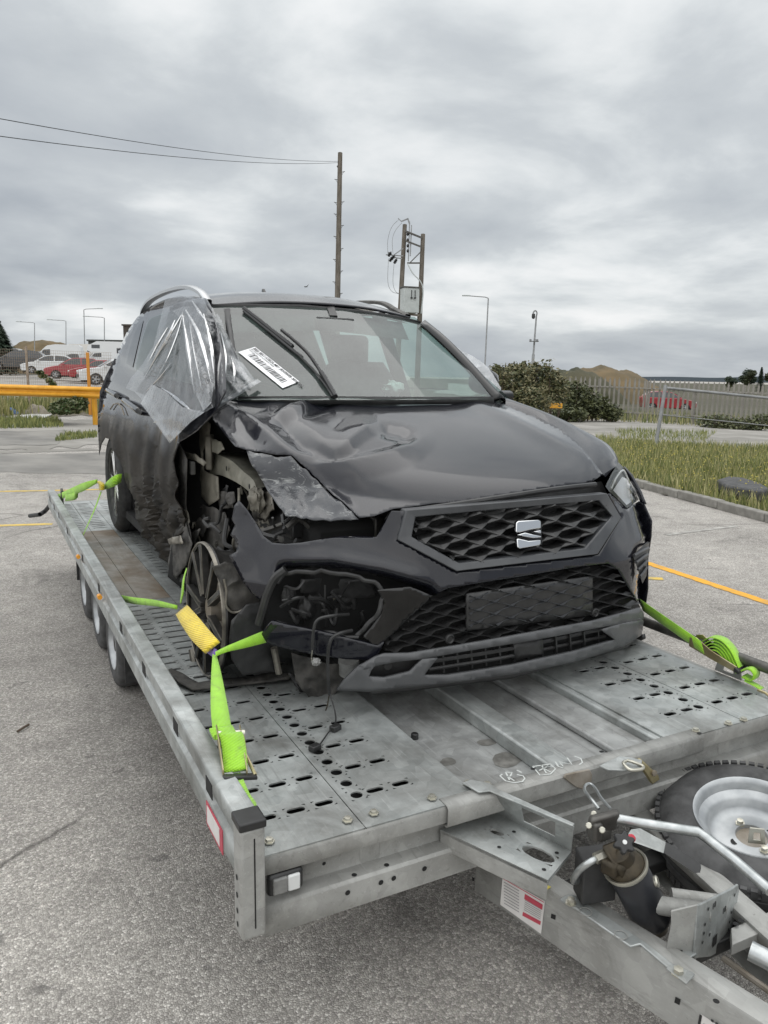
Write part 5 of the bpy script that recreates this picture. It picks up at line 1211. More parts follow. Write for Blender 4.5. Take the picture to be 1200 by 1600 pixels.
# ---- bare front wheel, tyre gone
WC = V((-.775, 1.16, .245)); wa = V((-1, -.015, .03)).normalized()
def bare_wheel():
    r = MB(); r.lathe([(.012, .236), (.016, .243), (.0, .246), (-.010, .240), (-.02, .226), (-.05, .214), (-.11, .205), (-.15, .214), (-.18, .226), (-.19, .240), (-.20, .244), (-.202, .236)], WC, wa, 72); t = r.build('front_wheel', 'alloy_dark', car, smooth=40); t['label'] = 'bare front rim without its tyre'
    r = MB(); r.lathe([(.0165, .2405), (.020, .244), (.017, .248), (.008, .249), (.006, .243)], WC, wa, 72); r.build('rim_edge', 'alloy_dirty', t)
    a = wa.orthogonal().normalized(); b = wa.cross(a); s_ = MB(); s2 = MB()
    for k in range(5):
        for off in (-.17, .17):
            an = 2*pi*k/5+off+.3; d = cos(an)*a+sin(an)*b; tg = wa.cross(d)
            p0, p1 = WC+d*.055+wa*.0, WC+d*.236+tg*(.02 if off > 0 else -.02)+wa*.008
            s2.bar(p0, p1, .020, .03, wa); 
            for sg in (-1, 1): s_.bar(p0+wa*.016+tg*sg*.009, p1+wa*.010+tg*sg*.009, .0035, .004, wa)
    s2.build('spokes', 'alloy_dark', t, bevel=.003); s_.build('spoke_edges', 'alloy_dirty', t)
    r = MB(); r.lathe([(-.04, .17), (-.06, .17), (-.06, .05), (-.02, .05), (.0, .04), (.004, 0)], WC, wa, 40); r.build('brake_disc', 'rusty', t)
    r = MB(); r.lathe([(-.215, .21), (-.21, .0)], WC, wa, 30); r.build('wheel_back', 'void', t)
bare_wheel()
# liner scraps over the rim barrel, undertray under it
def barrel(u, v): return hit(u, v, lambda p: (.255-((p-WC)-wa*((p-WC).dot(wa))).length) if -.24 < (p-WC).dot(wa) < .03 else -.1, 1.8, 4.5, 100, fallback=lambda u, v: P(u, v, x=-.62))
crumple('liner_scrap', [(330, 885), (352, 880), (376, 890), (395, 920), (412, 940), (388, 952), (365, 956), (352, 940), (348, 915)], lambda u, v: P(u, v, y=.92), 'torn_liner', .025, 10, 4, 31)
crumple('liner_scrap', [(362, 970), (385, 945), (408, 940), (414, 970), (410, 1000), (425, 1010), (430, 1050), (380, 1056), (362, 1030), (358, 1000)], lambda u, v: P(u, v, y=.88), 'black_plastic', .012, 6, 5, 33)
m = MB(); m.tube(spline([P(u, v, y=.90) for u, v in ((350, 905), (354, 925), (353, 945), (360, 955), (370, 957), (384, 950))], 5), .004, 6); m.build('torn_edge', 'alloy_dirty', car)
m = MB(); m.tube(spline([P(u, v, y=.89) for u, v in ((391, 922), (398, 917), (408, 918), (417, 926))], 5), .006, 6); m.build('torn_edge', 'alloy_dirty', car)
m = MB(); m.tube([P(428, 1012, y=.85), P(436, 1052, y=.85)], .012, 8); m.build('drop_link', 'alloy_dirty', car)
crumple('floor_scrap', [(258, 1047), (268, 1043), (285, 1052), (310, 1066), (340, 1062), (400, 1055), (440, 1048), (460, 1052), (450, 1060), (380, 1068), (330, 1075), (300, 1076), (280, 1066)], lambda u, v: P(u, v, z=.02), 'torn_liner', .012, 8, 5, 35, .006, label='broken plastic undershield lying on the deck')
blob('control_arm', 298, 1040, -.79, .03, .05, .035, 'dark_part', amp=.4, seed=8)
m = MB(); m.tube([P(300, 1015, x=-.80), P(304, 1040, x=-.80)], .014, 8); m.build('ball_joint', 'alloy_dirty', car)
crumple('knuckle', [(325, 862), (345, 868), (352, 880), (340, 885), (322, 876)], PX(-.70), 'dark_metal', .02, 14, 4, 37)
m = MB(); m.tube([P(310, 880, x=-.72), P(326, 868, x=-.68)], .012, 8); m.build('track_rod', 'alloy_dirty', car)

# more crushed pieces in the opened corner
rr = random.Random(12)
for k in range(34):
    u = rr.uniform(284, 392); v = rr.uniform(770, 930)
    if u > 360 and v > 860: continue
    x = rr.uniform(-.70, -.52); r = rr.uniform(5, 15); n_ = rr.choice([3, 4, 5]); a0 = rr.uniform(0, 6)
    out_ = [(u+r*rr.uniform(.6, 1.4)*cos(a0+2*pi*i/n_), v+1.3*r*rr.uniform(.6, 1.4)*sin(a0+2*pi*i/n_)) for i in range(n_)]
    crumple('crushed_scrap', out_, PX(x), rr.choice(['torn_liner', 'torn_liner', 'dark_part', 'beige_dirty', 'dark_metal', 'alloy_dirty']), .03, 12, 4, k*3)
for k in range(14):
    u = rr.uniform(290, 390); v = rr.uniform(760, 900); x = rr.uniform(-.68, -.5); a = P(u, v, x=x); pts = [a]
    for i in range(4): a = a+V((rr.uniform(-.03, .03), rr.uniform(-.06, .06), rr.uniform(-.09, .03))); pts.append(a)
    m = MB(); m.tube(spline(pts, 4), rr.uniform(.003, .009), 6); m.build('torn_hose', rr.choice(['black_plastic', 'dark_part', 'dark_metal', 'beige_dirty']), car)
# ------------------------------------------------------------------ straps, film, label
def ribbon(pts, widths, mat, name, parent, th=.0025, twist=None, n=6):
    """webbing through points; widths = vectors across the band at each point"""
    Q = spline(pts, n); W_ = spline(widths, n); m = MB()
    m.grid([[tuple(q-w_*.5) for q, w_ in zip(Q, W_)], [tuple(q) for q in Q], [tuple(q+w_*.5) for q, w_ in zip(Q, W_)]]); return m.build(name, mat, parent, smooth=70, solid=th, solid_off=0)
def wv(u0, v0, u1, v1, x=None, y=None, z=None): return P(u1, v1, x, y, z)-P(u0, v0, x, y, z)
# near front strap: rail hook - wheel - sleeve - ratchet - corner
s1 = thing('ratchet_strap', 'lime green ratchet strap with yellow sleeve looped round the bare front rim', 'strap', P(333, 1022, x=-.86), 'lime ratchet straps holding the car')
h0 = P(181, 932, x=-.955)
ribbon([h0, P(205, 938, x=-.93), P(240, 942, x=-.90), P(277, 949, x=-.86)], [V((0, -.03, .028))*1.1, V((0, -.03, .035))*1.1, V((0, -.02, .032)), V((0, -.003, .016))], 'strap_green', 'webbing', s1)
ribbon([P(282, 943, x=-.85), P(285, 925, x=-.845), P(287, 905, x=-.835), P(292, 888, x=-.80)], [V((0, .010, .0)), V((0, .03, .0)), V((0, .02, .0)), V((0, .015, 0))], 'strap_green', 'webbing', s1)
sl = [P(285, 954, x=-.872), P(298, 972, x=-.878), P(314, 993, x=-.878), P(331, 1011, x=-.872)]
ribbon(sl, [(RR*.8+UU*.57)*w_+V((-.008, 0, 0)) for w_ in (.062, .070, .072, .066)], 'strap_yellow', 'sleeve', s1, .012)
ribbon([P(318, 1005, x=-.862), P(327, 1014, x=-.865), P(337, 1022, x=-.865)], [V((.01, .025, .03)), V((.01, .025, .02)), V((.01, .02, .02))], 'strap_purple', 'loop', s1, .01)
ribbon([P(337, 1022, y=.70), P(355, 1014, y=.72), P(380, 1006, y=.76), P(416, 994, y=.80)], [V((0, .012, .010)), V((0, .012, .015)), V((0, .015, .025)), V((0, .018, .038))], 'strap_green', 'webbing', s1)
Rr = P(352, 1150, z=.05)
ribbon([P(335, 1022, x=-.868), P(338, 1055, y=.62), P(342, 1100, y=.46), P(347, 1140, y=.355)], [V((.012, .0, .0)), V((.03, -.006, 0)), V((.045, -.008, 0)), V((.05, -.008, 0))], 'strap_green', 'webbing', s1)
# ratchet with rolled webbing
rb = [P(345, 1138, y=.34), P(352, 1150, y=.31), P(361, 1150, y=.30), P(366, 1175, y=.26), P(368, 1205, y=.215)]
ribbon(rb, [V((.060, -.008, 0))]*5, 'strap_green', 'webbing', s1, .012)
ribbon([P(360, 1210, y=.22), P(366, 1225, y=.18), P(375, 1245, y=.14), P(384, 1258, y=.11), P(382, 1268, y=.09), P(372, 1264, y=.10), P(362, 1240, y=.15)], [V((.05, -.008, 0))]*7, 'strap_green', 'webbing', s1, .004)
ribbon([P(378, 1262, y=.10), P(383, 1275, y=.075), P(386, 1284, y=.06)], [V((.03, 0, 0)), V((.022, 0, 0)), V((.02, 0, 0))], 'strap_green', 'webbing', s1)
for du, dx in ((340, 0), (377, .055)):
    a, b, c_ = P(du, 1142, y=.33), P(du+3, 1172, y=.27), P(du+8, 1212, y=.20)
    m = MB(); m.prism([a+V((0, .02, .01)), b+V((0, .012, .025)), c_+V((0, 0, .015)), c_+V((0, 0, -.012)), b+V((0, 0, -.018)), a+V((0, .02, -.02))], (.004, 0, 0)); m.build('ratchet_plate', 'yellow_zinc', s1, bevel=.002, recalc=True)
m = MB(); a, b = P(349, 1215, y=.195), P(401, 1213, y=.20); m.obox((a+b)/2, (b-a)/2, V((0, .011, 0)), V((0, 0, .006))); m.build('ratchet_handle', 'cap_black', s1, bevel=.004)
m = MB(); m.tube([P(379, 1148, y=.32), P(384, 1180, y=.27), P(399, 1211, y=.20)], .005, 8); m.build('handle_arm', 'yellow_zinc', s1)
m = MB(); m.tube([P(338, 1148, y=.325), P(381, 1146, y=.325)], .011, 12); m.build('ratchet_spindle', 'zinc', s1)
m = MB(); m.tube([h0+V((-.02, .01, .03)), h0+V((0, 0, .0))], .008, 8); m.build('hook', 'yellow_zinc', s1)
# far front strap
s2 = thing('ratchet_strap', 'lime green ratchet strap with coiled webbing on the deck edge nearest the orange line', 'strap', P(1115, 1035, x=.95), 'lime ratchet straps holding the car')
xx = .93
p0, p1 = P(1002, 945, x=.98), P(1085, 1003, x=xx)
ribbon([p0, p0.lerp(p1, .5), p1, P(1098, 1012, x=xx)], [V((.0, .02, .045))]*4, 'strap_green', 'webbing', s2)
side = V((.05, .012, 0))
base = [(1083, 1006), (1110, 1025), (1150, 1050)]
a, b, c_ = [P(u, v, x=xx) for u, v in base]
for k, off in enumerate((V((0, 0, 0)), side)):
    m = MB(); m.prism([a+off+V((0, .02, .02)), a+off+V((0, -.01, .03)), b+off+V((0, 0, .022)), c_+off+V((0, 0, .02)), c_+off+V((0, 0, -.004)), b+off+V((0, 0, -.012)), a+off+V((0, .02, -.016))], (.004, 0, 0)); m.build('ratchet_plate', 'yellow_zinc', s2, bevel=.002, recalc=True)
coil = [(1094, 1004), (1108, 997), (1125, 1001), (1140, 1016), (1150, 1036), (1154, 1046)]
for k in range(5):
    f = 1-k*.13; pts = [P(1122+(u-1122)*f-k*1.0, 1034+(v-1034)*f, x=xx+.006) for u, v in coil]
    ribbon([q+side*.5 for q in pts], [side*.92]*6, 'strap_green', 'webbing', s2, .003)
m = MB(); q = P(1152, 1048, x=xx); q2 = q+side*1.5; m.obox((q+q2)/2, (q2-q)*.62, V((0, .012, .004)), V((0, -.003, .008))); m.build('ratchet_handle', 'cap_black', s2, bevel=.004)
ribbon([P(1148, 1052, x=xx)+side*.5, P(1168, 1046, x=xx)+side*.5, P(1177, 1055, x=xx)+side*.5, P(1172, 1064, x=xx)+side*.5, P(1158, 1058, x=xx)+side*.5], [side*.9]*5, 'strap_green', 'webbing', s2, .006)
ribbon([P(1162, 1064, x=xx)+side*.3, P(1178, 1072, x=xx)+side*.3, P(1188, 1078, x=xx)+side*.3], [side*.6]*3, 'strap_green', 'webbing', s2)
m = MB(); m.tube([P(1184, 1078, x=xx), P(1196, 1083, x=xx), P(1206, 1086, x=xx)+V((.0, 0, -.01))], .005, 8); m.build('hook', 'yellow_zinc', s2)
# rear near strap
s3 = thing('ratchet_strap', 'lime green ratchet strap with pale yellow sleeve around the rear wheel', 'strap', P(157, 760, x=-.80), 'lime ratchet straps holding the car')
ribbon([P(88, 778, x=-.95), P(110, 769, x=-.93), P(130, 761, x=-.90), P(152, 752, x=-.84)], [V((0, -.09, .065)), V((0, -.1, .07)), V((0, -.08, .07)), V((0, -.03, .03))], 'strap_green', 'webbing', s3)
ribbon([P(104, 778, x=-.93), P(115, 776, x=-.92), P(120, 772, x=-.91)], [V((0, -.06, .06))]*3, 'strap_green', 'webbing', s3, .02)
m = MB(); q = P(97, 777, x=-.94); m.obox(q, V((.01, 0, 0)), V((0, .02, .01)), V((0, -.02, .065))); m.build('ratchet', 'dark_metal', s3, bevel=.006)
ribbon([P(152, 752, x=-.80), P(158, 756, x=-.80), P(159, 766, x=-.80)], [V((0, -.12, .02))]*3, 'strap_yellow', 'sleeve', s3, .02)
ribbon([P(160, 763, x=-.78), P(172, 755, x=-.76), P(182, 750, x=-.73), P(190, 747, x=-.70)], [V((0, -.03, .03)), V((0, -.05, .07)), V((0, -.05, .075)), V((0, -.05, .06))], 'strap_green', 'webbing', s3)
ribbon([P(158, 768, x=-.80), P(148, 795, x=-.85), P(137, 820, x=-.91), P(129, 838, x=-.955)], [V((0, -.06, .01)), V((0, -.07, .015)), V((0, -.07, .02)), V((0, -.06, .02))], 'strap_green', 'webbing', s3)
# ---- film over the broken door glass
film_out = [(258, 468), (280, 462), (318, 466), (324, 480), (338, 500), (354, 520), (366, 545), (378, 566), (396, 590), (404, 598), (388, 604), (362, 622), (338, 634), (316, 646), (302, 656), (284, 674), (266, 690), (250, 668), (232, 644), (220, 622), (210, 612), (196, 606), (205, 590), (222, 570), (240, 540), (250, 500)]
apex = V((284, 490))
def FILM(u, v):
    q = SD(u, v, -.03)
    if u > 318: 
        t = sstep(318, 360, u); q2 = WS(u, v); q2 = q2+(CAM-q2).normalized()*.05; q = q.lerp(q2, t*.9)
    d = V((u, v))-apex; ang = atan2(d.x, d.y); r = d.length
    amp = min(1, r/60)*.05
    tri = lambda x_: abs((x_ % 1)-.5)*2
    wob = .5*noise.noise(V((r*.012, ang*1.5, 2)))
    f = amp*.55*(tri(ang*3.1+wob)**1.5-.4)+amp*.35*(tri(ang*7.3+1.3*wob+.3)**2-.3)+amp*.7*(abs(noise.noise(V((ang*9, r*.006, 5))))*2-.5)+.008*noise.noise(V((u*.06, v*.05, 3)))+.006*ridged((u*.11, v*.09, 4))
    low = sstep(600, 640, v); f += low*.035*(ridged((u*.03, v*.035, 2.2))-.4)
    return q+(CAM-q).normalized()*(f+.02)
m = sheet(film_out, FILM, 2.8, .2); film1 = m.build('plastic_film', 'plastic_film', None, smooth=60); tag(film1, 'clear plastic film taped over the broken front door window of the black car', 'plastic film', 'film taped over broken windows')
# a second loose layer with hard pleats
def FILM2(u, v):
    q = FILM(u, v); return q+(CAM-q).normalized()*(.012+.02*abs(noise.noise(V((u*.05, v*.012, 8)))))
m = sheet([(270, 486), (284, 480), (300, 478), (318, 492), (330, 540), (336, 590), (330, 630), (318, 642), (308, 620), (300, 600), (292, 560), (284, 500)], FILM2, 3.6, .2); m.build('film_overlap', 'film_dense', film1, smooth=60)
m = sheet([(222, 630), (240, 600), (262, 612), (288, 636), (322, 644), (300, 660), (268, 692), (248, 664)], lambda u, v: FILM2(u, v)+V((-.01, -.01, 0)), 3.6, .25); m.build('film_flap', 'film_dense', film1, smooth=40)
m = sheet([(325, 640), (350, 624), (402, 592), (408, 596), (360, 626), (330, 646)], lambda u, v: WS(u, v, -.06), 5, .1); m.build('film_tape', 'film_dense', film1)
m = sheet([(330, 478), (345, 500), (362, 545), (380, 575), (392, 596), (372, 590), (356, 560), (346, 528), (334, 500)], lambda u, v: WS(u, v, -.05)+V((0, .0, .02*noise.noise(V((u*.1, v*.1, 0))))), 4, .3); m.build('film_edge', 'plastic_film', film1, smooth=40)
for pts, w_ in (([(285, 490), (292, 530), (298, 570), (304, 616)], 4), ([(286, 488), (278, 520), (262, 560), (240, 600)], 3), ([(284, 492), (268, 520), (246, 556), (226, 590)], 5), ([(290, 484), (310, 520), (322, 560), (330, 600)], 6), ([(318, 490), (328, 530), (334, 575), (336, 625)], 5), ([(252, 606), (270, 618), (290, 634), (300, 644)], 5), ([(240, 660), (262, 655), (300, 646), (318, 640)], 4), ([(296, 500), (302, 540), (312, 590), (316, 620)], 3), ([(274, 500), (262, 530), (250, 548)], 7), ([(262, 512), (246, 540), (232, 566)], 4), ([(345, 520), (352, 560), (350, 600)], 5), ([(360, 555), (366, 580), (364, 604)], 4), ([(228, 612), (250, 590), (268, 566)], 3), ([(300, 470), (312, 488), (330, 512)], 4), ([(262, 684), (272, 668), (290, 658)], 4)):
    Q = [FILM2(*q) for q in pts]; Q = [q+(CAM-q).normalized()*.014 for q in Q]; Q = spline(Q, 5); m = MB(); rows = [[], [], []]
    for i, q in enumerate(Q):
        d_ = (Q[min(i+1, len(Q)-1)]-Q[max(0, i-1)]).normalized(); vw = (CAM-q).normalized(); s_ = d_.cross(vw).normalized()*w_*.5*(q-CAM).length/FPX*(1-abs(i/(len(Q)-1)-.45)*1.5)
        rows[0].append(tuple(q-s_)); rows[1].append(tuple(q+vw*.006)); rows[2].append(tuple(q+s_))
    m.grid(rows); m.build('film_pleat', 'film_fold', film1, smooth=60)
# printed repeat on the film
def film_print(u, v, rot, s_):
    q = FILM2(u, v); q = q+(CAM-q).normalized()*.012; r_ = RR*cos(rot)+UU*sin(rot); up_ = -RR*sin(rot)+UU*cos(rot)
    return q, r_, up_
for txt, pts in (('VENDO', [(236, 590, .75), (240, 584, .75), (246, 580, .6), (252, 577, .5), (258, 574, .5), (266, 570, .5)]), ('VENDO', [(311, 617, .9), (315, 612, .8), (319, 607, .6), (323, 601, .5), (322, 594, 1.2), (324, 586, 1.4)])):
    for ch, (u, v, rot) in zip(txt, pts):
        q, r_, up_ = film_print(u, v, rot, 1); text3('film_print', ch, .03, q, r_, up_, 'ink_grey', film1)
# film round the far mirror
def FM(u, v):
    q = P(u, v, x=.84+(u-680)/100*.30); return q+(CAM-q).normalized()*(.03*noise.noise(V((u*.07, v*.07, 2)))+.03*ridged((u*.045, v*.03, 1)))
m = sheet([(684, 514), (692, 522), (708, 538), (722, 548), (738, 556), (756, 568), (770, 584), (778, 598), (783, 606), (782, 618), (776, 612), (762, 600), (748, 590), (734, 578), (718, 560), (700, 540)], FM, 3.2, .25); film2 = m.build('plastic_film', 'film_fold', None, smooth=35); tag(film2, 'crumpled clear film wrapped round the far door mirror of the black car', 'plastic film', 'film taped over broken windows')
m = sheet([(730, 566), (748, 562), (764, 576), (778, 600), (782, 614), (768, 606), (750, 592)], lambda u, v: FM(u, v)+V((-.02, -.03, .0)), 3, .3); m.build('film_bunch', 'film_fold', film2, smooth=30)
mm_ = blob('door_mirror', 756, 596, 1.14, .10, .06, .075, 'gloss_black', amp=.1, seed=1)
m = MB(); m.tube([(1.05, 1.92, 1.0), (1.12, 1.93, 1.0)], .03, 10); m.build('mirror_foot', 'gloss_black', car)
# ---- printed stock label under the wiper
LQ = [WS(371.5, 551), WS(398, 543), WS(467, 597), WS(441, 607.5)]
def LB(a, b, l=.006): # a along the long side, b across from top edge
    q = (LQ[1].lerp(LQ[2], a)).lerp(LQ[0].lerp(LQ[3], a), b); return q+V((0, -.87, .5))*l
m = MB(); n = 14; m.grid([[tuple(LB(i/n, j/5)) for i in range(n+1)] for j in range(6)]); lab = m.build('stock_label', 'paper_white', None, smooth=180); tag(lab, 'white printed barcode label stuck on the windscreen below the wiper', 'label')
def lrect(a0, a1, b0, b1, mat='ink', nm='bar'):
    m = MB(); m.add([tuple(LB(a0, b0, .0068)), tuple(LB(a1, b0, .0068)), tuple(LB(a1, b1, .0068)), tuple(LB(a0, b1, .0068))], [(0, 1, 2, 3)]); m.build(nm, mat, lab, smooth=0)
rb_ = random.Random(3); a = .13
while a < .90:
    w_ = rb_.choice([.008, .008, .015, .022]); lrect(a, a+w_, .44, .78); a += w_+rb_.choice([.009, .009, .018])
xd = (LB(1, .2)-LB(0, .2)); yd = LB(.5, 0)-LB(.5, 1)
text3('label_text', '2022 SEAT ATECA MK1 (KH7/5FP) 2016 ON', .0205, LB(.02, .20, .0072), xd, yd, 'ink', lab, bold=.0004)
text3('label_text', 'MK1 MK KH7 5FP  AUTOMATIC DIESEL', .011, LB(.02, .33, .0072), xd, yd, 'ink_grey', lab)
text3('label_text', 'STOCK NO. 10 A', .010, LB(.02, .45, .0072), xd, yd, 'ink_grey', lab)
# ------------------------------------------------------------------ surroundings
def PT(u, v, dist): return CAM+ray(u, v)*dist
def on_ground(u, dist):
    q = PT(u, 600, dist); return V((q.x, q.y, gz(q.x, q.y)))
R3 = V((RGT.x, RGT.y, 0)); H3 = V((HEAD.x, HEAD.y, 0)); Z3 = V((0, 0, 1))
def xf(m, o, fx, fy): # local (x, y, z) -> world with axes fx, fy
    fx, fy = V(fx).normalized(), V(fy).normalized(); m.v = [tuple(V(o)+fx*a+fy*b+Z3*c) for a, b, c in m.v]; return m
# ---- land beyond the lot
def land(name, u0, u1, d0, d1, mat, lift, n=10):
    m = MB(); rows = []
    for i in range(n+1):
        d = d0*(d1/d0)**(i/n); row = []
        for j in range(13):
            q = on_ground(u0+(u1-u0)*j/12, d); row.append((q.x, q.y, q.z+lift))
        rows.append(row)
    m.grid(rows); return struct(m.build(name, mat, smooth=180))
land('path', 700, 1500, 17.4, 31, 'concrete', .006)
land('field', 640, 2200, 33.5, 900, 'mound_green', .03, 16)
land('car_park', -900, 560, 26, 110, 'concrete', .03, 12)
land('field', -2200, 700, 100, 900, 'mound_green', .08, 12)
def mound(name, u0, u1, uc, vtop, vbase, dist, depth, mat, seed=0):
    w_ = (u1-u0)/FPX*dist; base = on_ground((u0+u1)/2, dist); top = PT(uc, vtop, dist).z-base.z; m = MB(); rows = []; nx, ny = 60, 16
    fc = (uc-u0)/(u1-u0)
    for j in range(ny+1):
        t = j/ny*2-1; row = []
        for i in range(nx+1):
            s_ = i/nx; k = s_/fc*.5 if s_ < fc else .5+.5*(s_-fc)/(1-fc)
            hgt = (sin(pi*k)**.5)*max(0, 1-t*t)*top; hgt *= 1+.10*noise.noise(V((s_*9, t*3, seed)))+.05*noise.noise(V((s_*30, t*9, seed)))
            q = base+R3*(s_-.5)*w_+H3*t*depth; row.append((q.x, q.y, base.z-.3+hgt+.3*(1 if hgt > .05 else 0)))
        rows.append(row)
    m.grid(rows); return struct(m.build(name, mat, smooth=180))
mound('earth_mound', 20, 150, 66, 532.5, 555, 130, 14, 'mound_grass', 1)
mound('earth_mound', 855, 1025, 935, 573, 595, 75, 9, 'mound_grass', 4)
mound('earth_mound', 840, 960, 895, 576, 595, 70, 6, 'mound_green', 6)
m = MB(); rows = [[], [], []]
for k in range(81):
    u = 700+k*12; d = 2600; base = PT(u, 604, d); top = PT(u, 589+2.5*noise.noise(V((k*.13, 0, 5)))+max(0, (1000-u))*.03, d)
    rows[0].append(tuple(base-V((0, 0, 30)))); rows[1].append(tuple(top)); rows[2].append(tuple(top+H3*400-V((0, 0, 60))))
m.grid(rows); struct(m.build('far_hills', 'far_land', smooth=180))
# ---- kerb with separate stones
kb0, kb1 = G(960, 752), G(1262, 834); kd = (kb1-kb0); kd.z = 0; kl = kd.length; kd.normalize(); kn = V((-kd.y, kd.x, 0)); kn = kn if kn.dot(H3) > 0 else -kn
kerb = MB(); a = kb0+kn*.02; b = kb1+kn*.02; kerb.prism([a-Z3*.05, b-Z3*.05, b+kn*.10-Z3*.05, a+kn*.10-Z3*.05], Z3*.07); kerb = struct(kerb.build('kerb', 'concrete'))
km = MB(); km.box(0, .90, 0, .125, 0, .115); proto = None; nst = int(kl/.915)+1
for k in range(nst):
    o_ = kb0+kd*(k*.915); mm = MB(); mm.box(.004, .906, -.012, .125, 0, .118); xf(mm, (0, 0, 0), kd, kn)
    if proto is None: proto = mm.build('kerb_stone', 'kerb', kerb, bevel=.014, segs=3); st = proto
    else: st = proto.copy(); COL.objects.link(st)
    st.location = (o_.x, o_.y, gz(o_.x, o_.y)-.005+random.Random(k).uniform(-.006, .006))
# ---- grass
def grass(name, region, n, hmin, hmax, mats, label, seed=1, lean=.35, wid=.008, clump=0.0):
    """blades over a quad of ground given by four lot corners"""
    rg = random.Random(seed); C4 = [G(*q) for q in region]; mbs = [MB() for _ in mats]
    for k in range(n):
        a, b = rg.random(), rg.random(); q = (C4[0].lerp(C4[1], a)).lerp(C4[3].lerp(C4[2], a), b)
        dens = noise.noise(V((q.x*1.1, q.y*1.1, seed)))*.5+.5
        if rg.random() > .35+dens*.9: continue
        z = gz(q.x, q.y); h = rg.uniform(hmin, hmax)*(.45+.9*dens); an = rg.uniform(0, 2*pi); l = V((cos(an), sin(an), 0))*h*rg.uniform(.05, lean)
        s_ = V((rg.uniform(-1, 1), rg.uniform(-1, 1), 0)).normalized()*wid*rg.uniform(.6, 1.5); o = V((q.x, q.y, z)); mb = mbs[min(len(mats)-1, int(rg.random()**1.2*len(mats)+(.5-dens)*1.0+.2))] if len(mats) > 1 else mbs[0]
        mb.add([o-s_, o+s_, o+l*.35+Z3*h*.55+s_*.7, o+l*.35+Z3*h*.55-s_*.7, o+l+Z3*h], [(0, 1, 2, 3), (3, 2, 4)])
    for mb, mt in zip(mbs, mats):
        if mb.f:
            o = mb.build(name, mt, smooth=0); o['kind'] = 'stuff'; o['label'] = label; o['category'] = 'grass'
land2 = [(955, 690), (1330, 700), (1330, 848), (975, 752)]
flat('verge_soil', [(930, 686), (1330, 712), (1330, 850), (950, 745)], 'soil', .02)
grass('verge_grass', [(930, 690), (1330, 714), (1330, 848), (965, 752)], 38000, .08, .34, ['grass_a', 'grass_b', 'grass_c'], 'long dry grass and weeds growing behind the kerb', 2)
rg = random.Random(31); C4 = [G(*q) for q in ((955, 705), (1330, 730), (1330, 845), (985, 758))]; fm = MB()
for k in range(1300):
    a, b_ = rg.random(), rg.random(); q = (C4[0].lerp(C4[1], a)).lerp(C4[3].lerp(C4[2], a), b_); q.z = gz(q.x, q.y)+rg.uniform(.12, .36)
    for j in range(2): 
        d1 = V((rg.uniform(-1, 1), rg.uniform(-1, 1), rg.uniform(-1, 1))).normalized(); d2_ = d1.orthogonal().normalized(); s_ = rg.uniform(.006, .013); fm.add([q+d1*s_, q+d2_*s_, q-d1*s_, q-d2_*s_], [(0, 1, 2, 3)])
fo = fm.build('verge_flowers', 'flower_yellow', None, smooth=0); fo['kind'] = 'stuff'; fo['label'] = 'small yellow flower heads among the verge grass'; fo['category'] = 'flowers'
grass('path_weeds', [(960, 672), (1120, 676), (1100, 690), (970, 684)], 1500, .06, .22, ['grass_a', 'grass_b'], 'thin weeds in the cracks of the concrete path', 4)
grass('fence_weeds', [(870, 655), (1400, 685), (1400, 668), (870, 648)], 4200, .2, .6, ['grass_a', 'grass_c'], 'rough weeds along the foot of the palisade fence', 5, wid=.014)
grass('barrier_grass', [(-60, 652), (230, 645), (230, 628), (-60, 632)], 5200, .2, .6, ['grass_a', 'grass_b', 'grass_c'], 'long grass under the yellow barrier', 6, wid=.016)
grass('lot_grass', [(-60, 672), (100, 668), (90, 655), (-60, 657)], 2600, .08, .22, ['grass_a', 'grass_b'], 'tufts of grass at the edge of the worn concrete', 7, wid=.012)
grass('lot_grass', [(85, 690), (152, 684), (152, 676), (95, 680)], 700, .05, .16, ['grass_a', 'grass_b'], 'patch of grass beside the car tail', 8, wid=.012)
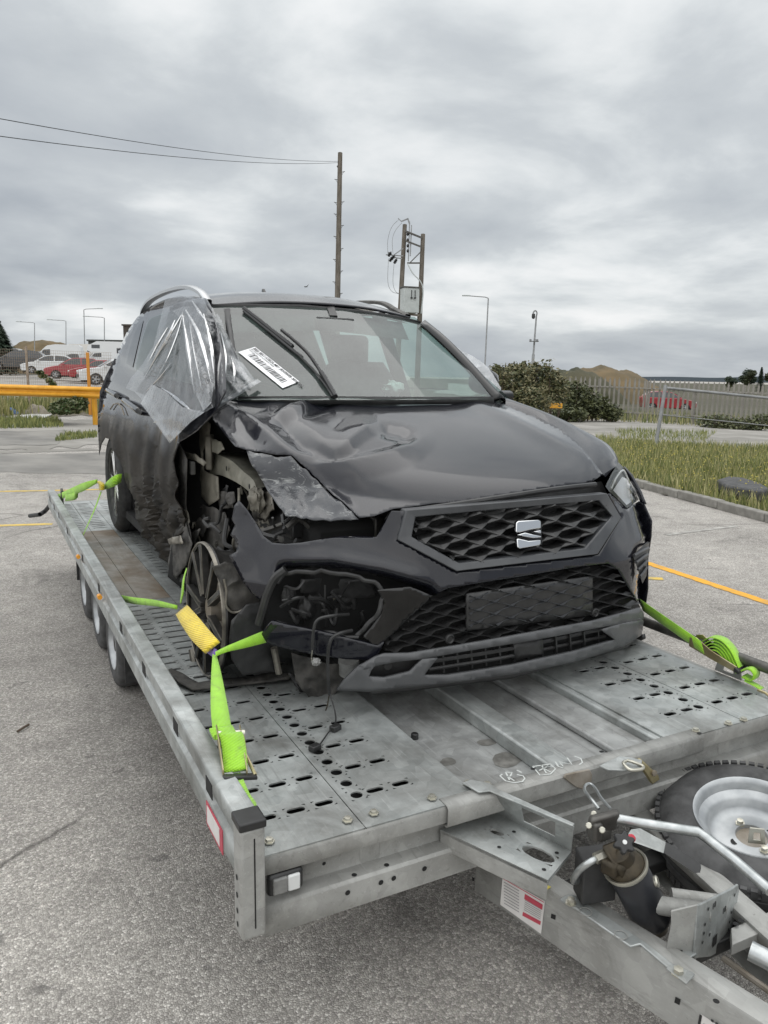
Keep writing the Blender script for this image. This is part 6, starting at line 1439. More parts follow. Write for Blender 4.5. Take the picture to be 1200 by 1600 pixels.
# ---- leaves
def leafcloud(m, c, rad, n, size, rg, shell=.55, flat=.0):
    for k in range(n):
        d = V((rg.gauss(0, 1), rg.gauss(0, 1), rg.gauss(0, 1))).normalized(); r = shell+(1-shell)*rg.random()
        r *= 1+.35*noise.noise(d*2.3+V(c)*.7)
        p = V(c)+V((d.x*rad[0], d.y*rad[1], d.z*rad[2]))*r
        a = V((rg.uniform(-1, 1), rg.uniform(-1, 1), rg.uniform(-.6, .6))).normalized(); b = a.cross(V((rg.uniform(-1, 1), rg.uniform(-1, 1), rg.uniform(-1, 1)))).normalized(); s_ = size*rg.uniform(.6, 1.5)
        m.add([p-a*s_, p+b*s_*.5, p+a*s_, p-b*s_*.5], [(0, 1, 2, 3)])
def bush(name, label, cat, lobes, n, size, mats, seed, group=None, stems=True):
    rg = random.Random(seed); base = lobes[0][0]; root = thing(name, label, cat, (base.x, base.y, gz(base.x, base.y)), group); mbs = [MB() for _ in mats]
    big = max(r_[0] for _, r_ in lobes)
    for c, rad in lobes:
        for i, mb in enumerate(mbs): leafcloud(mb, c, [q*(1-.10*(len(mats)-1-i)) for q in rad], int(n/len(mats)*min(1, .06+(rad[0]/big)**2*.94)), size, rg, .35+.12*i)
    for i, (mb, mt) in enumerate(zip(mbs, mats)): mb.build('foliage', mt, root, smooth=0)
    if stems:
        s_ = MB()
        for c, rad in lobes[:6]:
            for k in range(5):
                g0 = V((c.x+rg.uniform(-.4, .4)*rad[0], c.y+rg.uniform(-.4, .4)*rad[1], gz(c.x, c.y)-.05)); tip = V(c)+V((rg.uniform(-.7, .7)*rad[0], rg.uniform(-.7, .7)*rad[1], rad[2]*rg.uniform(.1, .8)))
                s_.tube(spline([g0, g0.lerp(tip, .5)+V((rg.uniform(-.1, .1), 0, 0)), tip], 3), [.03, .028, .024, .02, .016, .012, .008], 5)
        s_.build('stems', 'twig', root)
    return root
def lobe(u, v, dist, ru, rv, rd=None): 
    s_ = dist/FPX; return (PT(u, v, dist), (ru*s_, (rd or ru)*s_, rv*s_))
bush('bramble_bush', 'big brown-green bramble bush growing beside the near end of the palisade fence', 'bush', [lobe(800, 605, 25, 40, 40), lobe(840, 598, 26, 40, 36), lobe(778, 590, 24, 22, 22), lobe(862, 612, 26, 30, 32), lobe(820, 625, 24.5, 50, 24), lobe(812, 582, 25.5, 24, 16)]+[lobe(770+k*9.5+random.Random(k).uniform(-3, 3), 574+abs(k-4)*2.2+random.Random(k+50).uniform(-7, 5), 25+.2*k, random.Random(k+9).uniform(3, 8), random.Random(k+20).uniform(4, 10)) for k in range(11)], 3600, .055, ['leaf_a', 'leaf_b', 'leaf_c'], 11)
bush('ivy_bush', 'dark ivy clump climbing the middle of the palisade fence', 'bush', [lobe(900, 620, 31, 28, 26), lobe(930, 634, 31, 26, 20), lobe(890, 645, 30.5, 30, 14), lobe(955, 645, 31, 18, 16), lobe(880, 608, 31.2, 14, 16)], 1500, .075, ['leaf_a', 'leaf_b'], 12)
bush('low_shrub', 'low shrub at the foot of the fence near the right edge', 'bush', [lobe(1120, 660, 29.5, 30, 14), lobe(1160, 665, 29, 30, 14), lobe(1190, 660, 29, 20, 16)], 900, .06, ['leaf_a', 'leaf_b'], 13)
bush('ivy_bush', 'bright green ivy clump under the yellow barrier', 'bush', [lobe(108, 634, 20.5, 26, 12), lobe(95, 640, 20, 20, 8), lobe(122, 630, 20.7, 16, 12)], 1800, .05, ['leaf_ivy', 'leaf_b'], 14, stems=False)
bush('bramble_shoot', 'arching bramble shoot sticking up over the yellow barrier', 'bush', [lobe(62, 582, 21, 6, 3), lobe(68, 588, 21, 6, 3), lobe(76, 594, 21, 6, 4), lobe(82, 600, 21, 6, 4)], 130, .05, ['leaf_ivy', 'leaf_c'], 15, stems=False)
m = MB(); m.tube(spline([PT(52, 579, 21), PT(64, 584, 21), PT(78, 595, 21), PT(88, 615, 21)], 4), .012, 5); m.build('stem', 'twig', bpy.data.objects['bramble_shoot'])
def tree(name, label, u, vtop, vbase, dist, wpx, mats, seed, n=1400, size=.25, conic=False, group=None):
    rg = random.Random(seed); b = on_ground(u, dist); top = PT(u, vtop, dist); hgt = top.z-b.z; root = thing(name, label, 'tree', b, group); w_ = wpx*dist/FPX/2
    m = MB(); m.tube([b-Z3*.1, b+Z3*hgt*.5, b+Z3*hgt*.92], [hgt*.03, hgt*.02, hgt*.006], 7); m.build('trunk', 'twig', root)
    mbs = [MB() for _ in mats]
    if conic:
        for k in range(n):
            t = rg.random()**.7; r = w_*(1-t)**.8*rg.uniform(.35, 1.08); an = rg.uniform(0, 2*pi); p = b+Z3*(hgt*(.08+.92*t))+V((cos(an)*r, sin(an)*r, -r*.22)); o_ = V((cos(an), sin(an), -.35)).normalized()*size*rg.uniform(.6, 1.5); s_ = V((-sin(an), cos(an), 0))*size*.35
            mbs[k % len(mats)].add([p-o_-s_*.4, p-o_+s_*.4, p+o_*.4+s_, p+o_, p+o_*.4-s_], [(0, 1, 2, 3, 4)])
    else:
        lim = MB()
        for k in range(7):
            c = b+Z3*hgt*rg.uniform(.38, .82)+R3*w_*rg.uniform(-.6, .6)+H3*w_*rg.uniform(-.5, .5); rr_ = w_*rg.uniform(.4, .62)
            lim.tube([b+Z3*hgt*.3, c], [hgt*.014, hgt*.005], 5)
            leafcloud(mbs[k % len(mats)], c, (rr_, rr_, rr_*.85), n//7, size, rg, .4)
        lim.build('limbs', 'twig', root)
    for mb, mt in zip(mbs, mats): mb.build('crown', mt, root, smooth=0)
    return root
tree('conifer_tree', 'tall dark conifer at the far left edge', 2, 505, 570, 85, 70, ['conifer', 'far_tree'], 21, 3600, .40, True)
tree('roadside_tree', 'small round tree left of the brown mound', 27, 538, 560, 110, 26, ['far_tree', 'leaf_a'], 22, 700, .3)
tree('roadside_tree', 'round bush-like tree beside the brown mound top', 38, 541, 560, 115, 18, ['far_tree'], 23, 500, .3)
tree('distant_tree', 'lone pale tree on the horizon right of the mound', 1141, 588, 600, 230, 20, ['far_tree', 'leaf_b'], 24, 2600, .22)
tree('distant_tree', 'broad dark tree near the right edge of the horizon', 1170, 577, 602, 220, 30, ['far_tree', 'leaf_a'], 25, 4200, .24)
tree('distant_tree', 'narrow upright dark tree next to the right edge', 1188, 574, 602, 220, 16, ['conifer'], 26, 2600, .25, True)
tree('distant_tree', 'clipped tree at the very right edge of the view', 1203, 578, 602, 215, 18, ['far_tree', 'leaf_a'], 27, 2600, .24)
# ---- palisade fence
pf = thing('palisade_fence', 'tall galvanised palisade fence with pointed pales in front of the red car', 'fence', on_ground(1040, 32))
def fpos(t): return on_ground(860+t*380, 33.5-t*3.0)
pm_ = MB(); w2 = .042
pm_.prism([(-w2, 0, .05), (w2, 0, .05), (w2, 0, 1.66), (w2*.5, 0, 1.72), (0, 0, 1.80), (-w2*.5, 0, 1.72), (-w2, 0, 1.66)], (0, .012, 0)); npal = 50; proto = None
fdir = (fpos(1)-fpos(0)); fdir.z = 0; fdir.normalize(); fnrm = V((-fdir.y, fdir.x, 0)); xf(pm_, (0, 0, 0), fdir, fnrm)
for k in range(npal):
    q = fpos(k/(npal-1)); 
    if proto is None: proto = pm_.build('pale', 'pale', pf, smooth=0); st = proto; proto_off = -wloc(pf)
    else: st = proto.copy(); COL.objects.link(st)
    st.location = q+proto_off; st.rotation_euler = (0, random.Random(k).uniform(-.03, .03), 0) if k else (0, 0, 0)
for hz_ in (.38, 1.42):
    m = MB(); m.bar(fpos(0)+Z3*hz_+fnrm*.04, fpos(1)+Z3*hz_+fnrm*.04, .05, .05); m.build('rail', 'pale', pf)
for k in range(6):
    q = fpos(k/5)+fnrm*.10; m = MB(); m.box(-.05, .05, -.05, .05, -.1, 1.7); xf(m, q, fdir, fnrm); m.build('post', 'pale', pf)
# leaning post with pipe rail in the verge
pr = thing('pipe_barrier', 'leaning grey post with a thin pipe rail standing in the verge grass', 'barrier', G(1023, 704))
b = G(1023, 704); dist_b = (b-CAM).dot(_d); t = PT(1040, 602, dist_b)
m = MB(); m.tube([b-Z3*.1, t], .045, 10); m.build('post', 'lamp_post', pr)
m = MB(); m.tube([PT(1038, 606, dist_b), PT(1230, 625, dist_b)], .035, 8); m.build('rail', 'lamp_post', pr)
m = MB(); m.tube([PT(1032, 648, dist_b), PT(1230, 668, dist_b)], .012, 6); m.build('rail', 'lamp_post', pr)
m = MB(); q = PT(868, 634, 25.2); m.obox(q, R3*.22, H3*.02, Z3*.08); yb = m.build('yellow_board', 'yellow_steel', None, bevel=.01); tag(yb, 'short yellow board half hidden in the bramble bush', 'board')
m = MB(); q = G(1150, 790); rows = []
o_ = [(1118, 776), (1135, 770), (1160, 773), (1185, 782), (1200, 792), (1190, 797), (1160, 792), (1130, 786)]
m.prism([G(u, v)+Z3*.10 for u, v in o_], Z3*.16); rub = m.build('rubber_mat', 'rubber_dusty', None, bevel=.03, recalc=True); tag(rub, 'black rubber slab lying on the verge behind the kerb', 'rubber mat')
# ---- yellow barrier
gr = thing('guard_rail', 'yellow corrugated crash barrier across the back of the lot', 'barrier', on_ground(60, 21.5))
A0g, B0g = PT(-80, 606.5, 21.5), PT(176, 614.5, 20.5); gd = (B0g-A0g).normalized(); gnm = gd.cross(Z3).normalized(); gnm = gnm if gnm.dot(CAM-A0g) > 0 else -gnm
prof = [(0, .155), (.02, .15), (.075, .105), (.08, .07), (.01, .02), (.01, -.02), (.08, -.07), (.075, -.105), (.02, -.15), (0, -.155)]
m = MB(); m.grid([[tuple(A0g.lerp(B0g, k/4)+gnm*a+Z3*b) for a, b in prof] for k in range(5)]); m.build('beam', 'yellow_steel', gr, smooth=30, solid=.01)
for u in (-40, 146):
    t_ = (u+80)/256; q = A0g.lerp(B0g, t_)-gnm*.06; m = MB(); m.box(-.045, .045, -.06, .06, gz(q.x, q.y)-q.z-.1, .13); xf(m, q, gd, gnm); m.build('post', 'yellow_steel', gr, bevel=.01)
# ---- mesh fence with orange post behind the barrier
mf = thing('mesh_fence', 'rusty wire mesh fence with an orange post behind the yellow barrier', 'fence', on_ground(100, 24))
m = MB(); q = on_ground(139, 24); tp = PT(140, 551, 24); m.box(-.045, .045, -.03, .03, -.1, tp.z-q.z); xf(m, q, R3, H3); m.build('post', 'orange_post', mf, bevel=.008)
m = MB(); q = on_ground(44, 24); m.box(-.03, .03, -.03, .03, -.1, PT(44, 541, 24).z-q.z); xf(m, q, R3, H3); m.build('post', 'mesh_wire', mf)
m = MB()
for k in range(70):
    u = -60+k*3.4; g_ = on_ground(u, 24); m.bar(g_, V((g_.x, g_.y, PT(u, 543+(u+60)*.035, 24).z)), .006, .006)
for k in range(13):
    v0 = 543+k*4.6; m.bar(PT(-60, v0, 24), PT(175, v0+8, 24), .006, .006)
m.build('wire_mesh', 'mesh_wire', mf, smooth=0)
# ---- rubbish
def heap(name, label, cat, u, v, w_px, h_px, mat, seed):
    q = G(u, v); d = (q-CAM).dot(_d); s_ = d/FPX; m = MB(); rows = []; n = 18
    for i in range(n+1):
        r = i/n; row = []
        for j in range(25):
            an = 2*pi*j/24; rad = r*(1+.35*noise.noise(V((cos(an)*1.3, sin(an)*1.3, seed)))); p = q+R3*cos(an)*rad*w_px*s_/2+H3*sin(an)*rad*w_px*s_/3
            hh = (1-r**1.6)*h_px*s_*(1+.5*noise.noise(V((p.x*5, p.y*5, seed)))); row.append((p.x, p.y, gz(p.x, p.y)+.01+max(0, hh)+.05*(1-r)*noise.noise(V((p.x*11, p.y*11, seed)))))
        rows.append(row)
    m.grid(rows); return tag(m.build(name, mat, None, smooth=45), label, cat)
heap('plastic_bag', 'crumpled blue plastic bag lying under the yellow barrier', 'bag', 20, 647, 26, 9, 'blue_bag', 1)
heap('old_sacking', 'heap of grey-brown sacking dumped under the yellow barrier', 'sack', 58, 648, 46, 15, 'sack', 2)
m = MB(); m.prism([G(u, v)+Z3*.02 for u, v in ((30, 651), (76, 646), (82, 649), (66, 656), (40, 655))], Z3*.02); tag(m.build('card_sheet', 'white_card', None, recalc=True), 'flat pale sheet of card on the ground in front of the sacking', 'card')
# ---- poles
def lamp_post(name, label, u, vtop, dist, arm, group, lean=0.0, armlen=1.6):
    b = on_ground(u+lean, dist); t = PT(u, vtop+3, dist); root = thing(name, label, 'lamp post', b, group)
    m = MB(); m.tube([b-Z3*.2, b.lerp(t, .25), b.lerp(t, .26), t], [.12, .11, .075, .055], 8); m.build('column', 'lamp_post', root)
    e_ = t+R3*arm*armlen+Z3*.18; m = MB(); m.tube([t, t+R3*arm*.3+Z3*.1, e_], .04, 6); m.build('arm', 'lamp_post', root)
    m = MB(); m.obox(e_+R3*arm*.3+Z3*.02, R3*.38, H3*.12, Z3*.05); m.build('lantern', 'cabinet', root, bevel=.02)
g_ = 'street lamps around the lot'
lamp_post('street_lamp', 'street lamp furthest left, above the black parked car', 54, 502, 120, -1, g_, 1, 2.2)
lamp_post('street_lamp', 'street lamp above the white van', 103, 499, 118, -1, g_, 1, 2.2)
lamp_post('street_lamp', 'tallest left street lamp with its arm pointing right', 131, 481, 105, 1, g_, 3, 1.9)
lamp_post('street_lamp', 'street lamp above the motorhome with its arm pointing left', 163, 494, 105, -1, g_, 1, 2.2)
lamp_post('street_lamp', 'street lamp standing beyond the car between windscreen and bramble bush', 763, 463, 70, -1, g_, -7, 1.7)
cc = thing('camera_mast', 'thin mast with a hooked top and dome camera above the bramble bush', 'camera mast', on_ground(832, 60))
b, t = on_ground(829, 60), PT(838, 495, 60)
m = MB(); m.tube([b-Z3*.2, b.lerp(t, .55), b.lerp(t, .56), t], [.13, .11, .075, .06], 8); m.build('column', 'lamp_post', cc)
m = MB(); m.tube(spline([t, PT(839, 489, 60), PT(837, 485.5, 60), PT(834, 487, 60), PT(833, 491, 60)], 4), .06, 6); m.build('hook', 'lamp_post', cc)
q = PT(833.5, 494, 60); m = MB(); m.lathe([(.18, .0), (.18, .12), (-.05, .14), (-.18, .10), (-.22, 0)], q, (0, 0, 1), 14); m.build('dome_camera', 'dark_part', cc)
q = b.lerp(t, .50); m = MB(); m.lathe([(0, .08), (.02, .38), (.05, .38), (.06, .08)], PT(834.5, 534, 60), (0, 0, 1), 14)
for k in range(3):
    an = 2*pi*k/3; m.obox(PT(834.5, 533, 60)+V((cos(an), sin(an), 0))*.3+Z3*.05, V((.06, 0, 0)), V((0, .06, 0)), V((0, 0, .10)))
m.build('sensor_ring', 'lamp_post', cc)
# telegraph pole with climbing steps
DP = 42
tp_ = thing('telegraph_pole', 'tall bare wooden telegraph pole with climbing steps rising behind the car roof', 'pole', on_ground(525, DP))
b, t = on_ground(524.5, DP), PT(531.5, 239, DP)
m = MB(); m.tube([b-Z3*.2, b.lerp(t, .5), t], [.17, .15, .125], 12); m.build('shaft', 'wood_pole', tp_)
for k, (v, sd_) in enumerate(((269, 1), (281, -1), (316, 1), (317, -1), (335, -1), (353, 1), (370, -1), (389, 1), (406, -1), (424, 1), (441, -1), (459, 1))):
    f = (v-239)/(470-239); u = 531.5-4.3*f; a = PT(u+sd_*3, v, DP); e_ = PT(u+sd_*8, v-1.0, DP); m = MB(); m.tube([a, e_], .018, 5); m.tube([a-Z3*.16, e_-R3*sd_*.05], .010, 4); m.build('step', 'dark_metal', tp_)
m = MB(); m.tube([PT(527.5, 259, DP), PT(529, 262, DP)], .06, 6); m.build('bracket', 'dark_metal', tp_)
for k, (v0, v1, lb) in enumerate(((184, 252, 'upper'), (212.5, 254, 'lower'))):
    a, e_ = PT(-25, v0-3, 16), PT(529, v1, DP); pts = []
    for i in range(25):
        s_ = i/24; q = a.lerp(e_, s_)-Z3*(.25*4*s_*(1-s_)); pts.append(q)
    m = MB(); m.tube(pts, .012, 4); w_ = m.build('overhead_wire', 'cap_black', None, smooth=0); tag(w_, '%s overhead wire running from the telegraph pole to the upper left' % lb, 'wire', 'wires from the telegraph pole')
# pole mounted transformer
DT = 40
tr = thing('pole_transformer', 'pair of leaning wooden posts carrying a grey transformer box and insulators', 'transformer', on_ground(640, DT))
for u0, v0, u1 in ((632.5, 351, 618), (661, 366, 651)):
    b, t = on_ground(u1, DT), PT(u0, v0, DT); m = MB(); m.tube([b-Z3*.2, b.lerp(t, .5), t], [.15, .13, .11], 10); m.build('post', 'wood_pole', tr)
for a, e_, w_ in (((633, 361), (660, 372), .09), ((633, 376), (659, 386), .08), ((636, 411), (656, 411), .07), ((640, 411), (657, 394), .05)):
    m = MB(); m.bar(PT(*a, DT-.2), PT(*e_, DT-.2), w_, w_); m.build('brace', 'dark_metal', tr)
q = PT(640, 470, DT-.35); m = MB(); m.box(-.42, .42, -.32, .32, -.62, .62); xf(m, q, (R3*.95+H3*.3), (H3*.95-R3*.3)); bx_ = m.build('transformer_box', 'cabinet', tr, bevel=.03)
m = MB(); m.box(-.46, .46, -.36, .36, .62, .68); xf(m, q, (R3*.95+H3*.3), (H3*.95-R3*.3)); m.build('lid', 'dark_metal', bx_)
for k in (-1, 1):
    m = MB(); qq = q+R3*(.18+.09*k)-H3*.32+Z3*.2; m.tube([qq+Z3*.3, qq-Z3*.05], .02, 6); m.tube([qq-Z3*.05, qq-Z3*.12], .06, 8); m.build('bushing', 'cap_black', bx_)
m = MB(); m.bar(PT(622, 489, DT-.3), PT(656, 493, DT-.3), .12, .10); m.build('platform', 'wood_pole', tr)
for u, v in ((609, 397), (611, 405), (618, 408), (614, 402)):
    q = PT(u, v, DT-.3); m = MB(); m.lathe([(-.14, .03), (-.1, .09), (-.06, .05), (-.02, .10), (.02, .05), (.06, .09), (.1, .04), (.14, .03)], q, (R3*.6+Z3).normalized(), 10); m.build('insulator', 'cap_black', tr)
for a, e_ in (((603, 398), (630, 400)), ((606, 394), (618, 402)), ((616, 398), (630, 388)), ((612, 402), (628, 404))):
    m = MB(); m.bar(PT(*a, DT-.25), PT(*e_, DT-.25), .05, .05); m.build('crossarm', 'lamp_post', tr)
for pts in (((606, 396), (606, 375), (612, 355), (624, 342)), ((614, 396), (613, 375), (618, 360), (628, 348)), ((607, 404), (606, 440), (612, 455), (623, 459)), ((616, 408), (614, 440), (618, 455), (626, 460))):
    m = MB(); m.tube(spline([PT(u, v, DT-.3) for u, v in pts], 6), .012, 4); m.build('jumper_wire', 'lamp_post', tr)
for a, e_, w_ in (((627, 346), (637, 342), .06), ((637, 341), (640, 350), .06), ((640, 346), (638, 408), .05), ((643, 352), (641, 400), .05), ((622, 341), (627, 346), .04)):
    m = MB(); m.bar(PT(*a, DT-.1), PT(*e_, DT-.1), w_, w_); m.build('switch_gear', 'lamp_post', tr)
for v in (366, 375, 384, 392):
    q = PT(637, v, DT-.15); m = MB(); m.lathe([(-.08, .03), (0, .07), (.08, .03)], q, (0, 0, 1), 8); m.build('insulator', 'cap_black', tr)
m = MB(); m.tube(spline([PT(637, 412, DT-.25), PT(645, 427, DT-.3), PT(657, 440, DT-.25), PT(661, 455, DT-.2), PT(658, 490, DT-.2)], 5), .035, 6); m.build('cable_duct', 'cabinet', tr)
q = PT(478, 448, 60); m = MB(); m.add([q, q+R3*.25+Z3*.22, q+R3*.12+Z3*.02, q-R3*.16-Z3*.14, q-R3*.02-Z3*.03+H3*.05], [(0, 1, 2), (0, 3, 4), (0, 2, 4)]); m.tube([q-R3*.12-H3*.05, q+R3*.10+H3*.05], [.03, .04], 6); tag(m.build('bird', 'bird', None), 'small dark bird flying above the car roof', 'bird')
# ---- parked vehicles
def vehicle(name, label, u, dist, yaw, paint_, kind, flip=1, group='vehicles parked in the far car park', scale=1.0, vbase=None):
    """side-built road vehicle: lofted body with wheel arches, glasshouse, lamps, wheels"""
    b = on_ground(u, dist)
    if vbase: b.z = PT(u, vbase, dist).z
    fx = (R3*cos(yaw)+H3*sin(yaw))*flip; fy = Z3.cross(fx); root = thing(name, label, {'van': 'van', 'motorhome': 'motorhome', 'pickup': 'truck', 'caravan': 'caravan'}.get(kind, 'car'), b, group)
    S = {'hatch': dict(L=3.95, W=1.72, sill=.24, nose=[(0, .38), (.02, .62), (.10, .74), (.55, .86), (.98, .93)], tail=[(3.93, .98), (3.97, .70), (3.90, .35)], roof=[(.98, .93), (1.72, 1.38), (2.05, 1.46), (2.7, 1.48), (3.35, 1.42), (3.72, 1.20), (3.90, .98)], wheels=(.78, 3.22), r=.31),
         'suv': dict(L=4.5, W=1.85, sill=.30, nose=[(0, .48), (.03, .78), (.15, .92), (.6, 1.0), (1.15, 1.05)], tail=[(4.46, 1.05), (4.5, .75), (4.42, .42)], roof=[(1.15, 1.05), (1.95, 1.54), (2.3, 1.63), (3.2, 1.65), (3.95, 1.58), (4.25, 1.35), (4.42, 1.05)], wheels=(.9, 3.6), r=.36),
         'van': dict(L=5.6, W=2.0, sill=.35, nose=[(0, .5), (.05, .95), (.2, 1.1), (.9, 1.25)], tail=[(5.58, 1.3), (5.6, .8), (5.55, .45)], roof=[(.9, 1.25), (1.75, 2.1), (2.1, 2.4), (3.0, 2.55), (5.3, 2.52), (5.55, 2.3), (5.58, 1.3)], wheels=(1.0, 4.4), r=.35),
         'pickup': dict(L=4.9, W=1.85, sill=.35, nose=[(0, .5), (.05, .9), (.2, 1.02), (1.0, 1.1)], tail=[(4.9, 1.05), (4.9, .7), (4.85, .45)], roof=[(1.0, 1.1), (1.7, 1.62), (2.0, 1.75), (2.6, 1.75), (2.85, 1.7), (2.95, 1.1)], wheels=(.95, 3.9), r=.36),
         'caravan': dict(L=5.5, W=2.2, sill=.4, nose=[(0, .7), (.02, 1.2), (.1, 1.6)], tail=[(5.45, 1.5), (5.5, 1.0), (5.45, .55)], roof=[(.1, 1.6), (.35, 2.2), (.9, 2.55), (4.8, 2.6), (5.3, 2.3), (5.45, 1.5)], wheels=(2.7, 2.71), r=.33),
         'motorhome': dict(L=6.2, W=2.2, sill=.4, nose=[(0, .55), (.05, 1.0), (.25, 1.15), (.95, 1.3)], tail=[(6.15, 1.6), (6.2, 1.0), (6.15, .55)], roof=[(.95, 1.3), (1.3, 1.75), (.75, 2.05), (.85, 2.5), (1.7, 2.95), (5.9, 2.95), (6.15, 2.7), (6.15, 1.6)], wheels=(1.05, 4.6), r=.35)}[kind]
    k_ = scale; W2 = S['W']/2; wr = S['r']
    low = [(.06, S['sill'])]
    for wx in sorted(set(S['wheels'])):
        for a in range(9):
            an = pi-pi*a/8; low.append((wx+cos(an)*(wr+.05), S['sill']+max(0, sin(an))*(wr+.06)))
    low.append((S['L']-.08, S['sill']))
    if kind == 'caravan': low = [(.06, S['sill']), (S['L']-.08, S['sill'])]
    body = low+S['tail'][::-1]+S['nose'][::-1]
    def put(m_): m_.v = [(a*k_, c_*k_, z*k_) for a, c_, z in m_.v]; return xf(m_, b-fx*S['L']/2*k_, -fx if False else fx*1.0, fy)
    # x runs from the nose backwards: mirror so the nose leads
    def V3(x, yy, z): return (S['L']-x, yy, z)
    m = MB(); rows = []
    for yy, sh in ((-W2, .05), (-W2*.94, .0), (W2*.94, .0), (W2, .05)):
        cx0 = S['L']/2; rows.append([V3(cx0+(x-cx0)*(1-sh*.5), yy if sh else yy, z if z < S['sill']+.5 else z-(.02 if sh else 0)) for x, z in body])
    n = len(body)
    m.add([q for r in rows for q in r], [(i*n+j, i*n+(j+1) % n, (i+1)*n+(j+1) % n, (i+1)*n+j) for i in range(3) for j in range(n)]+[tuple(range(n))[::-1], tuple(range(3*n, 4*n))])
    put(m).build('body', paint_, root, smooth=35, recalc=True)
    tum = .80 if kind in ('hatch', 'suv', 'pickup') else .95
    zr = max(z for _, z in S['roof']); zb_ = S['roof'][0][1]
    def wy(z): return W2*(.95-(1-tum)*max(0, (z-zb_))/(zr-zb_))
    m = MB(); rf = S['roof']; n = len(rf)
    m.add([V3(x, -wy(z), z) for x, z in rf]+[V3(x, wy(z), z) for x, z in rf], [(j, j+1, n+j+1, n+j) for j in range(n-1)]+[tuple(range(n))[::-1], tuple(range(n, 2*n))]+[(0, n, 2*n-1, n-1)])
    put(m).build('cabin', paint_, root, smooth=35, recalc=True)
    def shrink(poly, f, dz=0): 
        cx0 = sum(x for x, _ in poly)/len(poly); cz0 = sum(z for _, z in poly)/len(poly); return [(cx0+(x-cx0)*f, cz0+(z-cz0)*f*.86+dz) for x, z in poly]
    sides = []
    if kind in ('hatch', 'suv', 'pickup'):
        pil = S['roof'][0][0]+(rf[-1][0]-rf[0][0])*.52; full = shrink(rf, .90)
        front = [q for q in full if q[0] < pil-.05]+[(pil-.05, max(z for _, z in full)-.01), (pil-.05, full[0][1])]
        back = [(pil+.04, full[0][1]), (pil+.04, max(z for _, z in full)-.01)]+[q for q in full if q[0] > pil+.1]
        sides = [front, back] if kind != 'pickup' else [full]
    elif kind == 'van': sides = [[(1.25, 1.35), (1.75, 1.95), (2.4, 2.0), (2.4, 1.35)]]
    elif kind == 'motorhome': sides = [[(1.15, 1.4), (1.45, 1.75), (2.1, 1.8), (2.1, 1.4)], [(1.2, 2.25), (1.2, 2.6), (2.0, 2.6), (2.0, 2.25)], [(3.6, 1.7), (3.6, 2.3), (4.8, 2.3), (4.8, 1.7)]]
    elif kind == 'caravan': sides = [[(.9, 1.5), (.9, 2.1), (2.0, 2.1), (2.0, 1.5)], [(3.2, 1.5), (3.2, 2.1), (4.6, 2.1), (4.6, 1.5)]]
    for sg in (-1, 1):
        for poly in sides:
            m = MB(); m.add([V3(x, sg*(wy(z)+.012), z) for x, z in poly], [tuple(range(len(poly)))]); put(m).build('side_window', 'far_glass', root, smooth=0)
    (x0, z0), (x1, z1) = rf[0], rf[1]
    if kind != 'caravan':
        m = MB(); o = .025; f0, f1 = .08, .95
        A1, A2 = (x0+(x1-x0)*f0, z0+(z1-z0)*f0), (x0+(x1-x0)*f1, z0+(z1-z0)*f1); m.add([V3(A1[0]-o, -wy(A1[1])*.92, A1[1]+o), V3(A1[0]-o, wy(A1[1])*.92, A1[1]+o), V3(A2[0]-o, wy(A2[1])*.90, A2[1]+o), V3(A2[0]-o, -wy(A2[1])*.90, A2[1]+o)], [(0, 1, 2, 3)]); put(m).build('windscreen', 'far_glass', root, smooth=0)
        for sg in (-1, 1):
            m = MB(); x_, z_ = S['nose'][1]; m.box(-.13, .13, -.17, .17, -.06, .06); m.v = [V3(a+x_+.09, c_+sg*(W2-.22), z+z_+.03) for a, c_, z in m.v]; put(m).build('headlamp', 'lens_white', root, bevel=.02)
            m = MB(); x_, z_ = S['tail'][0]; m.box(-.06, .06, -.10, .10, -.16, .10); m.v = [V3(a+x_-.03, c_+sg*(W2-.10), z+z_-.08) for a, c_, z in m.v]; put(m).build('tail_lamp', 'label_red', root, bevel=.02)
            m = MB(); m.box(-.08, .08, -.07, .07, -.06, .06); m.v = [V3(a+x0+.35, c_+sg*(W2+.06), z+z0+.06) for a, c_, z in m.v]; put(m).build('mirror', paint_, root, bevel=.02)
        m = MB(); m.box(-.03, .03, -W2*.55, W2*.55, -.09, .09); x_, z_ = S['nose'][0]; m.v = [V3(a+x_+.0, c_, z+z_+.06) for a, c_, z in m.v]; put(m).build('grille', 'cap_black', root)
    for wx in sorted(set(S['wheels'])):
        for sg in (-1, 1):
            m = MB(); c_ = V3(wx, sg*(W2-.10), wr); m.lathe([(-.1, wr*.62), (-.1, wr*.9), (-.07, wr), (.07, wr), (.1, wr*.9), (.1, wr*.62)], c_, (0, 1, 0), 24); w_ = put(m).build('wheel', 'rubber', root)
            m = MB(); m.lathe([(sg*.09, wr*.66), (sg*.075, wr*.5), (sg*.085, wr*.2), (sg*.09, 0)], c_, (0, 1, 0), 20); put(m).build('rim', 'bg_silver', w_)
            m = MB(); 
            for k in range(5):
                an = 2*pi*k/5; m.add([V3(wx+wr*.22*cos(an+.35), sg*(W2+.006), wr+wr*.22*sin(an+.35)), V3(wx+wr*.58*cos(an+.28), sg*(W2+.006), wr+wr*.58*sin(an+.28)), V3(wx+wr*.58*cos(an+.98), sg*(W2+.006), wr+wr*.58*sin(an+.98)), V3(wx+wr*.22*cos(an+.9), sg*(W2+.006), wr+wr*.22*sin(an+.9))], [(0, 1, 2, 3)])
            put(m).build('rim_gaps', 'cap_black', w_, smooth=0)
    m = MB(); m.box(.2, S['L']-.2, -W2*.8, W2*.8, S['sill']*.55, S['sill']+.25); put(m).build('underbody', 'void', root)
    return root
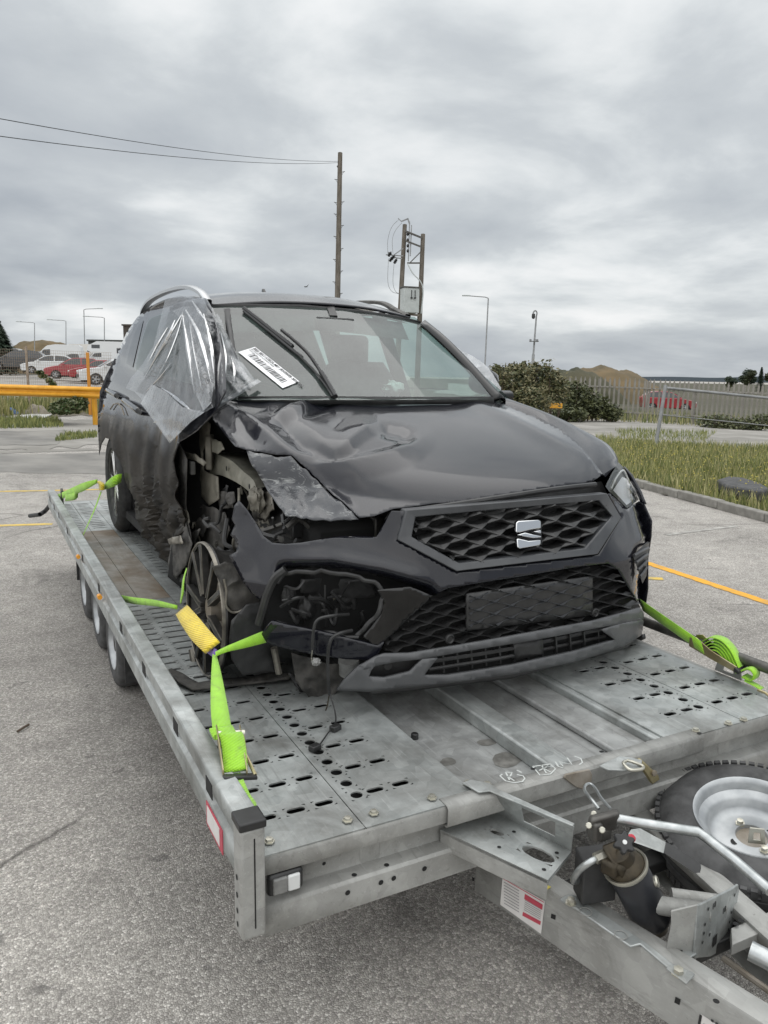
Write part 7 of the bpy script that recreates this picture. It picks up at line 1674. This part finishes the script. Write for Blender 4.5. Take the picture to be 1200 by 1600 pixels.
yw_ = radians(-22)
def fl(name, label, u, dist, paint_, kind, yaw=-18, scale=1.0, vbase=None, flip=-1): return vehicle(name, label, u, dist, radians(yaw), paint_, kind, flip, scale=scale, vbase=vbase)
fl('parked_suv', 'black SUV with a dented nose at the far left of the parked row', 30, 64, 'bg_black', 'suv', 14, 1.0, 579)
fl('parked_hatchback', 'white hatchback parked between the black SUV and the red car', 78, 62, 'bg_white', 'hatch', 16, 1.0, 584)
fl('parked_hatchback', 'bright red hatchback in the middle of the left parked row', 118, 55, 'bg_red', 'hatch', 16, 1.0, 592)
fl('parked_hatchback', 'dull red car half hidden behind the orange fence post', 152, 52, 'bg_red', 'hatch', 22, .9, 594)
fl('parked_suv', 'white SUV parked nearest the wrecked car on the left', 184, 46, 'bg_white', 'suv', 26, .98, 602)
fl('parked_van', 'white panel van behind the black SUV', 90, 84, 'bg_white', 'van', 12, .98, 575)
fl('parked_truck', 'small white pickup truck at the back left', 30, 90, 'bg_white', 'pickup', 10, 1.0, 569)
fl('parked_truck', 'low white pickup truck in front of the caravan', 122, 74, 'bg_white', 'pickup', 12, .85, 577)
fl('motorhome', 'white motorhome with an over-cab bed behind the white SUV', 178, 78, 'bg_white', 'motorhome', 14, .98, 580)
fl('caravan', 'cream caravan between the van and the motorhome', 136, 96, 'bg_cream', 'caravan', 10, .9, 568)
fl('parked_hatchback', 'pale silver car cut by the left edge of the view', 6, 95, 'bg_silver', 'hatch', 10, 1.0, 571)
vehicle('parked_hatchback', 'maroon hatchback seen through the palisade fence', 1045, 59, radians(-10), 'bg_red', 'hatch', 1, vbase=642)
# sheds behind the cars
def shed(name, label, u0, u1, vtop, dist, mat, depth=6):
    a, b = on_ground(u0, dist), on_ground(u1, dist); t = PT((u0+u1)/2, vtop, dist).z; root = thing(name, label, 'building', a.lerp(b, .5)); w_ = (b-a).length; zb_ = min(a.z, b.z)
    m = MB(); m.box(-w_/2, w_/2, 0, depth, -.3, t-zb_); xf(m, V(((a.x+b.x)/2, (a.y+b.y)/2, zb_)), R3, H3); m.build('wall', mat, root)
    m = MB(); m.box(-w_/2-.2, w_/2+.2, -.2, depth+.2, t-zb_, t-zb_+.25); xf(m, V(((a.x+b.x)/2, (a.y+b.y)/2, zb_)), R3, H3); m.build('roof', mat, root)
shed('tower_block', 'narrow brown tower behind the wrecked car tail', 196, 210, 510, 130, 'shed_brown')
shed('low_shed', 'long dark green shed roof behind the motorhome', 141, 215, 534, 125, 'shed_dark', 14)

q0 = P(27, 1143, z=-H+.008); q1 = P(45, 1132, z=-H+.01); m = MB(); m.tube([q0, q0.lerp(q1, .5)+V((.006, 0, .004)), q1], .006, 5); tag(m.build('twig', 'twig', None), 'short dark twig lying on the asphalt left of the trailer', 'twig')
